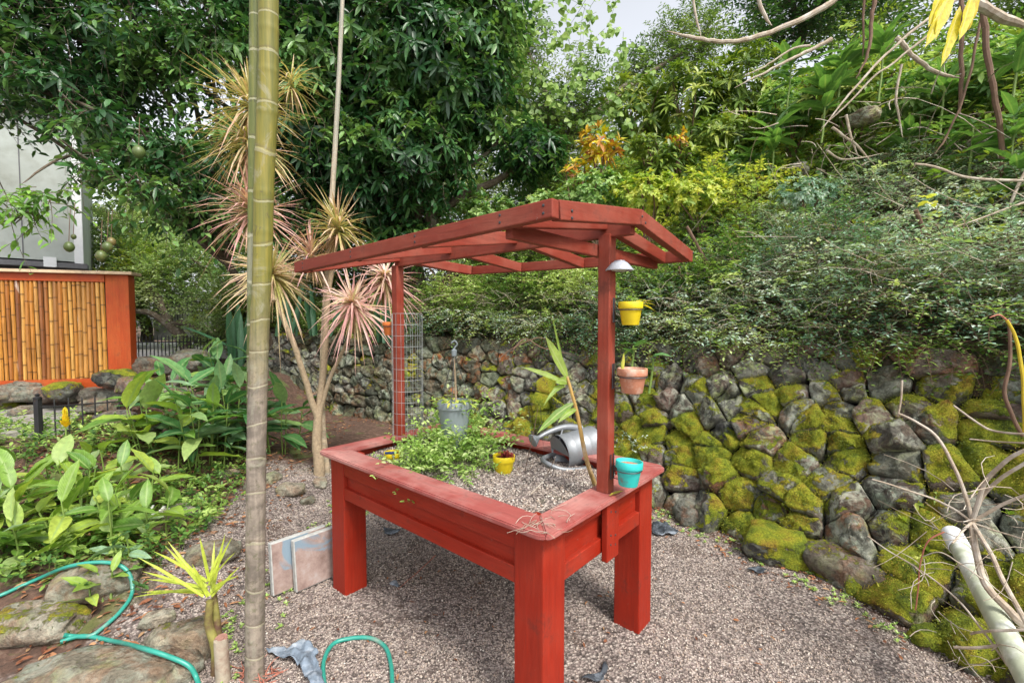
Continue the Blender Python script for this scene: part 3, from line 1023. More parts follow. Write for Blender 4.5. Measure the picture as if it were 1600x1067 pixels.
def board(name, p, q, h, t, mat, side=0.0):
    """board whose TOP edge centre runs p -> q (table coords a,b,z); h deep, t thick, upright"""
    P, Q = Vector((-p[0], p[1], p[2])), Vector((-q[0], q[1], q[2]))
    d = Q - P
    Ln = d.length
    d.normalize()
    s_ = d.cross(Vector((0, 0, 1))).normalized()
    u_ = s_.cross(d)
    m = MB().box((0, -t / 2, -h), (Ln, t / 2, 0), .004)
    R3 = Matrix((d, s_, u_)).transposed().to_4x4()
    R3 = Matrix.Translation(P) @ R3
    m.v = [tuple(R3 @ Vector(v)) for v in m.v]
    m.f = [tuple(f) for f in m.f]
    # local frame is left-handed when s = d x z: flip faces
    return m.build(name, mat, planter)
NR, RR, FR = (-.091, -.085, 1.862), (-.084, .505, 1.941), (-.066, 1.107, 1.854)
NL, RL, FL = (1.60, -.085, 1.818), (1.58, .505, 1.935), (1.505, 1.107, 1.895)
D_ = .056
T_ = .036
def lp(p, q, t): return tuple(p[i] + (q[i] - p[i]) * t for i in range(3))
def off(p, da=0, db=0, dz=0): return (p[0] + da, p[1] + db, p[2] + dz)
board('fascia_board', NL, NR, D_, T_, M['perg'])
board('fascia_board', FR, FL, D_, T_, M['perg'])
# gable rafters butt between the fascias
board('gable_rafter', off(NR, .016, .019, .002), off(RR, .016, -.001), D_ + .004, T_, M['perg_y'])
board('gable_rafter', off(RR, .016, .001), off(FR, .016, -.019, .004), D_ + .004, T_, M['perg_y'])
board('gable_rafter', off(NL, -.02, .019, .002), off(RL, -.02, -.001), D_ + .004, T_, M['perg_y'])
board('gable_rafter', off(RL, -.02, .001), off(FL, -.02, -.019, .002), D_ + .004, T_, M['perg_y'])
board('ridge_beam', off(RL, -.042, 0, -.008), off(RR, .036, 0, -.008), .086, T_, M['perg'])
for a_ in (.074, .557, 1.028, 1.5):
    t = a_ / 1.6
    rz = lp(RR, RL, t)[2]; nz_ = lp(NR, NL, t)[2]; fz = lp(FR, FL, t)[2]
    board('rafter', (a_, -.066, nz_ - .002), (a_, .486, rz - .006), D_, T_, M['perg_y'])
    board('rafter', (a_, .524, rz - .006), (a_, 1.088, fz - .002), D_, T_, M['perg_y'])
# tie boards across at the two posts
board('tie_beam', (.113, -.062, 1.822), (.113, 1.085, 1.822), .05, .03, M['perg_y'])

def screw(a, b, z, d):
    q = TW(a, b, z)
    dn = (PLM.to_3x3() @ Vector(d)).normalized()
    m = MB().lathe([(.0001, .0012), (.0038, .0010), (.0048, .0002), (.0048, -.002)], 10, M4=Matrix.Translation(q) @ dn.to_track_quat('Z', 'Y').to_matrix().to_4x4())
    m.build('screw', M['dwire'], planter, True, world=True)
for a_ in (.02, .115, .557, 1.028, 1.5):
    t = a_ / 1.6
    zz = lp(NR, NL, t)[2]
    for dz in (-.017, -.040): screw(a_ if a_ > .05 else -.06, -.085 - .0185, zz + dz, (0, -1, 0))
for b_, dz in ((.0, -.02), (.0, -.042), (.49, -.03), (.52, -.05), (1.05, -.03)):
    t = b_ / 1.19
    screw(-.0945, b_, (1.862 + (1.941 - 1.862) * min(b_ / .505, 1) if b_ < .505 else 1.941 - .087 * (b_ - .505) / .6) + dz, (1, 0, 0))
for z_ in (.56, .60, .70): screw(OV - .0285, W / 2 + .02, z_, (1, 0, 0)); screw(OV - .0285, W / 2 - .02, z_ + .012, (1, 0, 0))

# ------------------------------------------------------------------ dry stone wall
wall = root('stone_wall', (1.0, 3.95, 0), 'dry stacked lava stone wall with bright moss, curving behind the red planter', 'wall')

def clip_poly(poly, p, q):
    """keep the side of the p-q bisector nearer p"""
    mx_, my_ = (p[0] + q[0]) / 2, (p[1] + q[1]) / 2
    nx_, ny_ = q[0] - p[0], q[1] - p[1]
    out = []
    for i in range(len(poly)):
        a, b = poly[i], poly[(i + 1) % len(poly)]
        da = (a[0] - mx_) * nx_ + (a[1] - my_) * ny_
        db = (b[0] - mx_) * nx_ + (b[1] - my_) * ny_
        if da <= 0: out.append(a)
        if (da < 0) != (db < 0) and abs(da - db) > 1e-12:
            t = da / (da - db)
            out.append((a[0] + (b[0] - a[0]) * t, a[1] + (b[1] - a[1]) * t))
    return out

def resample(poly, n):
    P = np.array(poly + [poly[0]])
    d = np.concatenate([[0], np.cumsum(np.linalg.norm(np.diff(P, axis=0), axis=1))])
    s = np.linspace(0, d[-1], n, endpoint=False)
    return np.stack([np.interp(s, d, P[:, i]) for i in range(2)], -1)

def nz1(v, sc, seed=0.0):
    return np.array([mnoise.noise(Vector((p[0] * sc + seed, p[1] * sc, p[2] * sc))) for p in v])

fuzzP, fuzzN = [], []
def stone_mesh(name, P3, c3, nrm_out, seg, dome, rough=1.0, moss_amt=.5, lich=.5, rust=.2, seed=0.0, mat=None):
    """P3 outline (seg,3) world points, domed outwards along nrm_out; stored about its own centre"""
    prof = [(1.0, -.8), (1.02, -.1), (1.0, .35), (.94, .66), (.84, .84), (.70, .95), (.50, 1.02), (.26, 1.06)]
    rings = []
    e = P3 - c3
    ctr = c3
    tilt = rng.normal(0, .16, 2)
    for rr, dd in prof:
        ring = c3 + e * rr + nrm_out * (dome * dd)
        rings.append(ring)
    V = np.concatenate(rings + [(c3 + nrm_out * dome * 1.02)[None]])
    # break the face into a few flat facets
    inpl = unit(np.cross(nrm_out, [0, 0, 1.0])); inup = np.cross(inpl, nrm_out)
    for _ in range(rng.integers(4, 7)):
        a_ = rng.uniform(0, 6.28); k_ = rng.uniform(.15, .9)
        pn = unit(nrm_out + (inpl * math.cos(a_) + inup * math.sin(a_)) * k_)
        ext = (e @ pn).max()
        dd_ = dome * rng.uniform(.45, .85) + ext * rng.uniform(.10, .42) * k_
        sx = (V - c3) @ pn - dd_
        V = V - pn * (np.maximum(sx, 0) * .95)[:, None]
    # facet the face: push by coarse noise, then break the surface with finer noise
    n1_ = nz1(V, 7.0, seed); n2_ = nz1(V, 19.0, seed + 9); n3_ = nz1(V, 46.0, seed + 4)
    amp = np.concatenate([np.full(seg, a) for a in (.2, .6, 1, 1, 1, 1, 1, 1)] + [[1]])
    ax = unit(e.mean(0) * 0 + np.cross(nrm_out, [0, 0, 1.0]))
    V = V + nrm_out * (rough * amp * (.024 * n1_ + .024 * n2_ + .014 * n3_))[:, None]
    V = V + (V - c3) * (rough * amp * .10 * n2_)[:, None]
    V = V + nrm_out * ((V - c3) @ ax * tilt[0] + (V[:, 2] - c3[2]) * tilt[1])[:, None] * amp[:, None]
    k = len(prof)
    f4 = []
    i = np.arange(seg); j = (i + 1) % seg
    for r_ in range(k - 1):
        f4.append(np.stack([r_ * seg + i, r_ * seg + j, (r_ + 1) * seg + j, (r_ + 1) * seg + i], -1))
    f3 = np.stack([(k - 1) * seg + i, (k - 1) * seg + j, np.full(seg, k * seg)], -1)
    F4 = np.concatenate(f4)
    # vertex normals for the moss
    vn = np.zeros_like(V)
    a = V[F4[:, 1]] - V[F4[:, 0]]; b = V[F4[:, 3]] - V[F4[:, 0]]
    fn = np.cross(a, b)
    if (fn.mean(0) @ nrm_out) < 0:
        F4 = F4[:, ::-1]; f3 = f3[:, ::-1]; fn = -fn
    for c_ in range(4): np.add.at(vn, F4[:, c_], fn)
    vn = unit(vn)
    nm = nz1(V, 3.2, 40)
    moss = np.clip(moss_amt * (.18 + .75 * vn[:, 2] + 1.5 * nm + .5 * nz1(V, 8.0, 11)) + (moss_amt - .5) * .45, 0, 1)
    V = V + vn * (moss * .008 * amp)[:, None]
    ru = np.clip(rust * (1.0 + 1.2 * nz1(V, 2.2, 70)), 0, 1)
    me = mesh_np(name, V - c3, [F4, f3], {'moss': moss, 'lichen': np.full(len(V), lich), 'rust': ru}, True, mat or M['stone'])
    sel = (moss > .52) & (amp > .4)
    if sel.any():
        fuzzP.append(V[sel]); fuzzN.append(vn[sel])
    return me

def build_wall():
    # courses of roughly bedded stones; finer courses where the face leans back on the right
    sg = np.linspace(0, WLEN, 60); tg = np.linspace(0, 1, 16)
    G = wall_pt(*np.meshgrid(sg, tg))
    slant = np.linalg.norm(np.diff(G, axis=0), axis=2).sum(0)
    HS = lambda s: float(np.interp(s, sg, slant))
    pts = []
    s_lo = 0.0
    for (sa, sb, nr) in ((-.2, 3.6, 8), (3.6, 6.6, 8), (6.6, 8.3, 10), (8.3, WLEN + .2, 10)):
        edges = np.cumsum(rng.uniform(.7, 1.3, nr)); edges = np.concatenate([[0], edges]) / edges[-1]
        for r_ in range(nr):
            t0, t1 = edges[r_], edges[r_ + 1]
            s = sa + rng.uniform(-.1, .1)
            while s < sb:
                big = float(sm(s, 4.5, 7.5))
                wd = rng.uniform(.14, .33) * (1 + .24 * big) * (1 - .15 * (1 - float(sm(s, 3.2, 4.6))))
                if rng.random() < .10: wd *= 1.45
                tm = (t0 + t1) / 2 + rng.normal(0, .020)
                if rng.random() < .10 and wd > .25:
                    pts.append((s + wd * .5, t0 + (t1 - t0) * .22)); pts.append((s + wd * .5 + rng.normal(0, .03), t0 + (t1 - t0) * .80))
                else:
                    pts.append((s + wd / 2, min(max(tm, .01), .985)))
                s += wd
    A = np.array(pts)
    cells = []
    for i, p in enumerate(pts):
        h = HS(p[0])
        q = (p[0], p[1] * h)
        poly = [(q[0] - .45, max(q[1] - .4, -.08)), (q[0] + .45, max(q[1] - .4, -.08)), (q[0] + .45, min(q[1] + .4, h * 1.012)), (q[0] - .45, min(q[1] + .4, h * 1.012))]
        d = np.hypot(A[:, 0] - q[0], A[:, 1] * h - q[1])
        for j in np.argsort(d)[1:30]:
            if d[j] < 1.0: poly = clip_poly(poly, q, (A[j, 0], A[j, 1] * h))
            if len(poly) < 3: break
        if len(poly) >= 3: cells.append((poly, h))
    out = []
    for poly, h in cells:
        c = np.array(poly).mean(0)
        if c[0] < -.1 or c[0] > WLEN - .05: continue
        Q = resample(poly, 28)
        area = .5 * abs(np.dot(Q[:, 0], np.roll(Q[:, 1], 1)) - np.dot(Q[:, 1], np.roll(Q[:, 0], 1)))
        if area < .003: continue
        for _ in range(0): Q = .5 * Q + .25 * (np.roll(Q, 1, 0) + np.roll(Q, -1, 0))
        c = Q.mean(0)
        Q = c + (Q - c) * (1 - .012 / np.sqrt(area))
        Q[:, 1] /= h / 1.45
        c = Q.mean(0)
        out.append((area, Q, c))
    # the ones that show: keep the 300 largest in the picture as parts
    def shown(c):
        p = wall_pt(np.array(c[0]), np.array(c[1] / 1.45))
        return p
    rec = []
    for area, Q, c in out:
        p = shown(c)
        vis = p[1] > .9 and abs(p[0] / p[1]) < 1.22
        sz = area / (p[0] ** 2 + p[1] ** 2)
        rec.append((sz if vis else sz * .001, Q, c, p, vis))
    rec.sort(key=lambda r: -r[0])
    rest = []
    for q, (sz, Q, c, p, vis) in enumerate(rec):
        s = Q[:, 0]; t = Q[:, 1] / 1.45
        P3 = wall_pt(s, t)
        c3 = wall_pt(np.array(c[0]), np.array(c[1] / 1.45))
        nn = wall_n(np.array(c[0]), np.array(np.clip(c[1] / 1.45, .05, .95)))
        size = np.sqrt(np.linalg.norm(P3 - c3, axis=1).mean())
        tt = c[1] / 1.45
        right = float(sm(c[0], 4.2, 6.0))
        # moss: thick low and in the middle right, sparse on the dark top courses and the shaded left end
        mo = .26 + right * (.72 * (1 - float(sm(tt, .50, .95))) + .06) + rng.normal(0, .20)
        if c[0] < 4: mo = .42 + rng.normal(0, .12)
        li = float(np.clip(.42 + .35 * right + rng.normal(0, .3), 0, 1)) * (1 - .5 * float(sm(tt, .75, .95)))
        ru = .12 + (.75 if 3.9 < c[0] < 5.3 and .35 < tt < .9 else 0) * rng.random() + .25 * (rng.random() < .2)
        dome = rng.uniform(.04, .095) * (1 + .5 * (1 - tt) * right)
        out_ = nn * (rng.normal(0, .015) + .05 * (1 - tt) * right * rng.random())
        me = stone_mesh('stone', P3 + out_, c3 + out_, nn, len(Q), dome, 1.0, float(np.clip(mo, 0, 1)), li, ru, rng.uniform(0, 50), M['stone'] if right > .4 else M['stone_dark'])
        if q < 290:
            o = link('stone', me)
            o.location = c3 + out_
            rel(o, wall)
        else:
            rest.append((me, c3 + out_))
    if rest:
        bm = bmesh.new()
        for me, c3 in rest:
            me.transform(Matrix.Translation(Vector(c3)))
            bm.from_mesh(me)
        me = bpy.data.meshes.new('far_stones')
        bm.to_mesh(me); bm.free()
        me.polygons.foreach_set('use_smooth', [True] * len(me.polygons))
        me.materials.append(M['stone'])
        o = link('stones', me); rel(o, wall); o['kind'] = 'stuff'
    print('stones', len(rec))
    # packed earth behind the stones
    ss = np.linspace(0, WLEN, 90); tt = np.linspace(-.05, 1.0, 14)
    S_, T_2 = np.meshgrid(ss, tt)
    Pw = wall_pt(S_, T_2) - wall_n(S_, np.clip(T_2, .05, .95)) * .075
    V = Pw.reshape(-1, 3)
    i = np.arange(89)[None] + np.arange(13)[:, None] * 90
    me = mesh_np('earth_core', V, [np.stack([i, i + 1, i + 91, i + 90], -1).reshape(-1, 4)], None, True, M['soilcore'])
    rel(link('earth_core', me), wall)
M['soilcore'] = plain('gap_shadow_earth', (.014, .011, .009), .95, var=.5, sc=40, bmp=.8)  # earth coloured near black, painting shadow into the gaps between stones
build_wall()

# ------------------------------------------------------------------ hillside above the wall
def hill_pt(s, d):
    tp = lerpl(s, TA); tz = lerpl(s, TOPZ)
    a = lerpl(s + .05, TA) - lerpl(s - .05, TA)
    n_ = unit(np.stack([-a[..., 1], a[..., 0]], -1))
    cen = unit(tp - np.array([-1.5, -1.0]))
    dr = unit(n_ * .45 + cen)
    right = sm(s, 2.4, 6.2)
    slope = .10 + .52 * right
    d = np.asarray(d, float)
    z = tz + slope * np.maximum(d - .15, 0) + .10 * np.sin(d * 1.9 + s) * sm(d, .3, 1)
    z = np.where(d > 9, tz + slope * 8.85 + (d - 9) * slope * .5, z)
    xy = tp + dr * d[..., None]
    return np.concatenate([xy, z[..., None]], -1)

def build_hill():
    ss = np.linspace(0, WLEN, 110)
    dd = np.concatenate([np.linspace(-.06, 4, 36), np.linspace(4.3, 14, 24), [18, 25, 35, 50]])
    S_, D2 = np.meshgrid(ss, dd)
    P = hill_pt(S_, D2)
    P[..., 2] += .05 * np.sin(P[..., 0] * 5) * np.sin(P[..., 1] * 4.3) * sm(D2, .1, .5)
    P[0, :, 2] -= .25
    V = P.reshape(-1, 3)
    n = len(ss)
    i = np.arange(n - 1)[None] + np.arange(len(dd) - 1)[:, None] * n
    me = mesh_np('hillside', V, [np.stack([i, i + 1, i + n + 1, i + n], -1).reshape(-1, 4)], None, True, M['hill'])
    o = link('hillside', me); o['kind'] = 'structure'
build_hill()

def fuzz():
    P = np.concatenate(fuzzP); Nn = np.concatenate(fuzzN)
    keep = (P[:, 1] < 5.2)
    P, Nn = P[keep], Nn[keep]
    k = 9
    P = np.repeat(P, k, 0) + rng.normal(0, .013, (len(P) * k, 3)); Nn = np.repeat(Nn, k, 0)
    if len(P) > 110000:
        ix = rng.choice(len(P), 110000, replace=False); P, Nn = P[ix], Nn[ix]
    lv = Leaves()
    col = np.array([.5 + 1.1 * mnoise.noise(Vector(p) * 4.0) for p in P])
    lv.flat(P, Nn + rdir(len(P)) * .75, rdir(len(P)), rng.uniform(.006, .014, len(P)), rng.uniform(.003, .006, len(P)), np.clip(col + rng.normal(0, .12, len(P)), 0, 1))
    o = lv.build('moss', M['mossfuzz'], wall, 'stuff')
fuzz()

# loose boulders at the wall foot and along the path
def boulder(name, px, py, rx, ry, rz, label, cat='boulder', rot=0.0, moss=.5, lich=.4, group=None, sink=.25, mat=None, Y=None, z=None):
    if Y is None:
        p = onground(px, py)
    else:
        p = at(px, py, Y)
    bm = bmesh.new()
    bmesh.ops.create_icosphere(bm, subdivisions=4, radius=1)
    sd_ = rng.uniform(0, 90)
    for v in bm.verts:
        c = v.co.copy()
        # flattened facets
        for _ in range(0): pass
        q = Vector((math.copysign(abs(c.x) ** .8, c.x), math.copysign(abs(c.y) ** .8, c.y), math.copysign(abs(c.z) ** .75, c.z)))
        n_ = .22 * mnoise.noise(c * 1.5 + Vector((sd_, 0, 0))) + .10 * mnoise.noise(c * 4 + Vector((0, sd_, 0))) + .05 * mnoise.noise(c * 10 + Vector((0, 0, sd_)))
        q *= (1 + n_)
        v.co = Vector((q.x * rx, q.y * ry, q.z * rz))
    bm.transform(Matrix.Rotation(rot, 4, 'Z'))
    bm.normal_update()
    ms = [max(0, min(1, moss * (.35 + .75 * v.normal.z + .9 * mnoise.noise((v.co + p) * 3.2)) + (moss - .5) * .5)) for v in bm.verts]
    V = np.array([v.co[:] for v in bm.verts]); NN = np.array([v.normal[:] for v in bm.verts])
    me = bpy.data.meshes.new(name)
    bm.to_mesh(me); bm.free()
    for nm, vals in (('moss', ms), ('lichen', [lich] * len(ms)), ('rust', [.25] * len(ms))):
        a = me.attributes.new(nm, 'FLOAT', 'POINT'); a.data.foreach_set('value', vals)
    me.polygons.foreach_set('use_smooth', [True] * len(me.polygons))
    me.materials.append(mat or M['stone'])
    o = bpy.data.objects.new(name, me)
    C.objects.link(o)
    o.location = (p.x, p.y, p.z + rz * (1 - sink * 2) * 1.0)
    tag(o, label, cat, group)
    return o

boulder('boulder', 1335, 905, .27, .15, .12, 'long mossy boulder slanting out from the wall foot onto the gravel', rot=-.7, moss=.5, lich=.3)
boulder('boulder', 1215, 872, .20, .15, .13, 'rounded boulder thick with bright moss at the wall foot behind the gravel edge', rot=-.4, moss=.9, lich=.6)
boulder('boulder', 1085, 812, .16, .12, .10, 'bare reddish brown boulder at the wall foot just right of the planter', rot=.3, moss=.22, lich=.1)
boulder('boulder', 1345, 862, .13, .11, .09, 'small greenish boulder wedged above the long slanting one', rot=.1, moss=.6, Y=2.75)
boulder('boulder', 1440, 958, .10, .08, .06, 'small mossy stone at the gravel corner near the white downpipe', rot=.5, moss=.85)
boulder('boulder', 1455, 1005, .09, .07, .05, 'low green stone beside the downpipe end, lowest of the corner stones', rot=.2, moss=.95)
boulder('boulder', 1120, 800, .08, .07, .06, 'orange brown cobble beside the bare reddish boulder', rot=.2, moss=.3)
boulder('boulder', 1400, 905, .13, .10, .07, 'grey stone half buried between long boulder and downpipe', rot=.2, moss=.4)

RA = boulder('rock', 165, 1078, .34, .15, .085, 'broad pale flat rock in the near left corner with the hose lying over it', rot=.1, moss=.35, lich=.5, mat=M['rock'])
RB = boulder('rock', 285, 1022, .15, .10, .09, 'olive mossy rock beside the little palm seedling', rot=.1, moss=.55, lich=.2, mat=M['rock'])
RC = boulder('rock', 55, 985, .22, .12, .07, 'flat mossy stone at the left edge above the broad pale rock', rot=0, moss=.5, mat=M['rock'])
RD = boulder('rock', 150, 920, .19, .12, .09, 'dark rock under the leaves where the hose passes behind', rot=.3, moss=.4, mat=M['rock'])
boulder('rock', 245, 975, .07, .05, .035, 'small rust brown stone lying in the path near the seedling', rot=.6, moss=.1, mat=M['rock'])
boulder('rock', 330, 872, .14, .09, .06, 'flat stone half sunk in the path behind the yellow seedling fronds', rot=.6, moss=.25, mat=M['rock'])
boulder('rock', 280, 812, .13, .09, .07, 'stone edging the leafy bed beside the gravel path', rot=.2, moss=.25, mat=M['rock'])
for i, (px, py, r, lb) in enumerate([(455, 770, .11, 'lichen spotted stone in the row behind the palm trunk, nearest the path'), (425, 752, .09, 'small flat stone leftmost of the row edging the bed behind the palm trunk'),
                                   (395, 765, .08, 'dark little stone just left of the palm trunk at the bed edge'), (480, 786, .06, 'dark pebble sized stone in front of the lichen spotted one'), (500, 758, .08, 'stone at the foot of the forked dracaena'), (360, 745, .08, 'brownish stone at the foot of the middle leafy clump')]):
    boulder('rock', px, py, r, r * .7, r * .5, lb, rot=i * 1.3, moss=.3, mat=M['rock'])

# rough lava edging on the slope by the bamboo screen
for i, (px, py, Y, r, lb) in enumerate([(182, 598, 5.3, .22, 'pale lava rock against the lower right corner of the bamboo screen'), (240, 580, 5.8, .26, 'brown rock heaped below the picket fence'),
        (300, 572, 6.2, .30, 'long brown rock on the slope below the picket fence'), (215, 610, 5.0, .22, 'mossy rock below the pale one on the slope'), (155, 640, 4.7, .16, 'low dark rock behind the little iron fence'),
        (35, 648, 4.9, .13, 'pale stone lying on the concrete patch at the left edge'), (20, 640, 5.3, .16, 'darker stone behind the pale one on the concrete patch'), (270, 628, 4.7, .2, 'dark red rock behind the middle leafy clump'),
        (330, 600, 5.3, .22, 'grey rock between the dark blade plant and the palm trunk'), (100, 617, 5.2, .20, 'shadowed rock under the bamboo screen, right of the others'), (40, 615, 5.3, .22, 'shadowed rust coloured rock under the bamboo screen'),
        (180, 660, 4.3, .15, 'knobbly brown rock in front of the little iron fence'), (230, 675, 4.1, .14, 'red brown rock in front of the middle leafy clump'), (285, 600, 5.2, .18, 'rock with dead leaves below the long brown rock'),
        (360, 590, 5.9, .22, 'grey lava rock just left of the palm trunk at wall height')]):
    boulder('lava_rock', px, py, r, r * .7, r * .5, lb, 'rock', rot=i * .9, moss=.3 + .3 * (i % 3 == 0), lich=.3, Y=Y)

# ------------------------------------------------------------------ pots, brackets and lamp on the posts
def pot(name, c, r, h, mat, label, soil=True, bracket=None, tilt=None, cat='flower pot', soilcol='terra', parent_loc=True):
    """flower pot: tapered body with a thick rolled rim; c = centre of the rim top"""
    p = root(name, (c[0], c[1], c[2] - h), label, cat)
    rb = r * .66
    prof = [(rb * .3, 0), (rb, 0), (rb + .002, .003), (r * .90, h * .70), (r * .91, h * .71), (r * .985, h * .715), (r, h * .73), (r, h * .985), (r * .985, h), (r * .90, h), (r * .885, h * .985), (r * .85, h * .70), (rb * .9, h * .08), (rb * .3, h * .07)]
    MB().lathe(prof, 36).build('pot_body', mat, p, True)
    if soil:
        m = MB().lathe([(.001, h * .86), (r * .4, h * .87), (r * .89, h * .85)], 24)
        m.build('soil', M[soilcol], p, True)
    if tilt: p.rotation_euler = tilt
    return p

def bracket(post_pt, pot_c, r, h, label):
    """wire ring and back plate that carries a pot on the post"""
    b = root('pot_bracket', post_pt, label, 'bracket')
    d = Vector((pot_c[0] - post_pt[0], pot_c[1] - post_pt[1], 0)); dn = d.normalized()
    sd_ = Vector((-dn.y, dn.x, 0))
    z0 = pot_c[2] - h * .34
    ring = [Vector((pot_c[0], pot_c[1], z0)) + dn * (math.cos(a) * (r * .93 + .003)) + sd_ * (math.sin(a) * (r * .93 + .003)) for a in [i * math.pi / 12 for i in range(25)]]
    MB().tube(ring, .0022, 6).build('ring', M['dwire'], b, True, world=True)
    for s_ in (-.012, .012):
        q = Vector((post_pt[0], post_pt[1], 0)) + sd_ * s_
        pts = [q + Vector((0, 0, z0 + .05)) + dn * .004, q + Vector((0, 0, z0 - h * .55)) + dn * .004]
        MB().tube(pts, .0025, 6).build('back_rod', M['dwire'], b, True, world=True)
    q = Vector((post_pt[0], post_pt[1], z0))
    MB().tube([q + dn * .003, Vector((pot_c[0], pot_c[1], z0)) - dn * (r * .93)], .0025, 6).build('arm', M['dwire'], b, True, world=True)
    q = Vector((post_pt[0], post_pt[1], z0 - h * .5))
    MB().tube([q + dn * .003, q + dn * .035, q + dn * .036 + Vector((0, 0, .01))], .002, 6).build('rest', M['dwire'], b, True, world=True)
    return b

PR = TW(.040, W / 2 + .0, 0)       # right hand post, outer face
nR = PLM.to_3x3() @ Vector((1, 0, 0))      # away from the table
vR = PLM.to_3x3() @ Vector((0, 1, 0))
def hang(zc_top, r, h, mat, label, blabel, name='flower_pot', db=.02, soilcol='terra', da=0.0):
    pp = PR + nR * .002; pp.z = zc_top
    c = PR + nR * (r + .022) + vR * db; c.z = zc_top
    b = bracket(pp, c, r, h, blabel)
    return pot(name, c, r, h, mat, label, soilcol=soilcol), c

PY = {}
# heights from the photograph at the post's distance
YP = PR.y + .05
def zat(py, Y=YP): return at(900, py, Y).z
p_y, c_y = hang(zat(470, 1.77), .049, .094, M['yellow'], 'bright yellow flower pot with a sprout, highest on the right hand post', 'dark wire bracket holding the yellow pot on the post', soilcol='soil')
p_t, c_t = hang(zat(579, 1.77), .060, .100, M['terra'], 'weathered terracotta pot halfway up the right hand post', 'dark wire bracket holding the terracotta pot on the post', soilcol='soil')
c = PR + nR * .078 + vR * .0; c.z = zat(731, 1.76)
bracket(PR + nR * .002 + Vector((0, 0, c.z)), c, .055, .100, 'dark wire bracket holding the turquoise pot at the post foot')
pot('flower_pot', c, .055, .100, M['teal'], 'turquoise flower pot hanging at the foot of the right hand post', tilt=(-.05, .06, 0))
# left post: orange pot on its far side
PL_ = TW(L - .04 - .054, W / 2, 0)
cl = TW(L + .035, W / 2 + .01, at(603, 503, PL_.y).z)
bracket(TW(L - .038, W / 2 + .01, cl.z), cl, .048, .085, 'wire bracket holding the orange pot on the left hand post')
pot('flower_pot', cl, .048, .085, M['orange_pot'], 'small orange clay pot on the left hand post', soilcol='soil')

# sprouts in the pots
def sprout(c, mat, n, ll, lw, label, stem=.05, name='seedling', elev=(.2, 1.1), lean=(0, 0), stemmat='greenstem'):
    s = root(name, c, label, 'plant')
    tip = Vector(c) + Vector((lean[0], lean[1], stem))
    MB().tube(spline([c, (Vector(c) + tip) / 2 + Vector((.004, 0, 0)), tip], 4), [.0022] * 9, 6).build('stem', M[stemmat], s, True, world=True)
    lv = Leaves()
    whorls(np.array([tip[:]]), np.array([[0.1, 0, 1]]), n, ll, lw, lv, elev, .5, PROF4)
    lv.build('leaves', mat, s)
    return s
sprout(c_y + Vector((.0, 0, -.01)), M['herb'], 6, .05, .018, 'little pale green sprout in the bright yellow hanging pot', .025, elev=(0, 1.0))
s_ = root('seedling', c_y + Vector((.02, 0, -.01)), 'yellow green leaf tuft leaning out of the yellow hanging pot', 'plant')
lv = Leaves()
for i in range(6):
    lv.add(np.array([[c_y.x + .02, c_y.y, c_y.z - .01]]), np.array([[.6 + .1 * i, rng.normal(0, .4), .8 - .16 * i]]), np.array([[0, 0, 1.0]]), .085, .014, PROF4, .4)
lv.build('leaves', M['yellowleaf'], s_)
s_ = root('seedling', c_t + Vector((-.045, -.03, -.01)), 'single upright yellow green blade at the edge of the terracotta pot', 'plant')
lv = Leaves()
lv.add(np.array([[c_t.x - .045, c_t.y - .02, c_t.z - .02]]), np.array([[.06, 0, 1.0]]), np.array([[0, 1.0, 0]]), .085, .013, PROF4, 0)
lv.add(np.array([[c_t.x - .04, c_t.y, c_t.z - .02]]), np.array([[-.1, 0, 1.0]]), np.array([[0, 1.0, 0]]), .05, .010, PROF4, 0)
lv.build('leaves', M['limeleaf'], s_)

# solar lamp: shallow grey hood bracketed to the post
def lamp():
    c = PR + nR * .030; c.z = at(966, 423, c.y).z
    p = root('solar_lamp', c, 'grey hooded solar lamp fixed near the top of the right hand post', 'lamp')
    f = nR.copy(); s = vR.copy()
    Mx = Matrix((s, f, Vector((0, 0, 1)))).transposed().to_4x4()
    m = MB()
    prof = [(.001, .034), (.028, .034), (.032, .032), (.056, .004), (.056, 0), (.052, 0), (.028, .028), (.001, .029)]
    m.lathe(prof, 32, M4=Mx)
    m.build('hood', M['lampgrey'], p, True)
    m = MB().lathe([(.001, .0), (.030, .0), (.034, .006), (.030, .026), (.001, .028)], 24)
    m.build('diffuser', M['lampdiff'], p, True)
    m = MB().lathe([(.001, .040), (.022, .040), (.024, .037), (.024, .034)], 24)
    m.build('solar_panel', M['panel'], p, True)
M['lampgrey'] = plain('grey_lamp_hood', (.34, .36, .40), .45, var=.06)
M['lampdiff'] = plain('frosted_diffuser', (.55, .60, .58), .4, var=.03)
M['panel'] = plain('dark_solar_cell', (.25, .27, .31), .25, var=.05)
lamp()

# ------------------------------------------------------------------ things in the planter
SZ = .735
def tp(px, py, z=SZ):
    r = ray(px, py); t = (z - EYE) / r[2]
    return Vector((r[0] * t, r[1] * t, z))

# yellow pot standing in the gravel with dry reddish succulent
c = tp(787, 741, .722)
pot('flower_pot', (c.x, c.y + .05, c.z + .085), .058, .105, M['yellow'], 'chipped yellow pot standing in the middle of the planter gravel', soilcol='soil')
pc = Vector((c.x, c.y + .05, .80))
s_ = root('succulent', pc, 'dry reddish brown succulent rosettes in the chipped yellow pot', 'plant')
Cn = np.array([[pc.x + rng.uniform(-.04, .04), pc.y + rng.uniform(-.035, .035), pc.z + rng.uniform(-.005, .02)] for _ in range(14)])
lv = Leaves(); whorls(Cn, np.tile([0, 0, 1.0], (14, 1)) + rdir(14) * .4, 9, .024, .011, lv, (0, 1.1), .1, PROF4); lv.build('rosettes', M['redleaf'], s_)
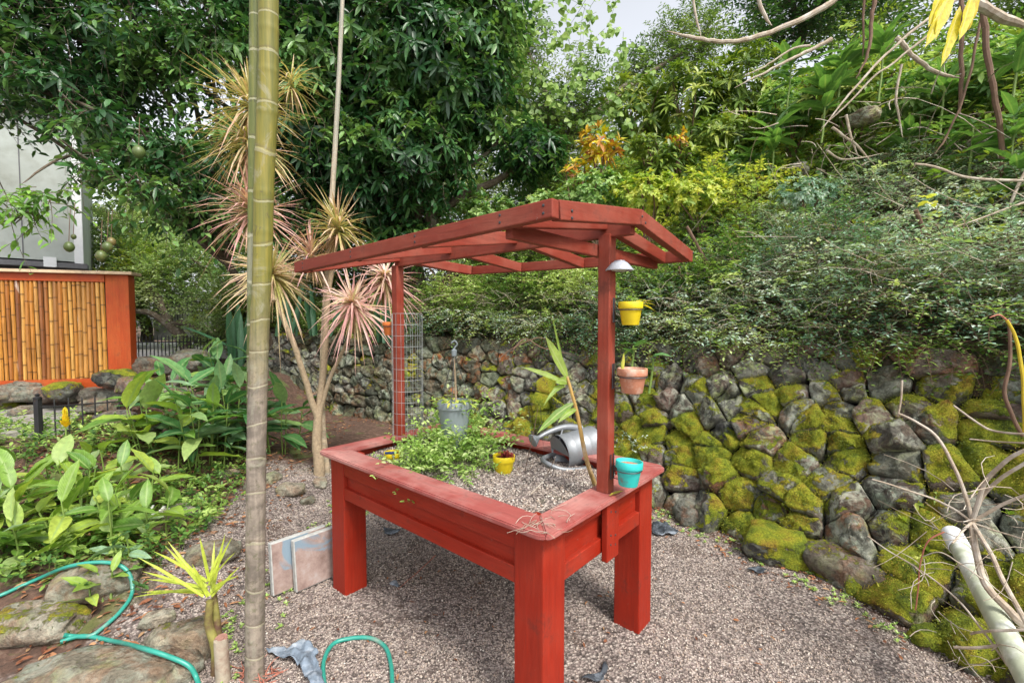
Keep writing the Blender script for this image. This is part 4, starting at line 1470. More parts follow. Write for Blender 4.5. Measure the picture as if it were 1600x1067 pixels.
# second yellow pot, half sunk, with a blue edge
c = tp(612, 722, .722)
pot('flower_pot', (c.x, c.y + .03, c.z + .05), .050, .085, M['yellow'], 'smaller yellow pot half sunk in the planter beside the herbs', soilcol='soil')
o = MB().box((-.03, -.004, -.006), (.03, .004, .006), .002).build('plant_label', M['bluepl'] if 'bluepl' in M else plain('blue_plastic', (.02, .05, .16), .4), None)
o.location = (c.x - .004, c.y - .018, c.z + .058); o.rotation_euler = (0, -.08, -.2); tag(o, 'dark blue plastic strip lying on the smaller yellow pot rim', 'plant tag')

# grey hanging-basket pot standing at the back of the herbs, its wire hanger still up
def hanging_pot():
    Yh = 2.62
    c = at(710, 626, Yh)
    h = c.z - .715
    h = min(max(h, .15), .26)
    r = .10
    p = root('hanging_pot', (c.x, c.y, c.z - h), 'grey plastic hanging basket pot with its wire hanger, standing behind the herbs', 'flower pot')
    rb = r * .62
    prof = [(.001, 0), (rb, 0), (r * .92, h * .84), (r, h * .85), (r, h * .97), (r * .97, h), (r * .9, h), (r * .86, h * .8), (.001, h * .78)]
    MB().lathe(prof, 36).build('pot_body', M['grey_pot'], p, True)
    top = Vector((0, 0, h + .27))
    for k in range(3):
        a = k * 2.094 + .5
        e = Vector((r * math.cos(a), r * math.sin(a), h * .95))
        MB().tube(spline([e, e * .55 + top * .42 + Vector((0, 0, .02)), top], 4), .0022, 5).build('hanger_wire', M['dwire'], p, True)
    hk = [top, top + Vector((0, 0, .03)), top + Vector((.018, 0, .055)), top + Vector((.002, 0, .075)), top + Vector((-.016, 0, .06))]
    MB().tube(spline(hk, 5), .0045, 6).build('hook', M['grey_pot'], p, True)
    MB().lathe([(.001, h + .255), (.014, h + .258), (.016, h + .29), (.004, h + .30)], 14).build('hanger_cap', M['grey_pot'], p, True)
    MB().tube(wob(spline([(.01, 0, h * .8), (.006, .01, h + .12), (.0, 0, h + .24)], 5), .004), [.006] * 11, 6).build('dead_stem', M['dbark'], p, True)
    lv = Leaves()
    n = 60
    a = rng.uniform(0, 6.28, n); rr = rng.uniform(.3, 1.15, n) * r
    P = np.stack([np.cos(a) * rr, np.sin(a) * rr, h * (.96 + .1 * rng.random(n))], -1)
    D = np.stack([np.cos(a), np.sin(a), rng.uniform(-.4, .6, n)], -1)
    lv.add(P, D, np.tile([0, 0, 1.0], (n, 1)), rng.uniform(.03, .055, n), rng.uniform(.012, .022, n), PROF4, .3)
    o = lv.build('yellowing_leaves', M['limeleaf'], p, world=False)
hanging_pot()

# wire mesh cylinder round the left post
def mesh_cage():
    c = TW(L - .067, W / 2 - .0, 0)
    ct = at(640, 490, c.y - .06)
    r = .094
    cx = at(636, 560, c.y - .04)
    base = Vector((cx.x, c.y - .03, .74))
    p = root('wire_mesh_cage', base, 'tall cylinder of galvanised wire mesh standing round the left hand post', 'plant cage')
    Ht = ct.z - base.z
    n = 12
    nv = 17
    for i in range(nv):
        a = 2 * math.pi * i / nv + .1
        q = Vector((r * math.cos(a), r * math.sin(a), 0))
        MB().tube([q, q + Vector((0, 0, Ht))], .0011, 4).build('upright_wire', M['wire'], p, True)
    for k in range(n + 1):
        z = Ht * k / n
        ring = [Vector((r * math.cos(a), r * math.sin(a), z)) for a in [i * math.pi / 14 for i in range(29)]]
        MB().tube(ring, .0012, 4).build('ring_wire', M['wire'], p, True)
mesh_cage()

# galvanised watering can on its side
def watering_can():
    c = tp(912, 728, .722)
    base = Vector((c.x - .135, c.y + .015, .708))
    p = root('watering_can', base, 'dented galvanised watering can lying on its side in the planter', 'watering can')
    # can axis points from its base (far right) to its mouth (near left)
    A = Vector((-.86, -.42, -.10)).normalized()
    U = Vector((-.15, -.1, 1)); U = (U - A * U.dot(A)).normalized()
    S = A.cross(U)
    Mx = Matrix((S, U, A)).transposed().to_4x4()
    Mx = Matrix.Translation((.11, .05, .098)) @ Mx @ Matrix.Scale(1.12, 4)
    R0, H0 = .088, .20
    prof = [(.001, -H0 / 2), (R0 * .96, -H0 / 2), (R0, -H0 / 2 + .004), (R0 * 1.02, -H0 / 2 + .010), (R0, -H0 / 2 + .016), (R0 * .97, -.03), (R0 * .985, -.026), (R0 * .97, -.022), (R0 * .94, .05), (R0 * .95, .055), (R0 * .935, .06), (R0 * .92, H0 / 2 - .01), (R0 * .96, H0 / 2), (R0 * .93, H0 / 2 + .003), (R0 * .90, H0 / 2), (R0 * .88, 0), (R0 * .88, -H0 / 2 + .01), (.001, -H0 / 2 + .01)]
    MB().lathe(prof, 40, M4=Mx).build('can_body', M['galv'], p, True)
    # half cover over the mouth
    m = MB()
    vs, fs = [], []
    for i in range(13):
        a = math.pi * i / 12
        vs.append(Mx @ Vector((R0 * .92 * math.cos(a), R0 * .92 * math.sin(a), H0 / 2 + .002 + .02 * math.sin(a))))
        vs.append(Mx @ Vector((R0 * .92 * math.cos(a), 0, H0 / 2 + .002)))
    for i in range(12): fs.append((2 * i, 2 * i + 2, 2 * i + 3, 2 * i + 1))
    MB().add(vs, fs).build('mouth_cover', M['galv'], p, True)
    # spout with rose
    sp = [Mx @ Vector(q) for q in ((.0, .075, -.06), (.0, .12, .02), (.0, .125, .12), (.005, .11, .19))]
    sp = [Mx @ Vector(q) for q in ((.03, .080, -.05), (.035, .105, .04), (.035, .10, .13), (.03, .085, .20))]
    MB().tube(spline(sp, 4), np.linspace(.020, .011, 13), 12).build('spout', M['galv'], p, True)
    d = (sp[-1] - sp[-2]).normalized()
    q = d.to_track_quat('Z', 'Y').to_matrix().to_4x4()
    Rm = Matrix.Translation(sp[-1]) @ q
    ro = MB().lathe([(.011, -.01), (.013, 0), (.034, .030), (.036, .034), (.034, .038), (.001, .046)], 24, M4=Rm).build('rose', M['galv'], p, True)
    # big carrying loop and back handle
    hp = [Mx @ Vector(q) for q in ((-.05, -.070, -.085), (-.085, -.09, -.02), (-.095, -.075, .07), (-.085, -.045, .155), (-.04, -.02, .20), (.02, -.02, .19), (.06, -.03, .13), (.075, -.035, .09))]
    hp = [Vector((q.x, q.y, max(q.z, .014))) for q in hp]
    MB().tube(spline(hp, 6), .0125, 12).build('handle', M['galv'], p, True)
    MB().tube([Mx @ Vector((.03, .098, .06)), Mx @ Vector((.0, .06, .098))], .005, 8).build('brace', M['galv'], p, True)
watering_can()

# dark wire plant support over the watering can
def plant_support():
    c = tp(872, 705, .73)
    p = root('wire_plant_support', c, 'thin dark wire plant support with legs standing over the watering can', 'plant support')
    for k in range(5):
        a = k * 1.2566 + .3
        q = Vector((.15 * math.cos(a), .10 * math.sin(a), 0))
        q2 = Vector((.19 * math.cos(a), .13 * math.sin(a), .30))
        MB().tube([q, q2], .0011, 4).build('leg', M['dwire'], p, True)
    for z, f in ((.10, 1.1), (.19, 1.2)):
        ring = [Vector((.15 * f * math.cos(a), .105 * f * math.sin(a), z + .012 * math.sin(a))) for a in [i * math.pi / 12 for i in range(25)]]
        MB().tube(ring, .0011, 4).build('ring', M['dwire'], p, True)
plant_support()

# tall blade-leaved plant leaning by the right post
def leaf_obj(parent, base, D, Nn, Lf, Wf, mat, droop=.3, name='leaf', prof=PROF_BIG, fold=.28, wave=.03):
    lv = Leaves()
    lv.add(np.array([[0.0, 0, 0]]), np.array([D], float), np.array([Nn], float), Lf, Wf, prof, droop, fold, .5, wave)
    me_o = lv.build(name, mat, None, world=False)
    me_o.location = base
    rel(me_o, parent)
    return me_o
def corn():
    Y0 = 2.05
    pts = [tp(931, 762, .725), at(916, 715, 2.03), at(905, 660, 2.0), at(893, 612, 1.98), at(886, 588, 1.98)]
    p = root('ginger_plant', pts[0], 'tall leaning plant with dry yellow stem and long blade leaves by right hand post', 'plant')
    MB().tube(wob(spline(pts, 5), .003), np.linspace(.011, .006, 21), 8).build('stem', M['drystem'], p, True, world=True)
    tops_ = [(886, 590, 852, 527, .020, .028, 0.02), (884, 598, 812, 574, .02, .016, .12), (890, 603, 866, 640, .03, .020, .35), (902, 640, 838, 700, .02, .020, -.05), (884, 600, 875, 580, .02, .030, .2)]
    ends = [((888, 594), (853, 527), .050, .0), ((889, 602), (813, 572), .026, .14), ((884, 604), (856, 636), .030, .9), ((899, 628), (848, 672), .038, .25), ((888, 600), (862, 590), .050, .6), ((884, 590), (862, 492), .012, .0), ((902, 640), (875, 660), .03, .5)]
    for (a, b), (c_, d_), wd, dr in ends:
        A_ = at(a, b, 1.985); B_ = at(c_, d_, 1.93)
        dv = B_ - A_
        Ln = dv.length
        D = dv / Ln + Vector((0, 0, dr))
        D.normalize()
        leaf_obj(p, A_, D[:], (.3, -1, .5), Ln * 1.03, wd, M['corn'], dr, prof=PROF4)
M['drystem'] = plain('dry_yellow_stem', (.42, .27, .08), .7, var=.35, sc=18, dirt=(.60, .50, .36), dirtsc=5, dth=(.5, .65))
corn()

# herbs: feathery green clump
def herbs(px, py, n, spread, hgt, label, mat, ll=.022, lw=.011, nl=12, sag=.3, z=.73, name='herb_clump', elong=1.0):
    c = tp(px, py, z)
    p = root(name, c, label, 'plant')
    P = np.stack([c.x + rng.normal(0, spread * .4, n) * elong, c.y + rng.normal(0, spread * .35, n), np.full(n, z)], -1)
    D = rdir(n, .3, 1.0); D[:, :2] += (P[:, :2] - np.array([c.x, c.y])) * 4
    Ls = hgt * rng.uniform(.5, 1.15, n)
    lv, tw = Leaves(), Twigs()
    sprays(P, D, Ls, nl, ll, lw, tw, lv, sag, .0016, .3, rng.random(n), .6, .7, .2, .2, True, PROF3)
    lv.build('leaves', mat, p, 'stuff'); tw.build('stems', M['greenstem'], p, 'stuff')
herbs(695, 724, 190, .22, .27, 'sprawling bright green parsley like herb filling the left half of the planter', M['herb'], .026, .013, nl=14)
herbs(725, 706, 150, .10, .40, 'upright leafy green herb stems in front of the grey hanging pot', M['herb'], .032, .017, 13, .1)
herbs(640, 722, 34, .07, .14, 'low grey green herb cushion in the left corner of the planter', M['sage'], .012, .006, 18, .5)
herbs(660, 690, 40, .12, .15, 'pale grey leaved herb in front of the wire mesh cage', M['sage'], .020, .009, 10, .3)
herbs(650, 735, 30, .06, .12, 'tiny bright herb tuft beside the smaller yellow pot', M['herb'], .014, .007, 14, .3)
herbs(985, 700, 10, .05, .14, 'thin weed sprouting on the far right corner of the planter', M['sage'], .02, .008, 8, .2, .74)
# dry twigs: in the planter and on its rim
def twig(pts, r, mat, label, name='twig', cat='twig', sub=4):
    ps = wob(spline(pts, sub), .004, 9)
    o = MB().tube(ps, np.linspace(r, r * .5, len(ps)), 5).build(name, mat, None, True)
    return tag(o, label, cat)
twig([tp(829, 772, .735), tp(850, 748, .77), at(868, 713, 1.92)], .0028, M['palebark'], 'pale dry stick propped on the watering can handle')
twig([tp(820, 735, .735), at(828, 700, 2.2), at(841, 636, 2.2)], .0022, M['twig'], 'thin brown stick standing upright left of the watering can')
def litter():
    n = 70
    P = []
    for i in range(n):
        a = rng.uniform(.01, .16); b = rng.uniform(.005, .2)
        w_ = TW(a, b, H + .004) if i < 40 else TW(rng.uniform(.1, 1.5), rng.uniform(.0, .13), H + .003)
        P.append(w_[:])
    tw = Twigs()
    n = 34
    D = rdir(n, -.1, .15)
    tw.add(curves(np.array(P[:n]), D, rng.uniform(.03, .09, n), 5, .02, .25), .0012, .0008)
    o = tw.build('dry_stalks', M['palebark']); tag(o, 'dry straw and stalks caught on the near corner of the planter rim', 'straw', kind='stuff')
litter()
# tangle of bare stems at the back corner of the planter
tw = Twigs()
c = tp(770, 690, .74)
n = 26
P = np.stack([c.x + rng.normal(0, .05, n), c.y + rng.normal(0, .05, n), np.full(n, .73)], -1)
tw.add(curves(P, rdir(n, .1, .8), rng.uniform(.08, .16, n), 5, .5, .3), .002, .001)
o = tw.build('bare_stems', M['redtwig']); tag(o, 'bare reddish stem tangle at the far edge of the planter', 'twigs', kind='stuff')

# a curl of dead yellow leaf at the post foot
lv = Leaves()
q = TW(.02, W / 2 - .05, H + .006)
dq = PLM.to_3x3() @ Vector((.2, .9, 0))
lv.add(np.array([q[:]]), np.array([dq[:]]), np.array([[0, 0, 1.0]]), .09, .018, PROF4, 0, .5)
o = lv.build('fallen_leaf', M['yellowleaf']); tag(o, 'curled yellow leaf lying on the rim at the right hand post foot', 'leaf')

# ------------------------------------------------------------------ pavers, fabric, hoses and bits on the ground
def slab(p0, p1, hgt, thick, lean, label):
    """paver standing on its edge along p0-p1, leaning back"""
    p0, p1 = Vector(p0), Vector(p1)
    d = (p1 - p0); Ln = d.length; d.normalize()
    nrm = Vector((d.y, -d.x, 0))         # towards the viewer / right
    up = (Vector((0, 0, 1)) - nrm * lean).normalized()
    nn = d.cross(up)
    Mx = Matrix((d, -nn if nn.dot(nrm) < 0 else nn, up)).transposed().to_4x4()
    Mx = Matrix.Translation(p0) @ Mx
    r_ = root('paver', p0, label, 'paving slab')
    m = MB().box((0, -thick, 0), (Ln, 0, hgt), .005)
    m.v = [tuple(Mx @ Vector(v)) for v in m.v]
    m.build('slab', M['paver'], r_, world=True)
    m = MB().box((.006, .0005, .006), (Ln - .006, .003, hgt - .006), .001)
    m.v = [tuple(Mx @ Vector(v)) for v in m.v]
    m.build('stained_face', M['paver_face'], r_, world=True)
A0 = onground(427, 936); A1 = A0 + Vector((.21, .235, 0))
slab((A0.x, A0.y, .0), (A1.x, A1.y, .0), .285, .035, .10, 'grey stone slab standing on edge, leaning behind the stained slab')
B0 = onground(462, 927); B1 = B0 + Vector((.20, .23, 0))
slab((B0.x + .012, B0.y - .015, .0), (B1.x + .012, B1.y - .015, .0), .285, .035, .10, 'stained brown and blue slab leaning on the left planter leg')

from mathutils.bvhtree import BVHTree
BV = []
for o_ in (RA, RB, RC, RD):
    BV.append(BVHTree.FromPolygons([v.co + o_.location for v in o_.data.vertices], [list(f.vertices) for f in o_.data.polygons]))
def onsurf(px, py, lift):
    g = onground(px, py, lift)
    r = Vector(ray(px, py)).normalized()
    e = Vector((0, 0, EYE))
    best = (g - e).length
    for b in BV:
        h = b.ray_cast(e, r)
        if h[0] is not None and h[3] < best:
            best = h[3]; g = h[0] + Vector((0, 0, lift))
    return g
def hose(pts, label, r=.0095, lift=.01):
    ps = []
    for q in pts:
        g = onsurf(q[0], q[1], lift)
        ps.append(g)
    ps = spline(ps, 8)
    ps = [Vector((p.x, p.y, max(p.z, float(gh(p.x, p.y)) + r * .8))) for p in ps]
    o = MB().tube(ps, r, 10).build('garden_hose', M['hose'], None, True)
    tag(o, label, 'hose')
    return o
hose([(-60, 955), (0, 931), (60, 905), (110, 890), (165, 884), (198, 896), (207, 925), (190, 955), (160, 982), (140, 995), (112, 996), (100, 998)], 'teal garden hose bending through the leafy bed on the left', lift=.02)
hose([(95, 1003), (130, 994), (180, 1003), (225, 1020), (265, 1033), (295, 1047), (308, 1062), (316, 1095)], 'teal garden hose running over the pale flat rock in the corner', lift=.02)
hose([(516, 1110), (507, 1070), (506, 1035), (520, 1008), (548, 997), (580, 998), (602, 1012), (611, 1040), (613, 1075), (614, 1110)], 'loop of teal garden hose on the gravel in front of the planter')

def cloth(name, outline, mat, label, cat, hz=.02, lift=.012):
    """crumpled sheet from a pixel outline on the ground"""
    Pn = [onground(*q) for q in outline]
    c = sum(Pn, Vector()) / len(Pn)
    bm = bmesh.new()
    vs = [bm.verts.new((p.x, p.y, 0)) for p in Pn]
    f = bm.faces.new(vs)
    bmesh.ops.triangulate(bm, faces=[f])
    for _ in range(4):
        bmesh.ops.subdivide_edges(bm, edges=[e for e in bm.edges if e.calc_length() > .012], cuts=1, use_grid_fill=True)
    sdv = rng.uniform(0, 50)
    for v in bm.verts:
        n_ = abs(mnoise.noise(Vector((v.co.x * 14, v.co.y * 14, sdv)))) * 1.6 + abs(mnoise.noise(Vector((v.co.x * 40, v.co.y * 40, sdv)))) * .4
        v.co.z = float(gh(v.co.x, v.co.y)) + lift + hz * n_
        v.co.x += .01 * mnoise.noise(Vector((v.co.x * 20, v.co.y * 20, 3)))
    bmesh.ops.recalc_face_normals(bm, faces=bm.faces)
    r_ = bmesh.ops.solidify(bm, geom=bm.faces, thickness=.0012)
    me = bpy.data.meshes.new(name)
    bm.to_mesh(me); bm.free()
    me.polygons.foreach_set('use_smooth', [True] * len(me.polygons))
    me.materials.append(mat)
    o = link(name, me)
    return tag(o, label, cat)
cloth('weed_fabric', [(415, 1024), (448, 1019), (470, 1009), (490, 1017), (498, 1024), (494, 1036), (503, 1062), (512, 1085), (488, 1085), (468, 1048), (440, 1036)], M['fabric_blue'], 'torn dusty blue grey weed fabric poking out of the gravel by the palm', 'fabric', .03)
cloth('weed_fabric', [(1020, 818), (1036, 819), (1060, 834), (1056, 840), (1019, 839)], M['fabric'], 'triangle of dark weed fabric showing right of the planter leg', 'fabric', .03)
cloth('weed_fabric', [(600, 831), (612, 829), (626, 833), (622, 837), (601, 838)], M['fabric'], 'tiny black fabric scrap under the planter, far side', 'fabric', .02)
cloth('weed_fabric', [(905, 1067), (938, 1058), (945, 1040), (950, 1052), (940, 1070)], M['fabric'], 'dark scrap of weed fabric in front of the nearest planter leg', 'fabric', .015)
cloth('weed_fabric', [(608, 914), (616, 912), (626, 919), (622, 923), (610, 920)], M['fabric_blue'], 'small dark blue scrap in the gravel under the planter', 'fabric', .02)
cloth('weed_fabric', [(1168, 893), (1185, 888), (1202, 897), (1190, 901)], M['fabric'], 'small grey scrap in the gravel near the mossy boulder', 'fabric', .015)
g0, g1 = onground(1132, 909, .006), onground(1161, 922, .006)
twig([g0, (g0 + g1) / 2, g1], .003, M['palebark'], 'short pale stick lying on the gravel right of the planter')
g0, g1 = onground(680, 868, .006), onground(622, 921, .006)
twig([g0, (g0 + g1) / 2 + Vector((.01, 0, .004)), g1], .003, M['redtwig'], 'thin reddish stick lying on the gravel under the planter')

# ------------------------------------------------------------------ fallen leaves and small weeds on the ground
def fallen():
    lv = Leaves()
    n = 5200
    y = 1.7 + 4.6 * rng.random(n)
    x = -1.35 - .18 * (y - 2) - rng.random(n) ** .7 * (1.0 + .35 * y)
    k = (x > -1.1 * y) & ((y > 2.3) | (x < -1.3))
    x, y = x[k], y[k]
    P = np.stack([x, y, gh(x, y) + .012], -1)
    n = len(P)
    lv.add(P, rdir(n, -.1, .3), np.array([0, 0, 1.0]) + rdir(n) * .5, rng.uniform(.02, .065, n), rng.uniform(.010, .022, n), PROF3, .1, .5)
    # along the wall foot
    n = 900
    s = rng.uniform(1.5, 9.4, n); off_ = rng.random(n) ** 1.5 * .35
    b = lerpl(s, BA); tq = lerpl(s, TA); dd = unit(b - tq)
    q = b + dd * off_[:, None]
    P = np.stack([q[:, 0], q[:, 1], gh(q[:, 0], q[:, 1]) + .012], -1)
    lv.add(P, rdir(n, -.1, .3), np.array([0, 0, 1.0]) + rdir(n) * .5, rng.uniform(.015, .045, n), rng.uniform(.008, .018, n), PROF3, .1, .5)
    n = 240
    y = rng.uniform(1.5, 4.2, n); x = rng.uniform(-1.8, 1.4, n)
    x = np.minimum(x, np.interp(y, BA[::-1, 1][:11], BA[::-1, 0][:11]) - .03)
    P = np.stack([x, y, gh(x, y) + .010], -1)
    lv.add(P, rdir(n, -.1, .3), np.array([0, 0, 1.0]) + rdir(n) * .5, rng.uniform(.012, .04, n), rng.uniform(.006, .016, n), PROF3, .1, .5)
    o = lv.build('leaf_litter', M['dead'])
    tag(o, 'brown fallen leaves strewn under the leafy beds and along the wall foot', 'fallen leaves', kind='stuff')
    lv = Leaves()
    n = 260
    s = rng.uniform(5.5, 9.3, n); off_ = rng.random(n) * .25
    b = lerpl(s, BA); tq = lerpl(s, TA); dd = unit(b - tq); q = b + dd * off_[:, None]
    P = np.stack([q[:, 0], q[:, 1], gh(q[:, 0], q[:, 1])], -1)
    P2 = np.stack([rng.uniform(-1.5, -1.1, 160), rng.uniform(1.8, 4.5, 160), np.zeros(160)], -1); P2[:, 2] = gh(P2[:, 0], P2[:, 1])
    P = np.concatenate([P, P2])
    whorls(P + np.array([0, 0, .012]), np.tile([0, 0, 1.0], (len(P), 1)), 7, .022, .009, lv, (.1, 1.0), .2)
    o = lv.build('low_weeds', M['herb']); tag(o, 'tiny green weeds along the gravel edge', 'weeds', kind='stuff')
fallen()

# ------------------------------------------------------------------ palms and the tricolour dracaena
def trunk(name, pts, rads, mat, label, cat, seg=16, part='trunk', group=None):
    p = root(name, pts[0], label, cat, group)
    MB().tube(pts, rads, seg).build(part, mat, p, True, world=True)
    return p
b0 = onground(398, 1062)
pts = spline([b0 - Vector((0, 0, .05)), at(398, 950, b0.y + .005), at(400, 700, b0.y), at(408, 480, b0.y), at(413, 300, b0.y), at(418, 150, b0.y - .01), at(420, 0, b0.y - .02), at(425, -300, b0.y - .03), at(430, -620, b0.y - .05)], 12)
pts = [pts[0].lerp(pts[-1], 0) if False else p_ for p_ in pts]
fine = spline(pts, 4)
rad_ = np.interp(np.linspace(0, 1, len(fine)), [0, .05, .4, .6, 1], [.042, .037, .035, .038, .033])
rad_ = rad_ * (1 + .045 * np.array([max(0.0, 1 - min((p_.z / .155) % 1.0, 1 - (p_.z / .155) % 1.0) * 9) for p_ in fine]))
big = trunk('cane_palm', wob(fine, .004, 2.0), rad_, M['palm'], 'thick ringed palm trunk, grey below and green above, standing nearest the camera', 'palm tree', 20)
# dead sheath fibres at its foot
tw = Twigs(); n = 60
P = np.stack([b0.x + rng.normal(-.01, .05, n), b0.y + rng.normal(0, .04, n), np.full(n, b0.z)], -1)
tw.add(curves(P, rdir(n, .2, 1), rng.uniform(.04, .12, n), 4, .3, .2), .003, .001)
tw.build('root_fibres', M['redtwig'], big, 'stuff')
b1 = b0 + Vector((-.055, .07, 0))
pts = spline([b1, at(397, 900, b1.y), at(396, 620, b1.y), at(397, 380, b1.y), at(399, 150, b1.y), at(400, 0, b1.y), at(402, -300, b1.y), at(404, -600, b1.y)], 12)
trunk('cane_palm', pts, .0255, M['palm2'] if 'palm2' in M else palm_bark('slender_palm_bark', (.10, .10, .05), (.10, .13, .03), .9, 1.4, .17, (.45, .43, .30)), 'slender green palm stem close behind the thick trunk, on its left', 'palm tree', 12)

g2 = onground(499, 742)
pts = spline([g2 + Vector((.03, .1, -.02)), at(503, 640, g2.y + .1), at(508, 480, g2.y + .1), at(520, 290, g2.y + .1), at(528, 150, g2.y + .1), at(535, 0, g2.y + .1), at(545, -250, g2.y + .1)], 10)
trunk('thin_palm', pts, np.linspace(.030, .016, len(pts)), M['palm_thin'], 'very tall thin pale ringed trunk rising behind the dracaena heads', 'palm tree', 12)

def rosette(lv, c, A, n, ll, lw, elev=(-.6, 1.3), droop=.10, rnd=None):
    Cn = np.array([c[:]]); 
    A = unit(np.array([A], float))
    X = unit(np.cross(A, [[.3, .9, .1]])); Y = np.cross(A, X)
    a = np.arange(n) * 2.39996; e = np.interp(np.arange(n) / n, [0, 1], [elev[0], elev[1]]) + rng.normal(0, .12, n)
    D = (X * np.cos(a)[:, None] + Y * np.sin(a)[:, None]) * np.cos(e)[:, None] + A * np.sin(e)[:, None]
    P = Cn + A * (np.arange(n) / n * .10 - .05)[:, None]
    lv.add(P, D, np.tile(A, (n, 1)) + rdir(n) * .1, ll * rng.uniform(.6, 1.15, n), lw * rng.uniform(.7, 1.2, n), [(0, .5), (.18, 1), (.42, .95), (.7, .75), (1, 0)], droop * rng.uniform(.1, 2.2, n) ** 1.3, .45, rnd)

M['deadstraw'] = leaf_mat('dead_straw_leaf', [(.22, .13, .06), (.38, .26, .13), (.50, .38, .22)], .8, .2)
def dracaena():
    p = root('dracaena_tree', g2, 'multi headed dracaena with spiky pink and cream leaf rosettes on forked tan stems', 'dracaena')
    Y = g2.y
    fork = at(497, 655, Y)
    base = g2 - Vector((0, 0, .03))
    m = MB(); m.tube(wob(spline([base, at(498, 720, Y), at(495, 690, Y), fork], 5), .006, 12), np.linspace(.050, .038, 16), 12)
    m.build('trunk', M['dbark'], p, True, world=True)
    def br(q, r0=.022, r1=.012):
        ps = wob(spline(q, 6), .006, 10)
        MB().tube(ps, np.linspace(r0, r1, len(ps)), 9).build('branch', M['dbark'], p, True, world=True)
    heads = []
    Yl = 4.1
    br([fork, at(482, 610, Y - .05), at(460, 540, Y - .15), at(440, 490, Y - .2), at(428, 440, Yl)], .030, .016)
    br([fork, at(512, 600, Y), at(530, 560, Y), at(548, 520, Y - .05), at(553, 488, Y - .1)], .020, .012)
    br([fork, at(507, 560, Y + .05), at(512, 470, Y + .02), at(520, 410, Y), at(527, 372, Y)], .034, .016)
    br([at(428, 470, Y - .2), at(412, 400, Yl), at(398, 345, Yl)], .016, .013)
    br([at(398, 345, Yl), at(390, 290, Yl), at(388, 230, Yl), at(387, 180, Yl)], .014, .012)
    br([at(515, 450, Y), at(500, 430, Y), at(488, 405, Y)], .014, .010)
    br([at(553, 500, Y - .1), at(580, 470, Y), at(600, 440, Y)], .012, .009)
    H_ = [  # px, py, Y, axis, n leaves, length, width, material
        (392, 165, Yl, (-.05, -.2, 1), 150, .52, .018, 'dracaena', (-.5, 1.3)),
        (390, 225, Yl, (-.15, -.3, .8), 120, .50, .018, 'dracaena', (-.5, .7)),
        (395, 330, Yl, (.0, -.45, .9), 170, .50, .018, 'dracaena_pink', (-.45, 1.3)),
        (427, 432, Yl, (.05, -.6, .6), 175, .48, .018, 'dracaena', (-.6, 1.2)),
        (528, 358, Y, (.02, -.15, 1), 130, .42, .017, 'dracaena', (-.35, 1.4)),
        (487, 402, Y - .1, (.0, -.2, 1), 80, .36, .016, 'dracaena_pink', (-.2, 1.3)),
        (553, 478, Y - .2, (.05, -.6, .5), 130, .36, .016, 'dracaena_pink', (-.6, 1.2)),
        (602, 436, Y + .05, (.1, -.3, .8), 120, .38, .016, 'dracaena_pink', (-.7, .9)),
        (455, 130, Yl + .3, (.1, -.1, 1), 60, .40, .012, 'dracaena', (-.5, 1.0)),
    ]
    for (px, py, Yh, A, n, ll, lw, mt, el) in H_:
        lv = Leaves()
        rosette(lv, at(px, py, Yh), A, n, ll, lw, el, .30)
        lv.build('leaf_rosette', M[mt], p, 'stuff')
        m_ = n // 5
        c_ = np.array(at(px, py, Yh)[:])
        lv = Leaves()
        ang = rng.uniform(0, 6.28, m_)
        D = np.stack([np.cos(ang) * .5, np.sin(ang) * .5, rng.uniform(-1.3, -.4, m_)], -1)
        lv.add(np.tile(c_ - np.array([0, 0, .05]), (m_, 1)), D, np.stack([np.cos(ang), np.sin(ang), ang * 0], -1), ll * rng.uniform(.3, .65, m_), lw * .8, [(0, .6), (.3, 1), (.7, .7), (1, 0)], .3, .6)
        lv.build('dead_leaves', M['deadstraw'], p, 'stuff')
dracaena()

def seedling():
    g = onground(338, 1052)
    Y = g.y
    p = root('palm_seedling', g, 'small palm seedling with yellow green split fronds on a short brown stem', 'palm')
    t = at(328, 938, Y)
    MB().tube(wob(spline([g - Vector((0, 0, .03)), at(337, 1010, Y), at(327, 975, Y), t], 5), .003, 14), np.linspace(.022, .014, 16), 12).build('stem', M['stemmix'], p, True, world=True)
    MB().tube(spline([at(342, 1030, Y + .02), at(340, 980, Y + .02), at(334, 925, Y + .02)], 5), np.linspace(.020, .010, 11), 10).build('leaf_sheath', M['stemmix'], p, True, world=True)
    ends = [(215, 870), (225, 893), (232, 905), (242, 862), (258, 852), (262, 845), (280, 870), (312, 838), (335, 845), (352, 832), (363, 838), (368, 862), (374, 885), (226, 925), (215, 932), (345, 860), (300, 880), (356, 905), (372, 900)]
    for i, (ex, ey) in enumerate(ends):
        s0 = at(328 + (i % 5 - 2) * 2, 935 - (i % 4) * 8, Y - .01)
        e = at(ex, ey, Y + rng.uniform(-.14, .12))
        d = e - s0
        leaf_obj(p, s0 + d * .06, (d.normalized() + Vector((0, 0, .06)))[:], (.2, -.6, .8), d.length * 1.0, .0125, M['frond'], .06, 'leaflet', PROF_STRAP, .5, 0)
    q = root('cut_stem', g + Vector((.035, -.02, 0)), 'pale sawn palm stump beside the yellow seedling', 'stump')
    c = at(345, 998, Y - .04)
    ps = [Vector((c.x + .006, c.y, g.z - .02)), Vector((c.x + .004, c.y, g.z + .05)), c]
    MB().tube(spline(ps, 4), [.030, .030, .029, .028, .028, .027, .027, .027, .026], 16).build('stump_body', M['stumpb'], q, True, world=True)
    m = MB().lathe([(.001, .004), (.012, .004), (.013, .001), (.025, .002)], 20)
    o = m.build('cut_face', M['bark2'], q, True); o.location = c - q.location; o.rotation_euler = (.35, 0, 0)
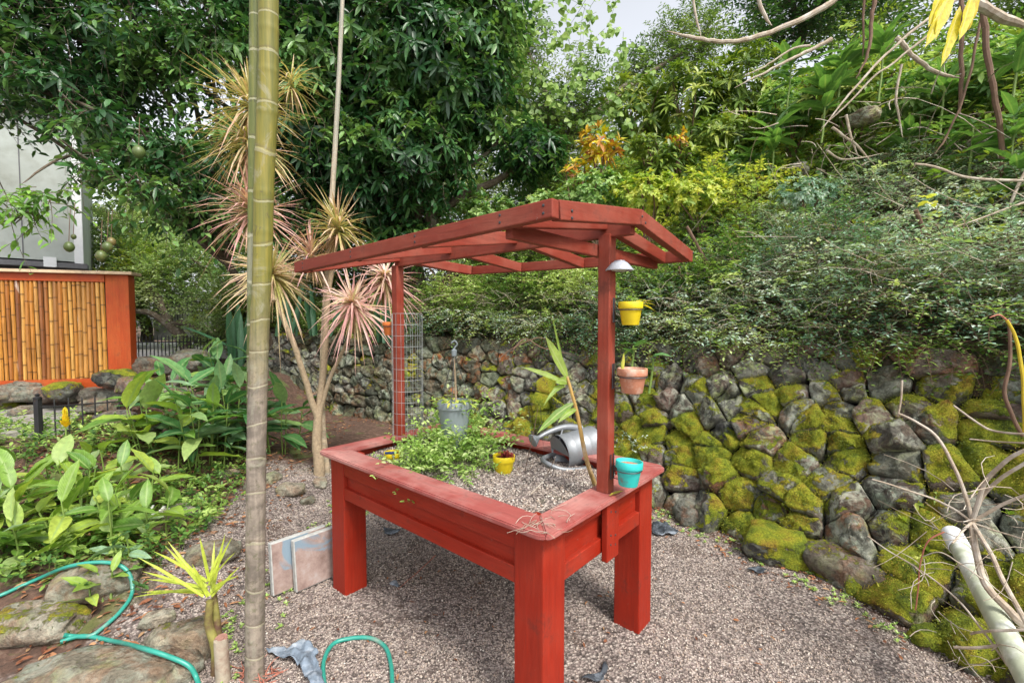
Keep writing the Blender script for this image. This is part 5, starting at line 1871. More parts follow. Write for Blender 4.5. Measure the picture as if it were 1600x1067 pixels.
M['stemmix'] = plain('brown_green_stem', (.22, .20, .05), .7, var=.4, sc=22, bmp=.4, dirt=(.10, .05, .03), dirtsc=8, dth=(.42, .6))
M['bark2'] = plain('cut_palm_face', (.24, .12, .09), .8, var=.4, sc=60)
M['stumpb'] = plain('pale_stump_bark', (.34, .29, .22), .8, var=.3, sc=25, bmp=.5, dirt=(.20, .10, .07), dirtsc=12, dth=(.5, .7))
seedling()

# ------------------------------------------------------------------ broad-leaved beds: every leaf an object sharing a few blades
def blade_meshes(key, mat, prof=PROF_BIG, wr=.34, droops=(.25, .5, .8, 1.1), fold=.35, wave=.05):
    out = []
    for i, dr in enumerate(droops):
        lv = Leaves()
        lv.add(np.array([[0.0, 0, 0]]), np.array([[1.0, 0, .0]]), np.array([[0, 0, 1.0]]), 1.0, wr * (1 + .12 * (i % 2)), prof, dr * .45, fold, .5, wave)
        V = np.concatenate(lv.V)
        t3 = np.concatenate([f for f in lv.F if f.shape[1] == 3]); t4 = np.concatenate([f for f in lv.F if f.shape[1] == 4])
        out.append(mesh_np('leaf', V, [t3, t4], {'rnd': np.concatenate(lv.r), 'along': np.concatenate(lv.al), 'side': np.concatenate(lv.sd)}, True, mat))
    return out
PROF_L = [(0, .04), (.05, .12), (.12, .5), (.22, .80), (.36, .98), (.52, 1), (.68, .86), (.82, .56), (.93, .22), (1, 0)]
BL = {'bed': blade_meshes('bed', M['bedleaf'], PROF_L), 'dark': blade_meshes('dark', M['bedleaf_dark'], PROF_L, .30), 'big': blade_meshes('big', M['bigleaf'], PROF_L, .30)}

def put_leaf(parent, me, base, yaw, pitch, ln, roll=0.0):
    o = bpy.data.objects.new('leaf', me)
    C.objects.link(o)
    o.parent = parent
    o.location = Vector(base) - parent.location
    o.rotation_mode = 'XYZ'
    m = Matrix.Rotation(yaw, 3, 'Z') @ Matrix.Rotation(-pitch, 3, 'Y') @ Matrix.Rotation(roll, 3, 'X')
    o.rotation_euler = m.to_euler()
    o.scale = (ln, ln, ln)
    return o

def clump(px, py, Y, label, kind='bed', stems=6, per=5, hgt=.4, ll=.28, spread=.22, name='leafy_plant', cat='plant', lean=0.0, stemmat='greenstem', zoff=None, flat=.4):
    if Y is None:
        g = onground(px, py)
    else:
        g = at(px, py, Y)
    p = root(name, g, label, cat)
    sm_ = MB()
    for i in range(stems):
        a = rng.uniform(0, 6.28); r = spread * math.sqrt(rng.random())
        b = g + Vector((math.cos(a) * r, math.sin(a) * r * .8, 0))
        if Y is None: b.z = float(gh(b.x, b.y)) - .01
        hh = hgt * rng.uniform(.7, 1.15)
        tip = b + Vector((math.cos(a) * .15 * hh + lean * hh, math.sin(a) * .15 * hh - .1 * hh, hh))
        ps = spline([b, (b + tip) / 2 + Vector((rng.normal(0, .01), rng.normal(0, .01), 0)), tip], 4)
        sm_.tube(ps, np.linspace(.007, .004, len(ps)), 5, False)
        for k in range(per):
            f = .35 + .65 * (k + 1) / per
            q = ps[min(int(f * (len(ps) - 1)), len(ps) - 1)]
            yaw = a + k * 2.4 + rng.normal(0, .3)
            pit = rng.uniform(.05, .55) + .65 * (k == per - 1) + (f - .7) * flat
            put_leaf(p, random.choice(BL[kind]), q, yaw, pit, ll * rng.uniform(.65, 1.15) * (.75 + .35 * (1 - abs(f - .7))), rng.normal(0, .35))
    so = sm_.build('stems', M[stemmat], p, True, world=True)
    so['kind'] = 'stuff'
    return p
# near left bed
clump(35, 878, None, 'broad leaved plant at the left edge of the near bed, leaves hanging low', stems=7, per=5, hgt=.30, ll=.23)
clump(140, 868, None, 'bushy broad leaved plant in the centre of the near bed', stems=8, per=5, hgt=.33, ll=.22)
clump(232, 842, None, 'broad leaved plant at the right end of the near bed, by the path', stems=6, per=5, hgt=.33, ll=.21)
clump(20, 850, None, 'pale tall leafy plant behind the near bed at the left edge', stems=7, per=5, hgt=.44, ll=.25)
clump(110, 820, None, 'tall leafy plant behind the near bed, in front of the little iron fence', stems=8, per=5, hgt=.42, ll=.24)
clump(205, 800, None, 'leafy plant at the back right of the near bed', stems=7, per=5, hgt=.38, ll=.22)
clump(190, 905, None, 'small seedling with glossy leaves beside the bending hose', 'dark', stems=3, per=5, hgt=.20, ll=.13, spread=.07)
clump(165, 945, None, 'little plant with drooping leaves on the dark rock by the hose', 'bed', stems=3, per=4, hgt=.14, ll=.15, spread=.06)
# clump behind the trunk
clump(255, 730, None, 'leafy plant at the left of the middle bed with long arching leaves', 'bed', stems=6, per=5, hgt=.52, ll=.36, spread=.25)
clump(320, 722, None, 'dark leaved plant in the middle of the bed behind the palm trunk', 'dark', stems=9, per=6, hgt=.58, ll=.33, spread=.28)
clump(365, 712, None, 'tall dark leaved plant just left of the palm trunk', 'dark', stems=9, per=6, hgt=.70, ll=.36, spread=.25)
clump(430, 705, None, 'leafy plant right of the palm trunk with one upright bright leaf', 'dark', stems=8, per=6, hgt=.58, ll=.34, spread=.22)
clump(300, 650, 5.0, 'grey green leafy plant behind the middle bed, near the rocks', 'dark', stems=5, per=5, hgt=.5, ll=.30, spread=.25)
clump(355, 620, 5.2, 'broad pale leaved plant at the foot of the dark blade plant', 'dark', stems=5, per=5, hgt=.55, ll=.36, spread=.2)

# fine undergrowth between the broad leaves
def undergrowth():
    lv, tw = Leaves(), Twigs()
    n = 950
    y = rng.uniform(2.35, 4.6, n); x = -rng.uniform(1.45, 1.15 * y.clip(1.7, 9) + .3, n)
    k = (x > -1.25 * y) & (x < -1.90 - .20 * (y - 2.3)) & ~((y > 3.2) & (y < 4.0) & (x > -1.9))
    x, y = x[k], y[k]; n = len(x)
    P = np.stack([x, y, gh(x, y)], -1)
    sprays(P, rdir(n, .5, 1.0), rng.uniform(.12, .30, n), 13, 0.042, .020, tw, lv, .25, .0018, .25, rng.random(n), .5, .8, .2, .1, True)
    o = lv.build('undergrowth', M['smallleafbed']); tag(o, 'fine light green small leaved weeds filling the beds between the broad leaves', 'weeds', kind='stuff')
    rel2 = tw.build('undergrowth_stems', M['greenstem']); tag(rel2, 'thin green weed stems filling the beds between the broad leaves', 'weeds', kind='stuff')
M['smallleafbed'] = leaf_mat('light_weed_leaf', [(.05, .13, .03), (.13, .26, .05), (.26, .40, .08), (.40, .52, .15)], .5, .35)
undergrowth()

# yellow bract standing by the iron fence
g = at(104, 700, 3.45); g.z = float(gh(g.x, g.y))
p = root('yellow_flower_spike', g, 'yellow cone shaped flower spike in front of the little iron fence', 'flower')
tz = at(104, 668, g.y).z
MB().tube([g, Vector((g.x, g.y, tz))], .006, 6).build('stem', M['greenstem'], p, True, world=True)
lv = Leaves()
k = 40
hh = np.linspace(0, 1, k)
P = np.stack([np.full(k, g.x), np.full(k, g.y), tz + hh * .10], -1)
a = np.arange(k) * 2.4
D = np.stack([np.cos(a) * (1 - hh * .9), np.sin(a) * (1 - hh * .9), .7 + hh * 2], -1)
lv.add(P, D, np.stack([np.cos(a), np.sin(a), np.zeros(k)], -1) + np.array([0, 0, .2]), .055, .034, PROF4, -.1, -.4)
lv.build('bracts', M['petalleaf'] if 'petalleaf' in M else leaf_mat('yellow_bracts', [(.80, .66, .02), (.75, .50, .02), (.62, .60, .05)], .5, .3), p)
g = onground(255, 835); lv = Leaves(); 
P = np.array([[g.x + rng.normal(0, .05), g.y + rng.normal(0, .03), g.z + .11 + rng.uniform(0, .08)] for _ in range(12)])
whorls(P, np.tile([0, -.5, 1.0], (12, 1)), 5, .012, .009, lv, (-.1, .4), 0)
o = lv.build('white_flowers', leaf_mat('white_petals', [(.7, .7, .68), (.85, .85, .82)], .5, .3)); tag(o, 'cluster of tiny white flowers at the right end of the near bed', 'flowers', kind='stuff')

# snake plants: stiff dark blades
def snake(px, py, Y, n, label, h=.6, spread=.12, flop=None):
    g = at(px, py, Y)
    p = root('snake_plant', g, label, 'snake plant')
    for i in range(n):
        b = g + Vector((rng.normal(0, spread), rng.normal(0, spread * .6), -.05))
        D = Vector((rng.normal(0, .16), rng.normal(0, .12), 1)).normalized()
        leaf_obj(p, b, D[:], (rng.normal(0, .3), -1, 0), h * rng.uniform(.65, 1.1), .075, M['snake'], 0, 'leaf', [(0, .5), (.2, .8), (.6, 1), (.9, .5), (1, 0)], .5, 0)
    if flop:
        q = at(*flop[0], Y); e = at(*flop[1], Y - .3); d = e - q
        leaf_obj(p, q, d.normalized()[:], (0, -.3, 1), d.length, .09, M['snake'], .05, 'leaf', [(0, .5), (.3, 1), (.7, .8), (1, 0)], .5, 0)
snake(372, 570, 5.9, 9, 'upright dark blade leaved snake plant left of the palm trunk', .85, .12, ((362, 545), (280, 505)))
snake(465, 520, 6.7, 10, 'snake plant on top of the wall behind the forked dracaena', .8, .2)
snake(610, 530, 6.4, 7, 'snake plant on the wall top behind the left hand post', .7, .15)

# ------------------------------------------------------------------ bamboo screen on the left
def screen():
    P0 = at(-60, 608, 5.0); P1 = at(208, 598, 5.55)
    z0 = at(0, 608, 5.05).z; z1t = at(0, 424, 5.1).z
    zt1 = at(208, 430, 5.55).z
    p = root('bamboo_screen', (P0.x, P0.y, z0), 'orange framed screen of vertical split bamboo canes with a pale cap board', 'screen')
    a = Vector((P0.x - 1.6, P0.y - .35, z0)); b = Vector((P1.x, P1.y, z0))
    d = Vector((b.x - a.x, b.y - a.y, 0)); Ln = d.length; d.normalize()
    n_ = Vector((d.y, -d.x, 0))
    Mx = Matrix((d, -n_, Vector((0, 0, 1)))).transposed().to_4x4(); Mx = Matrix.Translation(a) @ Mx
    Hs = (z1t + zt1) / 2 - z0 
    def part(name, lo, hi, mat, bev=.004):
        m = MB().box(lo, hi, bev); m.v = [tuple(Mx @ Vector(v)) for v in m.v]
        return m.build(name, mat, p, world=True)
    sw = .20
    part('end_post', (Ln - .10, -.03, 0), (Ln, .12, Hs), M['orange_wood_z'])
    part('stile', (Ln - .235, -.02, .0), (Ln - .102, .06, Hs), M['orange_wood_z'])
    part('bottom_rail', (0, -.035, -.03), (Ln - .236, .05, .075), M['orange_wood'])
    part('bottom_ledge', (0, -.055, -.075), (Ln - .05, .05, -.032), M['orange_wood'])
    part('top_rail', (0, -.035, Hs - .09), (Ln - .236, .05, Hs), M['orange_wood'])
    part('cap_board', (-.1, -.09, Hs + .001), (Ln + .06, .16, Hs + .035), M['cap_wood'])
    part('stile', (Ln - 1.60 - .45, -.02, .076), (Ln - 1.60 - .35, .06, Hs - .091), M['orange_wood_z'])
    part('backing', (0, .03, .0), (Ln - .1, .045, Hs - .01), M['bark'])
    x = Ln - .25
    k = 0
    while x > Ln - 3.6:
        r = rng.uniform(.016, .022)
        x -= r
        if not (Ln - 2.06 < x < Ln - 1.94):
            zt = Hs - .092; zb = .077
            nseg = 9
            ps = [Vector((x + rng.normal(0, .0015), -.004 + rng.normal(0, .002), zb + (zt - zb) * i / nseg)) for i in range(nseg + 1)]
            nodes = rng.uniform(.15, .3)
            ps2, rd = [], []
            z = zb; ph = rng.uniform(0, .25)
            zz = np.linspace(zb, zt, 26)
            for z in zz:
                f = ((z + ph) % .26) / .26
                rd.append(r * (1.10 if f < .10 else 1.0))
                ps2.append(Vector((x + .003 * math.sin(z * 3 + k), -.006, z)))
            m = MB().tube(ps2, rd, 7); m.v = [tuple(Mx @ Vector(v)) for v in m.v]
            m.build('bamboo_cane', M['cane'], p, True, world=True)
        x -= r + .006
        k += 1
    # concrete patch in front, at the foot
screen()
q = [at(-400, 625, 5.6), at(150, 628, 5.4), at(118, 652, 4.75), at(100, 694, 4.05), at(-450, 700, 3.9)]
def flat_slab(name, pts, z0, z1, mat):
    m = MB(); n = len(pts)
    m.add([(p.x, p.y, z1) for p in pts] + [(p.x, p.y, z0) for p in pts], [tuple(range(n)), tuple(reversed(range(n, 2 * n)))] + [(i, i + n, (i + 1) % n + n, (i + 1) % n) for i in range(n)])
    o = m.build(name, mat); o['kind'] = 'structure'
    return o
flat_slab('patio', q, .1, .51, M['concrete'])
# rough retaining face below the screen
for i, lb in enumerate(['dark rock under the right corner of the bamboo screen', 'second dark rock from the right corner under the bamboo screen', 'dark rock under the right third of the bamboo screen', 'dark rock just right of the middle under the bamboo screen', 'dark rock under the middle of the bamboo screen', 'dark rock left of the middle under the bamboo screen', 'leftmost dark rock under the bamboo screen that shows whole']):
    px = 215 - i * 34
    boulder('lava_rock', px, 622, rng.uniform(.14, .2), .12, rng.uniform(.07, .11), lb, 'rock', rot=rng.uniform(0, 3), moss=.15, lich=.2, Y=5.5 - i * .06)

# ------------------------------------------------------------------ iron fences
def picket_fence(pa, pb, zA, zB, hgt, n, label, post=True, r=.006, rails=(.12, .86)):
    a = Vector((pa.x, pa.y, zA)); b = Vector((pb.x, pb.y, zB))
    p = root('iron_fence', a, label, 'fence')
    for i in range(n):
        f = i / (n - 1)
        q = a.lerp(b, f)
        MB().tube([q, q + Vector((0, 0, hgt)), q + Vector((0, 0, hgt + .03))], [r, r, r * .3], 6).build('picket', M['iron'], p, False, world=True)
    for h in rails:
        MB().tube([a + Vector((0, 0, hgt * h)), b + Vector((0, 0, hgt * h))], r * 1.1, 6).build('rail', M['iron'], p, False, world=True)
    if post:
        m = MB().box((a.x - .035, a.y - .02, a.z - .05), (a.x + .005, a.y + .02, a.z + hgt + .03), .004)
        m.build('fence_post', M['iron'], p, world=True)
        MB().lathe([(.028, hgt + .03), (.03, hgt + .045), (.012, hgt + .055), (.018, hgt + .07), (.001, hgt + .08)], 10, c=(a.x - .015, a.y, a.z)).build('finial', M['iron'], p, True, world=True)
    return p
a, b = at(64, 682, 3.85), at(222, 660, 4.6)
picket_fence(a, b, at(64, 684, 3.85).z, at(222, 664, 4.6).z, .30, 9, 'short black iron picket fence with a thick post beside the concrete patch')
a, b = at(205, 575, 7.6), at(345, 560, 8.6)
picket_fence(a, b, at(205, 585, 7.6).z, at(345, 578, 8.6).z, .62, 26, 'farther black iron picket fence in front of the pale driveway', False, .008)
a, b = at(262, 500, 10), at(390, 505, 10.5)
picket_fence(a, b, at(262, 515, 10).z, at(390, 520, 10.5).z, .75, 18, 'farthest dark picket fence half hidden by pale bushes', False, .009)
flat_slab('driveway', [at(120, 560, 9.0), at(420, 560, 9.0), at(520, 505, 14), at(60, 505, 14)], .5, at(300, 548, 9.6).z, M['drive'])
c = at(271, 492, 11)
p = root('concrete_block', (c.x, c.y, c.z - .6), 'pale grey concrete gate pillar beyond the picket fences', 'pillar')
MB().box((-.33, -.2, 0), (.33, .2, .93), .02).build('pillar_body', M['paver'], p)
MB().box((-.37, -.24, .932), (.37, .24, 1.0), .02).build('capstone', M['concrete'], p)

# ------------------------------------------------------------------ house at the left
def house():
    Yh = 8.2
    c1 = at(131, 410, Yh)
    h = at(60, 130, Yh).z - c1.z
    p = root('house', c1, 'pale grey green house wall with a white corner board, behind the mango branches', 'house', rz=R(40))
    def b_(name, lo, hi, mat, bev=.004):
        MB().box(lo, hi, bev).build(name, M[mat], p)
    b_('wall', (-6, 0, 0), (-.12, 4, h), 'housewall', 0)
    b_('corner_board', (-.118, -.03, -.03), (0, .12, h), 'white', .006)
    b_('side_wall', (-.118, .122, 0), (-.004, 4, h), 'housewall', 0)
    for k in range(9):
        xx = -.12 - .62 * (k + 1)
        b_('panel_joint', (xx - .008, -.006, .02), (xx + .008, -.001, h - .02), 'eave', .001)
    b_('sill_beam', (-6, -.05, -.12), (.05, .3, -.031), 'eave', .006)
    for xx in (-.42, -1.5):
        b_('bracket', (xx - .08, -.07, -.12), (xx + .08, -.052, .05), 'white')
    b_('awning', (-6, -.8, at(20, 232, Yh - 1.2).z - c1.z), (-1.02, -.008, at(20, 232, Yh - 1.2).z - c1.z + .1), 'eave', .01)
    b_('roof', (-6.3, -.7, h + .002), (.5, 4.4, h + .14), 'eave', .02)
    b_('underfloor', (-5.8, .32, -1.6), (-.2, 3.8, -.122), 'eave', 0)
house()

# ------------------------------------------------------------------ trees and shrubs
def tree(name, base, lobes, mat, label, cat, nwh, k, ll, lw, branch=True, shell=.5, droop=.4, elev=(-.3, .6), tr=.13, axisup=.35, mode='whorl', prof=PROF3, bmat='bark', group=None, fold=.3, tone=True, mix=0):
    p = root(name, base, label, cat, group)
    Cn, A = in_lobes(lobes, nwh, shell)
    A = unit(A + np.array([0, 0, axisup]) + rdir(len(A)) * .35)
    keep = (np.abs(Cn[:, 0]) < Cn[:, 1] * 1.6 + .5) & (Cn[:, 1] > 1.2)
    Cn, A = Cn[keep], A[keep]
    rn = np.clip(.5 + np.array([mnoise.noise(Vector(c) * 1.3) for c in Cn]) * .9, 0, 1) if tone else None
    lv, tw = Leaves(), Twigs()
    if mode == 'whorl':
        whorls(Cn, A, k, ll, lw, lv, elev, droop, prof, rn, fold)
        m = len(Cn)
        PP = curves(Cn - A * ll * 1.6, A, np.full(m, ll * 1.5), 4, -.05, .1)
        tw.add(PP, .006, .003)
    else:
        Ls = rng.uniform(.7, 1.3, len(Cn)) * ll * 7
        sprays(Cn - A * Ls[:, None] * .5, A, Ls, k, ll, lw, tw, lv, .3, .004, .1, rn, .4, .75, .15, .15, mode == 'sprayfull', prof)
    if mix:
        c3, a3 = in_lobes(lobes, mix, shell)
        a3 = unit(a3 * .6 + rdir(len(a3)) + np.array([0, 0, -.25]))
        k3 = (np.abs(c3[:, 0]) < c3[:, 1] * 1.5 + .5)
        c3, a3 = c3[k3], a3[k3]
        r3 = np.clip(.55 + np.array([mnoise.noise(Vector(c) * 1.3 + Vector((7, 0, 0))) for c in c3]) * 1.1, 0, 1)
        sprays(c3, a3, rng.uniform(.2, .45, len(c3)), 9, ll * .60, lw * 1.0, tw, lv, .35, .004, .1, r3, .3, .65, .25, .35, True, PROF3)
    lv.build('crown', mat, p, 'stuff')
    tw.build('twigs', M[bmat], p, 'stuff')
    if branch:
        base = Vector(base)
        cen = sum((Vector(l[:3]) for l in lobes), Vector()) / len(lobes)
        fork = base.lerp(Vector((cen.x, cen.y, cen.z)), .45)
        ps = wob(spline([base - Vector((0, 0, .2)), base.lerp(fork, .5) + Vector((.08, 0, 0)), fork], 6), tr * .3, 1.5)
        MB().tube(ps, np.linspace(tr, tr * .7, len(ps)), 12).build('trunk', M[bmat], p, True, world=True)
        for l in lobes:
            q = Vector(l[:3]) - Vector((0, 0, l[5] * .3))
            ps = wob(spline([fork, fork.lerp(q, .5) + Vector((0, 0, .12)), q, q + (q - fork) * .25], 5), tr * .5, 1.7, l[0])
            MB().tube(ps, np.linspace(tr * .55, tr * .10, len(ps)), 8).build('branch', M[bmat], p, True, world=True)
    return p

# the big mango
ML = [lobe(560, 60, 6.9, 1.35, 1.0, 1.2), lobe(690, 90, 7.0, 1.05, 1.0, 1.15), lobe(640, 240, 7.0, .95, .8, .85), lobe(500, 210, 6.9, .9, .8, .95), lobe(740, 20, 7.0, .75, .8, .8),
      lobe(440, 20, 7.0, 1.0, .9, .8), lobe(590, -140, 7.2, 1.9, 1.3, .9), lobe(735, 170, 7.1, .55, .6, .6), lobe(560, 310, 7.1, .75, .6, .42), lobe(480, 120, 6.8, .8, .8, .8), lobe(830, 240, 7.5, .55, .6, .40), lobe(500, 350, 7.3, .8, .6, .45), lobe(620, 370, 7.4, .6, .5, .35)]
mb = at(655, 520, 7.9); mb.z = 1.25
mango = tree('mango_tree', mb, ML, M['mangoleaf'], 'large dark mango tree with dense drooping glossy leaves above the wall', 'mango tree', 3300, 9, .18, .056, mix=3600, tr=.17, shell=.45, droop=.35, elev=(-.6, .9), axisup=.1)
# hanging boughs on the left, nearer
BLB = [lobe(90, 60, 5.6, 1.0, .7, .5), lobe(230, 60, 5.8, .9, .7, .6), lobe(330, 70, 6.0, .6, .6, .65), lobe(70, 130, 5.2, .6, .5, .26), lobe(160, 200, 5.2, .55, .45, .30), lobe(250, 240, 5.4, .55, .4, .28), lobe(340, 210, 5.8, .45, .4, .40),
       lobe(165, 265, 4.9, .34, .3, .14), lobe(245, 305, 5.1, .38, .3, .15), lobe(330, 310, 5.6, .40, .3, .2), lobe(40, -80, 5.6, 1.4, .9, .7), lobe(250, -100, 6, 1.4, .9, .7), lobe(-80, 90, 5.4, .8, .6, .8), lobe(395, 330, 6.0, .3, .3, .2), lobe(300, 260, 5.5, .5, .4, .3), lobe(290, 350, 5.8, .35, .3, .14), lobe(380, 260, 6.2, .5, .4, .5), lobe(200, 150, 6.4, .6, .4, .4)]
mb2 = at(430, 520, 7.6); mb2.z = 1.0
mango2 = tree('mango_tree', mb2, BLB, M['mangoleaf'], 'spreading mango boughs over the bamboo screen, loose enough for sky to show through', 'mango tree', 1050, 8, .155, .050, mix=1900, tr=.07, shell=.25, droop=.35, elev=(-.7, .8), axisup=.1)
NLB = [lobe(30, 325, 3.9, .16, .14, .09), lobe(70, 305, 4.0, .14, .12, .07), lobe(5, 300, 3.8, .14, .12, .08)]
tree('mango_bough', at(-40, 290, 4.0), NLB, M['mangoleaf_light'], 'light green mango sprig hanging in front of the pale house wall', 'branch', 12, 6, .12, .036, branch=False, droop=.7, mix=16)
# mangoes on their stalks
for i, (px, py, Y, r, lb) in enumerate([(217, 238, 4.8, .060, 'green mango hanging high on its stalk in front of the dark leaves'), (108, 386, 4.2, .042, 'brownish mango hanging before the house wall'), (115, 370, 4.3, .022, 'tiny young mango beside the brownish one'),
                                      (158, 400, 4.5, .048, 'green mango lowest of the pair right of the house corner'), (168, 386, 4.6, .046, 'green mango behind the lowest one right of the house corner'), (174, 378, 4.7, .040, 'green mango uppermost of the cluster right of the house corner')]):
    c = at(px, py, Y)
    p = root('mango', c, lb, 'mango')
    m = MB().lathe([(.001, -r * 1.15), (r * .45, -r * 1.0), (r * .85, -r * .5), (r * .98, 0), (r * .85, r * .55), (r * .5, r * .98), (r * .12, r * 1.12), (.001, r * 1.14)], 20)
    m.build('fruit', M['mango'], p, True)
    MB().tube(wob(spline([(0, 0, r * 1.1), (.01, .0, r * 1.1 + .14), (-.01, .04, r * 1.1 + .30)], 4), .004), .003, 5).build('stalk', M['twig'], p, True)
# extra visible boughs among the loose leaves
def bough(pts, Y0, r0, r1, mat, label, name='branch', parent=None, wobble=.01, k=6, cat='branch'):
    Ys = Y0 if hasattr(Y0, '__len__') else [Y0] * len(pts)
    ps = wob(spline([at(a, b, y) for (a, b), y in zip(pts, Ys)], k), wobble, 5)
    ps = wob(ps, r0 * .35, 17, 3)
    rr_ = np.linspace(r0, r1, len(ps)) * np.array([1 + .14 * mnoise.noise(q_ * 13) for q_ in ps])
    rr_[-4:] *= np.array([.85, .65, .42, .15])
    o = MB().tube(ps, rr_, 8).build(name, M[mat], None, True)
    if parent is not None: rel(o, parent)
    else: tag(o, label, cat)
    return o
bough([(380, 330), (300, 240), (215, 205), (120, 160), (40, 140)], [6.6, 5.8, 5.4, 5.2, 5.2], .035, .012, 'bark', None, parent=mango2)
bough([(330, 330), (250, 250), (170, 235), (90, 250), (30, 290)], [6.4, 5.6, 5.2, 4.9, 4.4], .030, .008, 'bark', None, parent=mango2)
bough([(400, 200), (300, 130), (200, 90), (110, 60)], [6.8, 6.2, 5.8, 5.6], .035, .012, 'bark', None, parent=mango2)
bough([(690, 420), (672, 330), (655, 230), (640, 120)], 7.4, .12, .06, 'bark', None, parent=mango)
bough([(672, 330), (710, 280), (760, 240), (800, 200)], 7.3, .05, .02, 'bark', None, parent=mango)
bough([(655, 300), (600, 240), (540, 190), (480, 150)], 7.3, .07, .03, 'bark', None, parent=mango)

# background trees and bushes
def bgtree(px, py, Y, lobes, mat, label, n, k, ll, lw, mode='spray', cat='tree', **kw):
    b = at(px, py, Y); 
    return tree('tree', b, [lobe(*l) for l in lobes], M[mat], label, cat, n, k, ll, lw, mode=mode, **kw)
bgtree(310, 560, 12, [(300, 430, 12, 1.2, 1, 1.0), (200, 400, 12.5, 1.0, 1, .9), (390, 410, 12, 1.1, 1, 1.1), (250, 350, 13.5, 1.6, 1, 1.1)], 'palefar', 'pale sunlit bushy tree beyond the picket fences', 1500, 14, .10, .05)
bgtree(430, 560, 10, [(430, 400, 10, .9, .8, 1.2), (345, 470, 9.6, .8, .6, .6), (310, 400, 10.3, .8, .6, .7)], 'palefar', 'light yellow green bush behind the palm trunk', 1000, 14, .08, .04, cat='bush')
bgtree(230, 520, 11, [(180, 470, 10.5, .7, .6, .7), (225, 430, 10.6, .6, .6, .8)], 'limeleaf', 'lime green bush right of the bamboo screen end', 420, 12, .09, .05, cat='bush')
bgtree(200, 400, 20, [(150, 300, 20, 4, 2, 3), (350, 300, 21, 4, 2, 3), (480, 250, 20, 3, 2, 4), (-50, 200, 20, 4, 2, 4), (-300, 250, 18, 5, 2, 4)], 'farleaf', 'distant green trees far behind the fences', 2600, 14, .24, .12)
bgtree(780, 420, 9.5, [(700, 330, 9.6, .9, .7, .8), (780, 310, 9.5, .9, .7, .8), (640, 370, 9.3, .7, .6, .6), (820, 370, 9.0, .8, .6, .6)], 'palefar', 'light green bush behind the roof frame, under the mango crown', 1500, 14, .085, .04, cat='bush')
bgtree(860, 300, 9, [(850, 200, 9.0, .6, .6, .9), (910, 150, 9.2, .5, .5, .9), (800, 140, 9.4, .5, .5, .8), (870, 290, 8.8, .7, .6, .6), (820, 60, 10, .5, .5, .6), (1075, 60, 11, .9, .6, .7), (1000, 110, 11, .6, .5, .5)], 'farleaf', 'willowy light green tree right of the mango crown', 1700, 14, .10, .032, droop=.6)
# far wooded slope seen through the gaps
bgtree(900, 300, 17, [(880, 230, 16, 2.5, 1.5, 2.0), (1060, 200, 16, 2.6, 1.5, 2.2), (1250, 130, 15, 3, 1.5, 3.0), (700, 200, 18, 3, 2, 3), (1500, 60, 15, 4, 2, 4), (1750, 30, 14, 4, 2, 5)], 'farleaf', 'wooded slope of mixed green trees far above the wall', 3400, 14, .20, .09)
bgtree(1250, 60, 13, [(1230, 20, 12.5, 1.1, .8, 1.0), (1330, -20, 12, 1.4, .8, 1.0), (1180, -60, 13, 1.2, .8, .9)], 'mangoleaf', 'dark tree at the top of the slope against the sky', 900, 12, .14, .05)
bgtree(540, 560, 9, [(560, 430, 8.8, .8, .6, .55), (480, 450, 8.8, .7, .6, .6), (620, 440, 8.6, .6, .5, .5), (400, 480, 8.6, .7, .5, .5)], 'oliveleaf', 'dark green bush behind the forked dracaena', 1300, 14, .085, .038, cat='bush')
bgtree(300, 560, 9, [(190, 380, 11, .9, .8, .9), (170, 470, 9.8, .6, .5, .6), (240, 440, 10.0, .7, .6, .7), (330, 520, 8.8, .5, .4, .35)], 'palefar', 'pale green bush filling the gap between bamboo screen and palm trunk', 1100, 14, .075, .038, cat='bush')
# heart-leaved climber dangling against the sky
def climber():
    p = root('climbing_vine', at(930, 200, 7.6), 'trailing vine with round heart shaped light leaves against the sky', 'vine')
    lv, tw = Leaves(), Twigs()
    n = 60
    s0 = [(rng.uniform(800, 985), rng.uniform(-20, 210), rng.uniform(7.2, 8.2)) for _ in range(n)]
    P = np.array([at(*q)[:] for q in s0])
    k = 11
    PP = curves(P, rdir(n, -.6, .3), rng.uniform(.4, .9, n), 5, .4, .2)
    tw.add(PP, .004, .002)
    i0 = rng.integers(0, 4, (n, k)); f = rng.random((n, k))[..., None]
    ar = np.arange(n)[:, None]
    Q = (PP[ar, i0] * (1 - f) + PP[ar, i0 + 1] * f).reshape(-1, 3) + rng.normal(0, .02, (n * k, 3))
    m = len(Q)
    D = rdir(m) * np.array([1, .5, .4]) + np.array([0, -.2, -.8])
    lv.add(Q, D, np.array([0, -1, .3]) + rdir(m) * .5, rng.uniform(.07, .12, m), rng.uniform(.07, .11, m), [(0, .5), (.1, .9), (.35, 1), (.7, .6), (1, 0)], 0, .2)
    lv.build('leaves', M['heartleaf'], p, 'stuff'); tw.build('stems', M['greenstem'], p, 'stuff')
climber()

# ---- low shrub cover spilling over the wall top
def hillpts(n, s0, s1, d0, d1, pw=1.0):
    s = rng.uniform(s0, s1, n); d = d0 + (d1 - d0) * rng.random(n) ** pw
    return s, d, hill_pt(s, d)

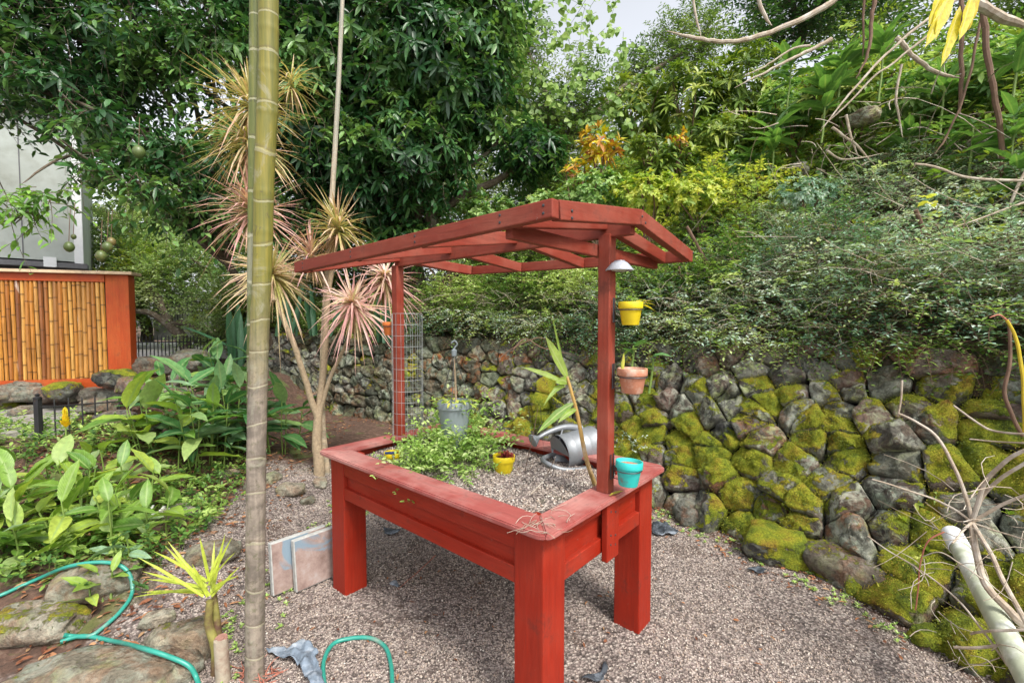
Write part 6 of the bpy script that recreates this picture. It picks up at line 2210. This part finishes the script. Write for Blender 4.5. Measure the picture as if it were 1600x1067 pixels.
def cover(name, label, mat, n, s0, s1, d0, d1, h0, h1, L0, L1, nl, ll, lw, sag=.3, z=(.0, 1.0), tmat='twig', full=False, upz=(.1, .9), sp=.8):
    s, d, P = hillpts(n, s0, s1, d0, d1)
    hh = h0 + (h1 - h0) * np.array([.5 + .9 * mnoise.noise(Vector((a * 1.4, b * 1.4, 3.3))) for a, b in zip(s, d)])
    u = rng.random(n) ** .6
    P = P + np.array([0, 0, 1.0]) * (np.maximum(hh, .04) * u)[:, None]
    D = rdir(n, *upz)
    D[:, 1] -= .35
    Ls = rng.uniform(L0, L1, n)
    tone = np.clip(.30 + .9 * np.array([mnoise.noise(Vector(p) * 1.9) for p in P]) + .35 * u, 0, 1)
    lv, tw = Leaves(), Twigs()
    sprays(P, D, Ls, nl, ll, lw, tw, lv, sag, .0028, .1, tone, .5, sp, .25, .1, full)
    o = lv.build(name, M[mat]); tag(o, label, 'shrubs', kind='stuff')
    o2 = tw.build(name + '_twigs', M[tmat]); tag(o2, 'bare twigs inside the ' + label, 'twigs', kind='stuff')
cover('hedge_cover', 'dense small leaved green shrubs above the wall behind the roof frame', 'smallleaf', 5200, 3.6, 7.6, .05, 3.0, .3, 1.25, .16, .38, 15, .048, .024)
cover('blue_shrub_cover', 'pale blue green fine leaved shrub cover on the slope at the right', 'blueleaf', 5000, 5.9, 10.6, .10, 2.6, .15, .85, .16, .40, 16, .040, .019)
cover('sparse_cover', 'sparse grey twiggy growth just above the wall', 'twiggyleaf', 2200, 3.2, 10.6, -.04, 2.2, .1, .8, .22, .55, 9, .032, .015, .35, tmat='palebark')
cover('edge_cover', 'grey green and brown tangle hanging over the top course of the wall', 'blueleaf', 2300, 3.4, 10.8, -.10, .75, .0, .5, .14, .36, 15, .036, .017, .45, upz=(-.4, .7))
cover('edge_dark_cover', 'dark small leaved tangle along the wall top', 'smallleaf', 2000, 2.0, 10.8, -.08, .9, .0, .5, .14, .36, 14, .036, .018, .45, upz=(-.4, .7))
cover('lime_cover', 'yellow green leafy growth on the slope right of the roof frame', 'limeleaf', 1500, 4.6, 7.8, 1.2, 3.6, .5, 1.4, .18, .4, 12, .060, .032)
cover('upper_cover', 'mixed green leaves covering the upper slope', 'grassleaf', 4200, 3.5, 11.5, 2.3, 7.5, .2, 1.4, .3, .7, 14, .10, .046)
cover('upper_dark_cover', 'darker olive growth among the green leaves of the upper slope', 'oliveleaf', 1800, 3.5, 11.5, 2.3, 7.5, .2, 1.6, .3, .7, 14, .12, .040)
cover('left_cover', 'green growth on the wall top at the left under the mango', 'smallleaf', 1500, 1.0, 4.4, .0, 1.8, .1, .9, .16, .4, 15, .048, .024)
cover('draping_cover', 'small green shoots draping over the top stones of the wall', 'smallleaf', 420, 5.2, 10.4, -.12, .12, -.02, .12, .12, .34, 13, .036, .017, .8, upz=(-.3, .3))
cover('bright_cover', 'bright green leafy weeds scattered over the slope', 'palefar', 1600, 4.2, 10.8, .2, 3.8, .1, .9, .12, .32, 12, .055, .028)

# ---- crotons, olive whorled shrubs, broad leaved plants: individuals on the slope
def shrub(px, py, Y, r, mat, label, n, k, ll, lw, prof=PROF4, elev=(0, 1.0), cat='shrub', droop=.25, name='shrub', h=None, stems=5, fold=.3, sh=.5):
    c = at(px, py, Y)
    rx, ry, rz = r
    b = c - Vector((0, 0, rz + .30))
    p = root(name, b, label, cat)
    Cn, A = in_lobes([(c.x, c.y, c.z, rx, ry, rz)], n, sh)
    A = unit(A + np.array([0, -.2, .9]))
    lv = Leaves()
    whorls(Cn, A, k, ll, lw, lv, elev, droop, prof, np.clip(rng.normal(.5, .25, n), 0, 1), fold)
    lv.build('leaves', M[mat], p, 'stuff')
    for i in range(stems):
        q = Vector(Cn[i % n])
        ps = wob(spline([b + Vector((rng.normal(0, .05), rng.normal(0, .05), -.1)), b.lerp(q, .5) + Vector((rng.normal(0, .05), 0, 0)), q], 5), .01, 5)
        MB().tube(ps, np.linspace(.014, .006, len(ps)), 6).build('stem', M['twig'], p, True, world=True)
    return p
shrub(935, 225, 6.3, (.34, .25, .20), 'croton', 'croton with yellow and orange leaves left of the slope, above the roof frame', 26, 9, .15, .045)
shrub(905, 262, 6.2, (.20, .2, .12), 'croton', 'low croton with dark red and yellow leaves below the taller one', 12, 9, .12, .04)
shrub(1060, 215, 6.4, (.16, .16, .10), 'croton', 'small bright yellow leaved croton right of the larger one', 9, 8, .10, .035)
shrub(1010, 225, 6.6, (.22, .18, .14), 'oliveleaf', 'olive shrub between the two crotons', 22, 9, .14, .04)
for (px, py, Y, r, n, lb) in [(1080, 150, 7.6, (.60, .45, .60), 120, 'olive green whorled shrub nearest the sky gap'), (1170, 130, 7.4, (.55, .45, .65), 120, 'tall olive whorled shrub in the middle of the slope top'), (1130, 215, 6.9, (.55, .4, .38), 90, 'lower olive whorled shrub above the lime growth'),
                              (1050, 260, 6.6, (.45, .35, .3), 70, 'olive bush right behind the roof frame peak'), (1000, 170, 8.0, (.65, .45, .6), 110, 'olive green bush filling the left of the slope top')]:
    shrub(px, py, Y, r, 'oliveleaf', lb, n, 10, .20, .048, PROF3, (.0, 1.0), droop=.4)

for (px, py, Y, r, mt, n, ll, lw, lb) in [
        (930, 300, 5.9, (.45, .35, .30), 'grassleaf', 90, .085, .040, 'bright green leafy bush directly above the roof frame peak'),
        (1010, 300, 5.6, (.40, .3, .25), 'limeleaf', 80, .070, .034, 'yellow green bush behind the right gable of the roof frame'),
        (1100, 300, 5.4, (.45, .3, .25), 'limeleaf', 80, .075, .036, 'yellow green bush right of the roof frame'),
        (870, 330, 6.2, (.5, .35, .3), 'palefar', 90, .080, .040, 'pale green bush above the middle of the long roof board'),
        (1170, 270, 5.8, (.4, .3, .25), 'grassleaf', 70, .095, .040, 'bright green bush mid slope below the large leaves'),
        (1260, 300, 5.0, (.40, .3, .18), 'blueleaf', 90, .050, .024, 'pale blue green bush under the dry heap'),
        (1480, 330, 4.2, (.35, .3, .16), 'blueleaf', 80, .045, .022, 'blue green bush by the crooked brown stem'),
        (1560, 420, 3.6, (.30, .25, .12), 'blueleaf', 70, .042, .020, 'blue green bush above the wall near the right edge'),
        (1400, 400, 4.1, (.35, .3, .12), 'smallleaf', 70, .045, .022, 'small leaved green bush left of the crooked brown stem'),
        (1450, 150, 5.2, (.5, .4, .30), 'grassleaf', 80, .11, .05, 'leafy green bush behind the upright stems'),
        (1330, 140, 5.8, (.6, .4, .35), 'oliveleaf', 80, .13, .045, 'dark green bush behind the dry heap'),
        (1240, 170, 6.4, (.5, .4, .40), 'grassleaf', 80, .12, .05, 'leafy bush between the olive shrubs and the bare branches'),
        (1560, 110, 4.8, (.45, .4, .30), 'grassleaf', 70, .11, .05, 'leafy bush in the top right corner'),
        (700, 380, 6.9, (.5, .35, .30), 'palefar', 80, .075, .036, 'light green bush behind the left part of the roof frame'),
        (760, 330, 7.2, (.5, .35, .30), 'grassleaf', 80, .085, .038, 'green bush under the mango crown edge')]:
    shrub(px, py, Y, r, mt, lb, n * 2, 9, ll, lw, PROF3, (-.1, 1.1), droop=.3)

def bigplant(px, py, Y, n, ll, label, mat='big', up=.6, stemh=.4, yaw0=0, wide=6.28, stm='greenstem'):
    c = at(px, py, Y)
    p = root('broad_leaf_plant', c - Vector((0, 0, stemh)), label, 'plant')
    MB().tube(wob(spline([c - Vector((.03, 0, stemh + .1)), c - Vector((0, 0, stemh * .4)), c], 5), .008), np.linspace(.012, .008, 11), 8).build('stem', M[stm], p, True, world=True)
    for i in range(n):
        yaw = yaw0 + i * wide / n + rng.normal(0, .2)
        put_leaf(p, random.choice(BL[mat][:3]), c + Vector((0, 0, -rng.random() ** 1.5 * min(.30, stemh * .7) + .03)), yaw, rng.uniform(-.25, .6) + up * rng.random() ** 1.5, ll * rng.uniform(.75, 1.15), rng.normal(0, .3))
    return p
for (px, py, Y, n, ll, lb) in [(1235, 95, 5.6, 11, .34, 'large leaved plant with upright dark green leaves at the slope top'), (1290, 130, 5.2, 12, .34, 'large leaved plant under the long bare branch'), (1210, 195, 5.4, 11, .34, 'large leaved plant with bright drooping leaves mid slope'),
      (1315, 75, 5.2, 10, .32, 'broad leaved plant behind the crossing bare branches'), (1180, 240, 5.6, 9, .28, 'low broad leaved plant above the blue green cover'), (1380, 60, 5.0, 11, .32, 'broad leaved plant beside the hanging yellow leaves'),
      (1520, 190, 4.3, 9, .26, 'leafy plant among the dark stems at the right'), (1585, 175, 4.0, 10, .28, 'bright leaved plant at the right edge, upper'), (1590, 250, 3.9, 9, .26, 'bright leaved plant at the right edge, middle'),
      (1560, 360, 3.8, 9, .22, 'leafy plant at the right edge above the wall'), (1465, 265, 4.6, 9, .22, 'small leafy plant under the thin arching stem'), (1420, 200, 4.9, 10, .24, 'round leaved plant amid the dry sticks'),
      (1590, 60, 4.1, 10, .28, 'leafy plant in the top right corner behind the thick branch'), (1475, 120, 4.8, 9, .26, 'leafy plant below the yellow hanging leaves'), (1600, 430, 3.6, 8, .20, 'small bright plant on the slope edge at far right')]:
    bigplant(px, py + 8, Y, n + 8, ll * 1.05, lb, stemh=.5)
bigplant(1020, 560, 3.95, 7, .16, 'dark fleshy leaved plant growing from the wall behind the terracotta pot', 'dark', .5, .2)
bigplant(990, 540, 4.3, 7, .18, 'dark leaved plant hanging over the wall right of the right hand post', 'dark', .3, .2)

# hanging yellow leaves top right
def yellow_hang():
    c = at(1500, -30, 3.2)
    p = root('yellow_leaf_spray', c, 'large yellowing leaves hanging at the top right', 'leaves')
    for (ax, ay), (bx_, by_), wd in [((1490, -20), (1445, 70), .10), ((1475, -20), (1450, 40), .08), ((1500, 10), (1470, 100), .075), ((1520, -10), (1498, 60), .08), ((1470, 0), (1462, 60), .05)]:
        a, b = at(ax, ay, 3.2), at(bx_, by_, 3.15)
        d = b - a
        leaf_obj(p, a, d.normalized()[:], (.2, -1, .2), d.length, wd, M['yellowleaf'], .05, 'leaf', PROF_L, .4, .08)
    bough([(1530, -40), (1520, 10), (1512, 48)], 3.25, .030, .024, 'yellowstem', None, parent=p, wobble=.003)
yellow_hang()

# bare branches
BR = [([(1320, -25), (1300, 2), (1265, 25), (1204, 50), (1143, 66), (1098, 61), (1042, 48)], 4.6, .034, .014, 'long bare grey branch arching over the slope at the top'),
      ([(1300, 60), (1272, 76), (1229, 96), (1194, 114), (1148, 137)], 4.6, .020, .007, 'shorter bare branch below the long arching one'),
      ([(1265, 72), (1235, 78), (1196, 104), (1160, 120)], 4.65, .012, .005, 'thin bare twig running with the shorter branch'),
      ([(1495, 0), (1437, 40), (1356, 114), (1282, 205)], 3.9, .012, .008, 'straight pale stick slanting down from the yellow leaves'),
      ([(1480, 30), (1400, 95), (1368, 119), (1325, 162), (1285, 200)], 4.0, .010, .006, 'second pale stick just under the slanting one'),
      ([(1368, -20), (1362, 40), (1354, 90), (1338, 125)], 4.4, .020, .008, 'pale hanging root at the top, rightmost of the pair'),
      ([(1350, -20), (1349, 50), (1347, 92)], 4.45, .012, .007, 'thin hanging root left of the thicker one'),
      ([(1180, -30), (1190, 15), (1205, 40)], 4.6, .022, .014, 'short bare fork rising from the long arching branch'),
      ([(1082, -20), (1086, 20), (1096, 58)], 4.6, .014, .010, 'thin upright twig at the tip of the long arching branch'),
      ([(1525, 5), (1560, 25), (1620, 45)], 3.5, .034, .028, 'thick bare limb crossing the top right corner'),
      ([(1528, -60), (1536, 30), (1548, 120), (1563, 202), (1566, 290)], 4.0, .024, .018, 'dark upright stem nearest the right edge'),
      ([(1508, -60), (1504, 40), (1502, 130), (1500, 187)], 4.3, .020, .015, 'grey upright stem left of the dark one'),
      ([(1545, -20), (1525, 70), (1510, 140), (1480, 210), (1462, 240)], 4.2, .012, .007, 'thin dark stem leaning left between the upright stems'),
      ([(1400, 60), (1430, 90), (1462, 113), (1502, 122)], 4.3, .022, .014, 'bare branch joining the grey upright stem'),
      ([(1430, 256), (1470, 264), (1502, 276), (1560, 281), (1630, 284)], 3.6, .009, .012, 'long thin stem arching level toward the right edge'),
      ([(1630, 310), (1580, 324), (1538, 339), (1482, 359)], 3.5, .010, .005, 'pale stem slanting below the level one at the right'),
      ([(1429, 329), (1452, 374), (1469, 430), (1460, 476), (1487, 495)], 3.9, .016, .010, 'crooked brown stem standing on the right part of the slope'),
      ([(1072, 354), (1105, 410), (1123, 445), (1143, 526)], 4.9, .018, .012, 'leaning brown stem just right of the roof frame'),
      ([(1060, 400), (1070, 450), (1100, 480)], 4.9, .010, .006, 'thin forked twig near the leaning brown stem'),
      ([(1410, 100), (1400, 160), (1412, 215)], 4.5, .012, .009, 'thin upright stick above the dry heap'),
      ([(1322, 180), (1330, 215), (1342, 245)], 4.9, .014, .010, 'short grey stick standing left in the dry heap'),
      ([(1300, 200), (1340, 230), (1370, 262)], 4.8, .014, .008, 'fallen grey stick sloping right in the dry heap'),
      ([(1290, 235), (1320, 250), (1380, 240)], 4.8, .012, .007, 'fallen stick lying level in the dry heap'),
      ([(1610, 250), (1575, 330), (1560, 420)], 3.7, .012, .009, 'thin upright stem by the right edge above the wall'),
      ([(1300, 350), (1330, 380), (1345, 420)], 4.4, .010, .006, 'thin brown stem in the blue green cover'),
      ([(1225, 390), (1215, 440), (1200, 500)], 4.6, .010, .007, 'thin stem in the twiggy growth above the wall'),
      ([(800, 550), (820, 530), (850, 545), (900, 555)], 5.0, .008, .004, 'bare root trailing along the wall top behind the blade leaved plant'),
      ([(780, 560), (800, 545), (840, 528), (862, 535)], 5.0, .008, .004, 'second bare root curling over the wall top'),
      ([(1300, 545), (1318, 556), (1345, 548), (1372, 525)], 3.55, .018, .012, 'mossy curved root lying on the wall top'),
      ([(1445, 555), (1440, 520), (1470, 510)], 3.2, .008, .005, 'curled dry tendril on the wall top at the right'),
      ([(1509, 546), (1522, 565), (1545, 570), (1575, 562)], 2.9, .008, .006, 'looped pale vine over the top stones at the right')]
for pts, Y, r0, r1, lb in BR:
    bough(pts, Y, r0, r1, 'twig' if any(w_ in lb for w_ in ('dark', 'brown', 'root', 'vine', 'tendril')) else 'palebark', lb, 'bare_branch', wobble=.012)
# dry sticks heap on the slope
tw = Twigs(); n = 90
c = np.array(at(1340, 225, 5.0)[:])
P = c + rng.normal(0, 1, (n, 3)) * np.array([.65, .35, .26])
tw.add(curves(P, rdir(n, -.7, .7), rng.uniform(.15, .6, n), 5, .1, .22), .006, .002)
c2 = np.array(at(1380, 400, 4.2)[:])
P = c2 + rng.normal(0, 1, (n, 3)) * np.array([.7, .3, .2])
tw.add(curves(P, rdir(n, -.4, .6), rng.uniform(.15, .5, n), 5, .1, .1), .004, .002)
o = tw.build('dry_sticks', M['palebark']); tag(o, 'heap of dry grey sticks on the slope', 'sticks', kind='stuff')
tw = Twigs(); n = 130
s_, d_, P = hillpts(n, 5.0, 10.6, .3, 4.2)
tw.add(curves(P + np.array([0, 0, .25]), rdir(n, .45, 1.0), rng.uniform(.5, 1.3, n), 6, .10, .16), .007, .002)
o = tw.build('thin_stems', M['palebark']); tag(o, 'thin pale leafless stems rising all over the slope', 'stems', kind='stuff')
lv, tw = Leaves(), Twigs(); n = 300
s_, d_, P = hillpts(n, 5.2, 10.6, .8, 4.2)
sprays(P + np.array([0, 0, .45]), rdir(n, .2, 1.0), rng.uniform(.2, .5, n), 11, .085, .045, tw, lv, .3, .004, .2, np.clip(rng.normal(.55, .25, n), 0, 1), .5, .75, .2, .2, True)
o = lv.build('broad_weeds', M['limeleaf']); tag(o, 'yellow green broad weeds standing above the fine shrubs on the slope', 'weeds', kind='stuff')
# pale rocks showing on the slope
for px, py, Y, r, lb in [(1250, 270, 5.6, .13, 'pale grey stone lying on the slope between the large leaves'), (1350, 190, 5.2, .15, 'grey stone in the dry heap on the slope'), (1400, 300, 4.8, .12, 'grey stone at the foot of the dry heap'),
                         (1540, 230, 4.4, .13, 'pale stone between the dark stems'), (1560, 395, 3.9, .13, 'pale pinkish stone near the right edge of the slope'), (1400, 505, 3.7, .10, 'pinkish stone sitting above the wall top'), (1535, 512, 3.4, .09, 'reddish pale stone on the wall top at the right')]:
    boulder('slope_stone', px, py, r, r * .7, r * .6, lb, 'stone', rot=rng.uniform(0, 3), moss=.1, lich=.9, Y=Y, mat=M['rock'])

# ------------------------------------------------------------------ right foreground: downpipe and bare shrub
def pipe():
    a, b = at(1490, 838, 2.15), at(1640, 1120, 1.25)
    p = root('downpipe', a, 'weathered white and green downpipe lying on the stones at the right', 'pipe')
    d = (b - a)
    ps = [a + d * t for t in np.linspace(0, 1, 12)]
    MB().tube(ps, .036, 20, False).build('pipe_wall', M['pipe'], p, True, world=True)
    dn = d.normalized()
    ps = [a + dn * t for t in (-.03, -.028, .12, .122)]
    MB().tube(ps, [.038, .041, .041, .038], 20, False).build('socket_end', M['white'], p, True, world=True)
    MB().tube([a - dn * .01 + (dn * .02 * i) for i in range(8)], .031, 16, True).build('inner', M['dwire'], p, True, world=True)
pipe()
def bare_shrub():
    Yh = 1.75
    hub = (1520, 816)
    root_ = at(1625, 1010, 1.5)
    p = root('bare_shrub', root_, 'leafless pale branched shrub arching over the downpipe at the right edge', 'shrub')
    def b_(pts, Ys, r0, r1, mat='palebark', k=6):
        ps = wob(spline([at(a, b, y) for (a, b), y in zip(pts, Ys)], k), .006, 9)
        MB().tube(ps, np.linspace(r0, r1, len(ps)) * .78, 8).build('branch', M[mat], p, True, world=True)
    Y = Yh
    b_([(1640, 1000), (1600, 975), (1575, 950), (1540, 912), (1524, 860), hub], [1.5, 1.55, 1.6, 1.66, 1.7, Y], .020, .013)
    b_([hub, (1498, 744), (1465, 684), (1435, 660), (1405, 645)], [Y, 1.8, 1.85, 1.9, 1.95], .009, .005)
    b_([(1405, 650), (1408, 620), (1411, 594)], [1.95, 1.95, 1.95], .004, .0055)
    b_([hub, (1480, 790), (1438, 772), (1400, 760), (1362, 750)], [Y, 1.78, 1.8, 1.82, 1.85], .006, .003)
    b_([hub, (1537, 755), (1565, 725), (1600, 704), (1640, 690)], [Y, 1.7, 1.65, 1.6, 1.55], .010, .008)
    b_([hub, (1535, 775), (1565, 745), (1600, 724), (1640, 700)], [Y, 1.75, 1.7, 1.65, 1.6], .009, .007)
    b_([hub, (1560, 792), (1600, 775), (1640, 762)], [Y, 1.7, 1.65, 1.6], .008, .007)
    b_([hub, (1545, 860), (1575, 920), (1610, 985)], [Y, 1.65, 1.55, 1.5], .009, .010)
    b_([hub, (1505, 830), (1488, 848)], [Y, 1.7, 1.66], .007, .004)
    b_([(1475, 830), (1450, 845), (1438, 880), (1430, 952)], [1.8, 1.82, 1.85, 1.88], .004, .003, 'redtwig')
    b_([(1355, 838), (1400, 868), (1465, 909), (1520, 965), (1575, 1040)], [2.0, 1.92, 1.8, 1.65, 1.5], .003, .005, 'palebark')
    b_([(1490, 1010), (1530, 1012), (1580, 1004), (1640, 1004)], [1.6, 1.55, 1.5, 1.45], .006, .007)
    b_([(1518, 990), (1550, 984), (1640, 985)], [1.6, 1.5, 1.4], .005, .006)
    b_([(1490, 634), (1530, 662), (1559, 673), (1640, 680)], [2.0, 1.9, 1.85, 1.7], .005, .006)
    b_([(1515, 686), (1560, 690), (1640, 694)], [1.9, 1.85, 1.7], .0035, .004)
    b_([(1575, 497), (1578, 560), (1572, 623), (1598, 680)], [1.8, 1.8, 1.8, 1.8], .007, .009, 'twig')
    b_([(1572, 500), (1586, 525), (1596, 570), (1601, 675)], [1.7, 1.7, 1.7, 1.7], .006, .008, 'yellowstem')
    b_([(1572, 500), (1560, 492), (1545, 497)], [1.7, 1.7, 1.7], .004, .002, 'redtwig')
    b_([hub, (1560, 830), (1610, 845)], [Y, 1.7, 1.6], .004, .003)
    b_([(1535, 905), (1500, 880), (1470, 862), (1440, 868)], [1.66, 1.7, 1.75, 1.8], .004, .002)
    tw = Twigs(); n = 70
    P = np.array([at(rng.uniform(1420, 1640), rng.uniform(760, 1060), rng.uniform(1.5, 2.0))[:] for _ in range(n)])
    tw.add(curves(P, rdir(n, -.5, .6), rng.uniform(.08, .3, n), 5, .1, .3), .0022, .0010)
    tw.build('fine_twigs', M['palebark'], p, 'stuff')
bare_shrub()
# low green leaves in the corner rubble
lv = Leaves(); n = 160
P = np.array([list(wall_pt(np.array(s), np.array(t))) for s, t in zip(rng.uniform(9.0, 12, n), rng.uniform(.0, .5, n))]) + np.array([0, 0, .05])
whorls(P, rdir(n, .3, 1), 6, .05, .022, lv, (.0, .9), .3)
o = lv.build('corner_weeds', M['limeleaf']); tag(o, 'small green weeds among the stones under the downpipe', 'weeds', kind='stuff')

print('objects', len(bpy.data.objects), 'tris', sum(len(o.data.polygons) for o in bpy.data.objects if o.type == 'MESH'))
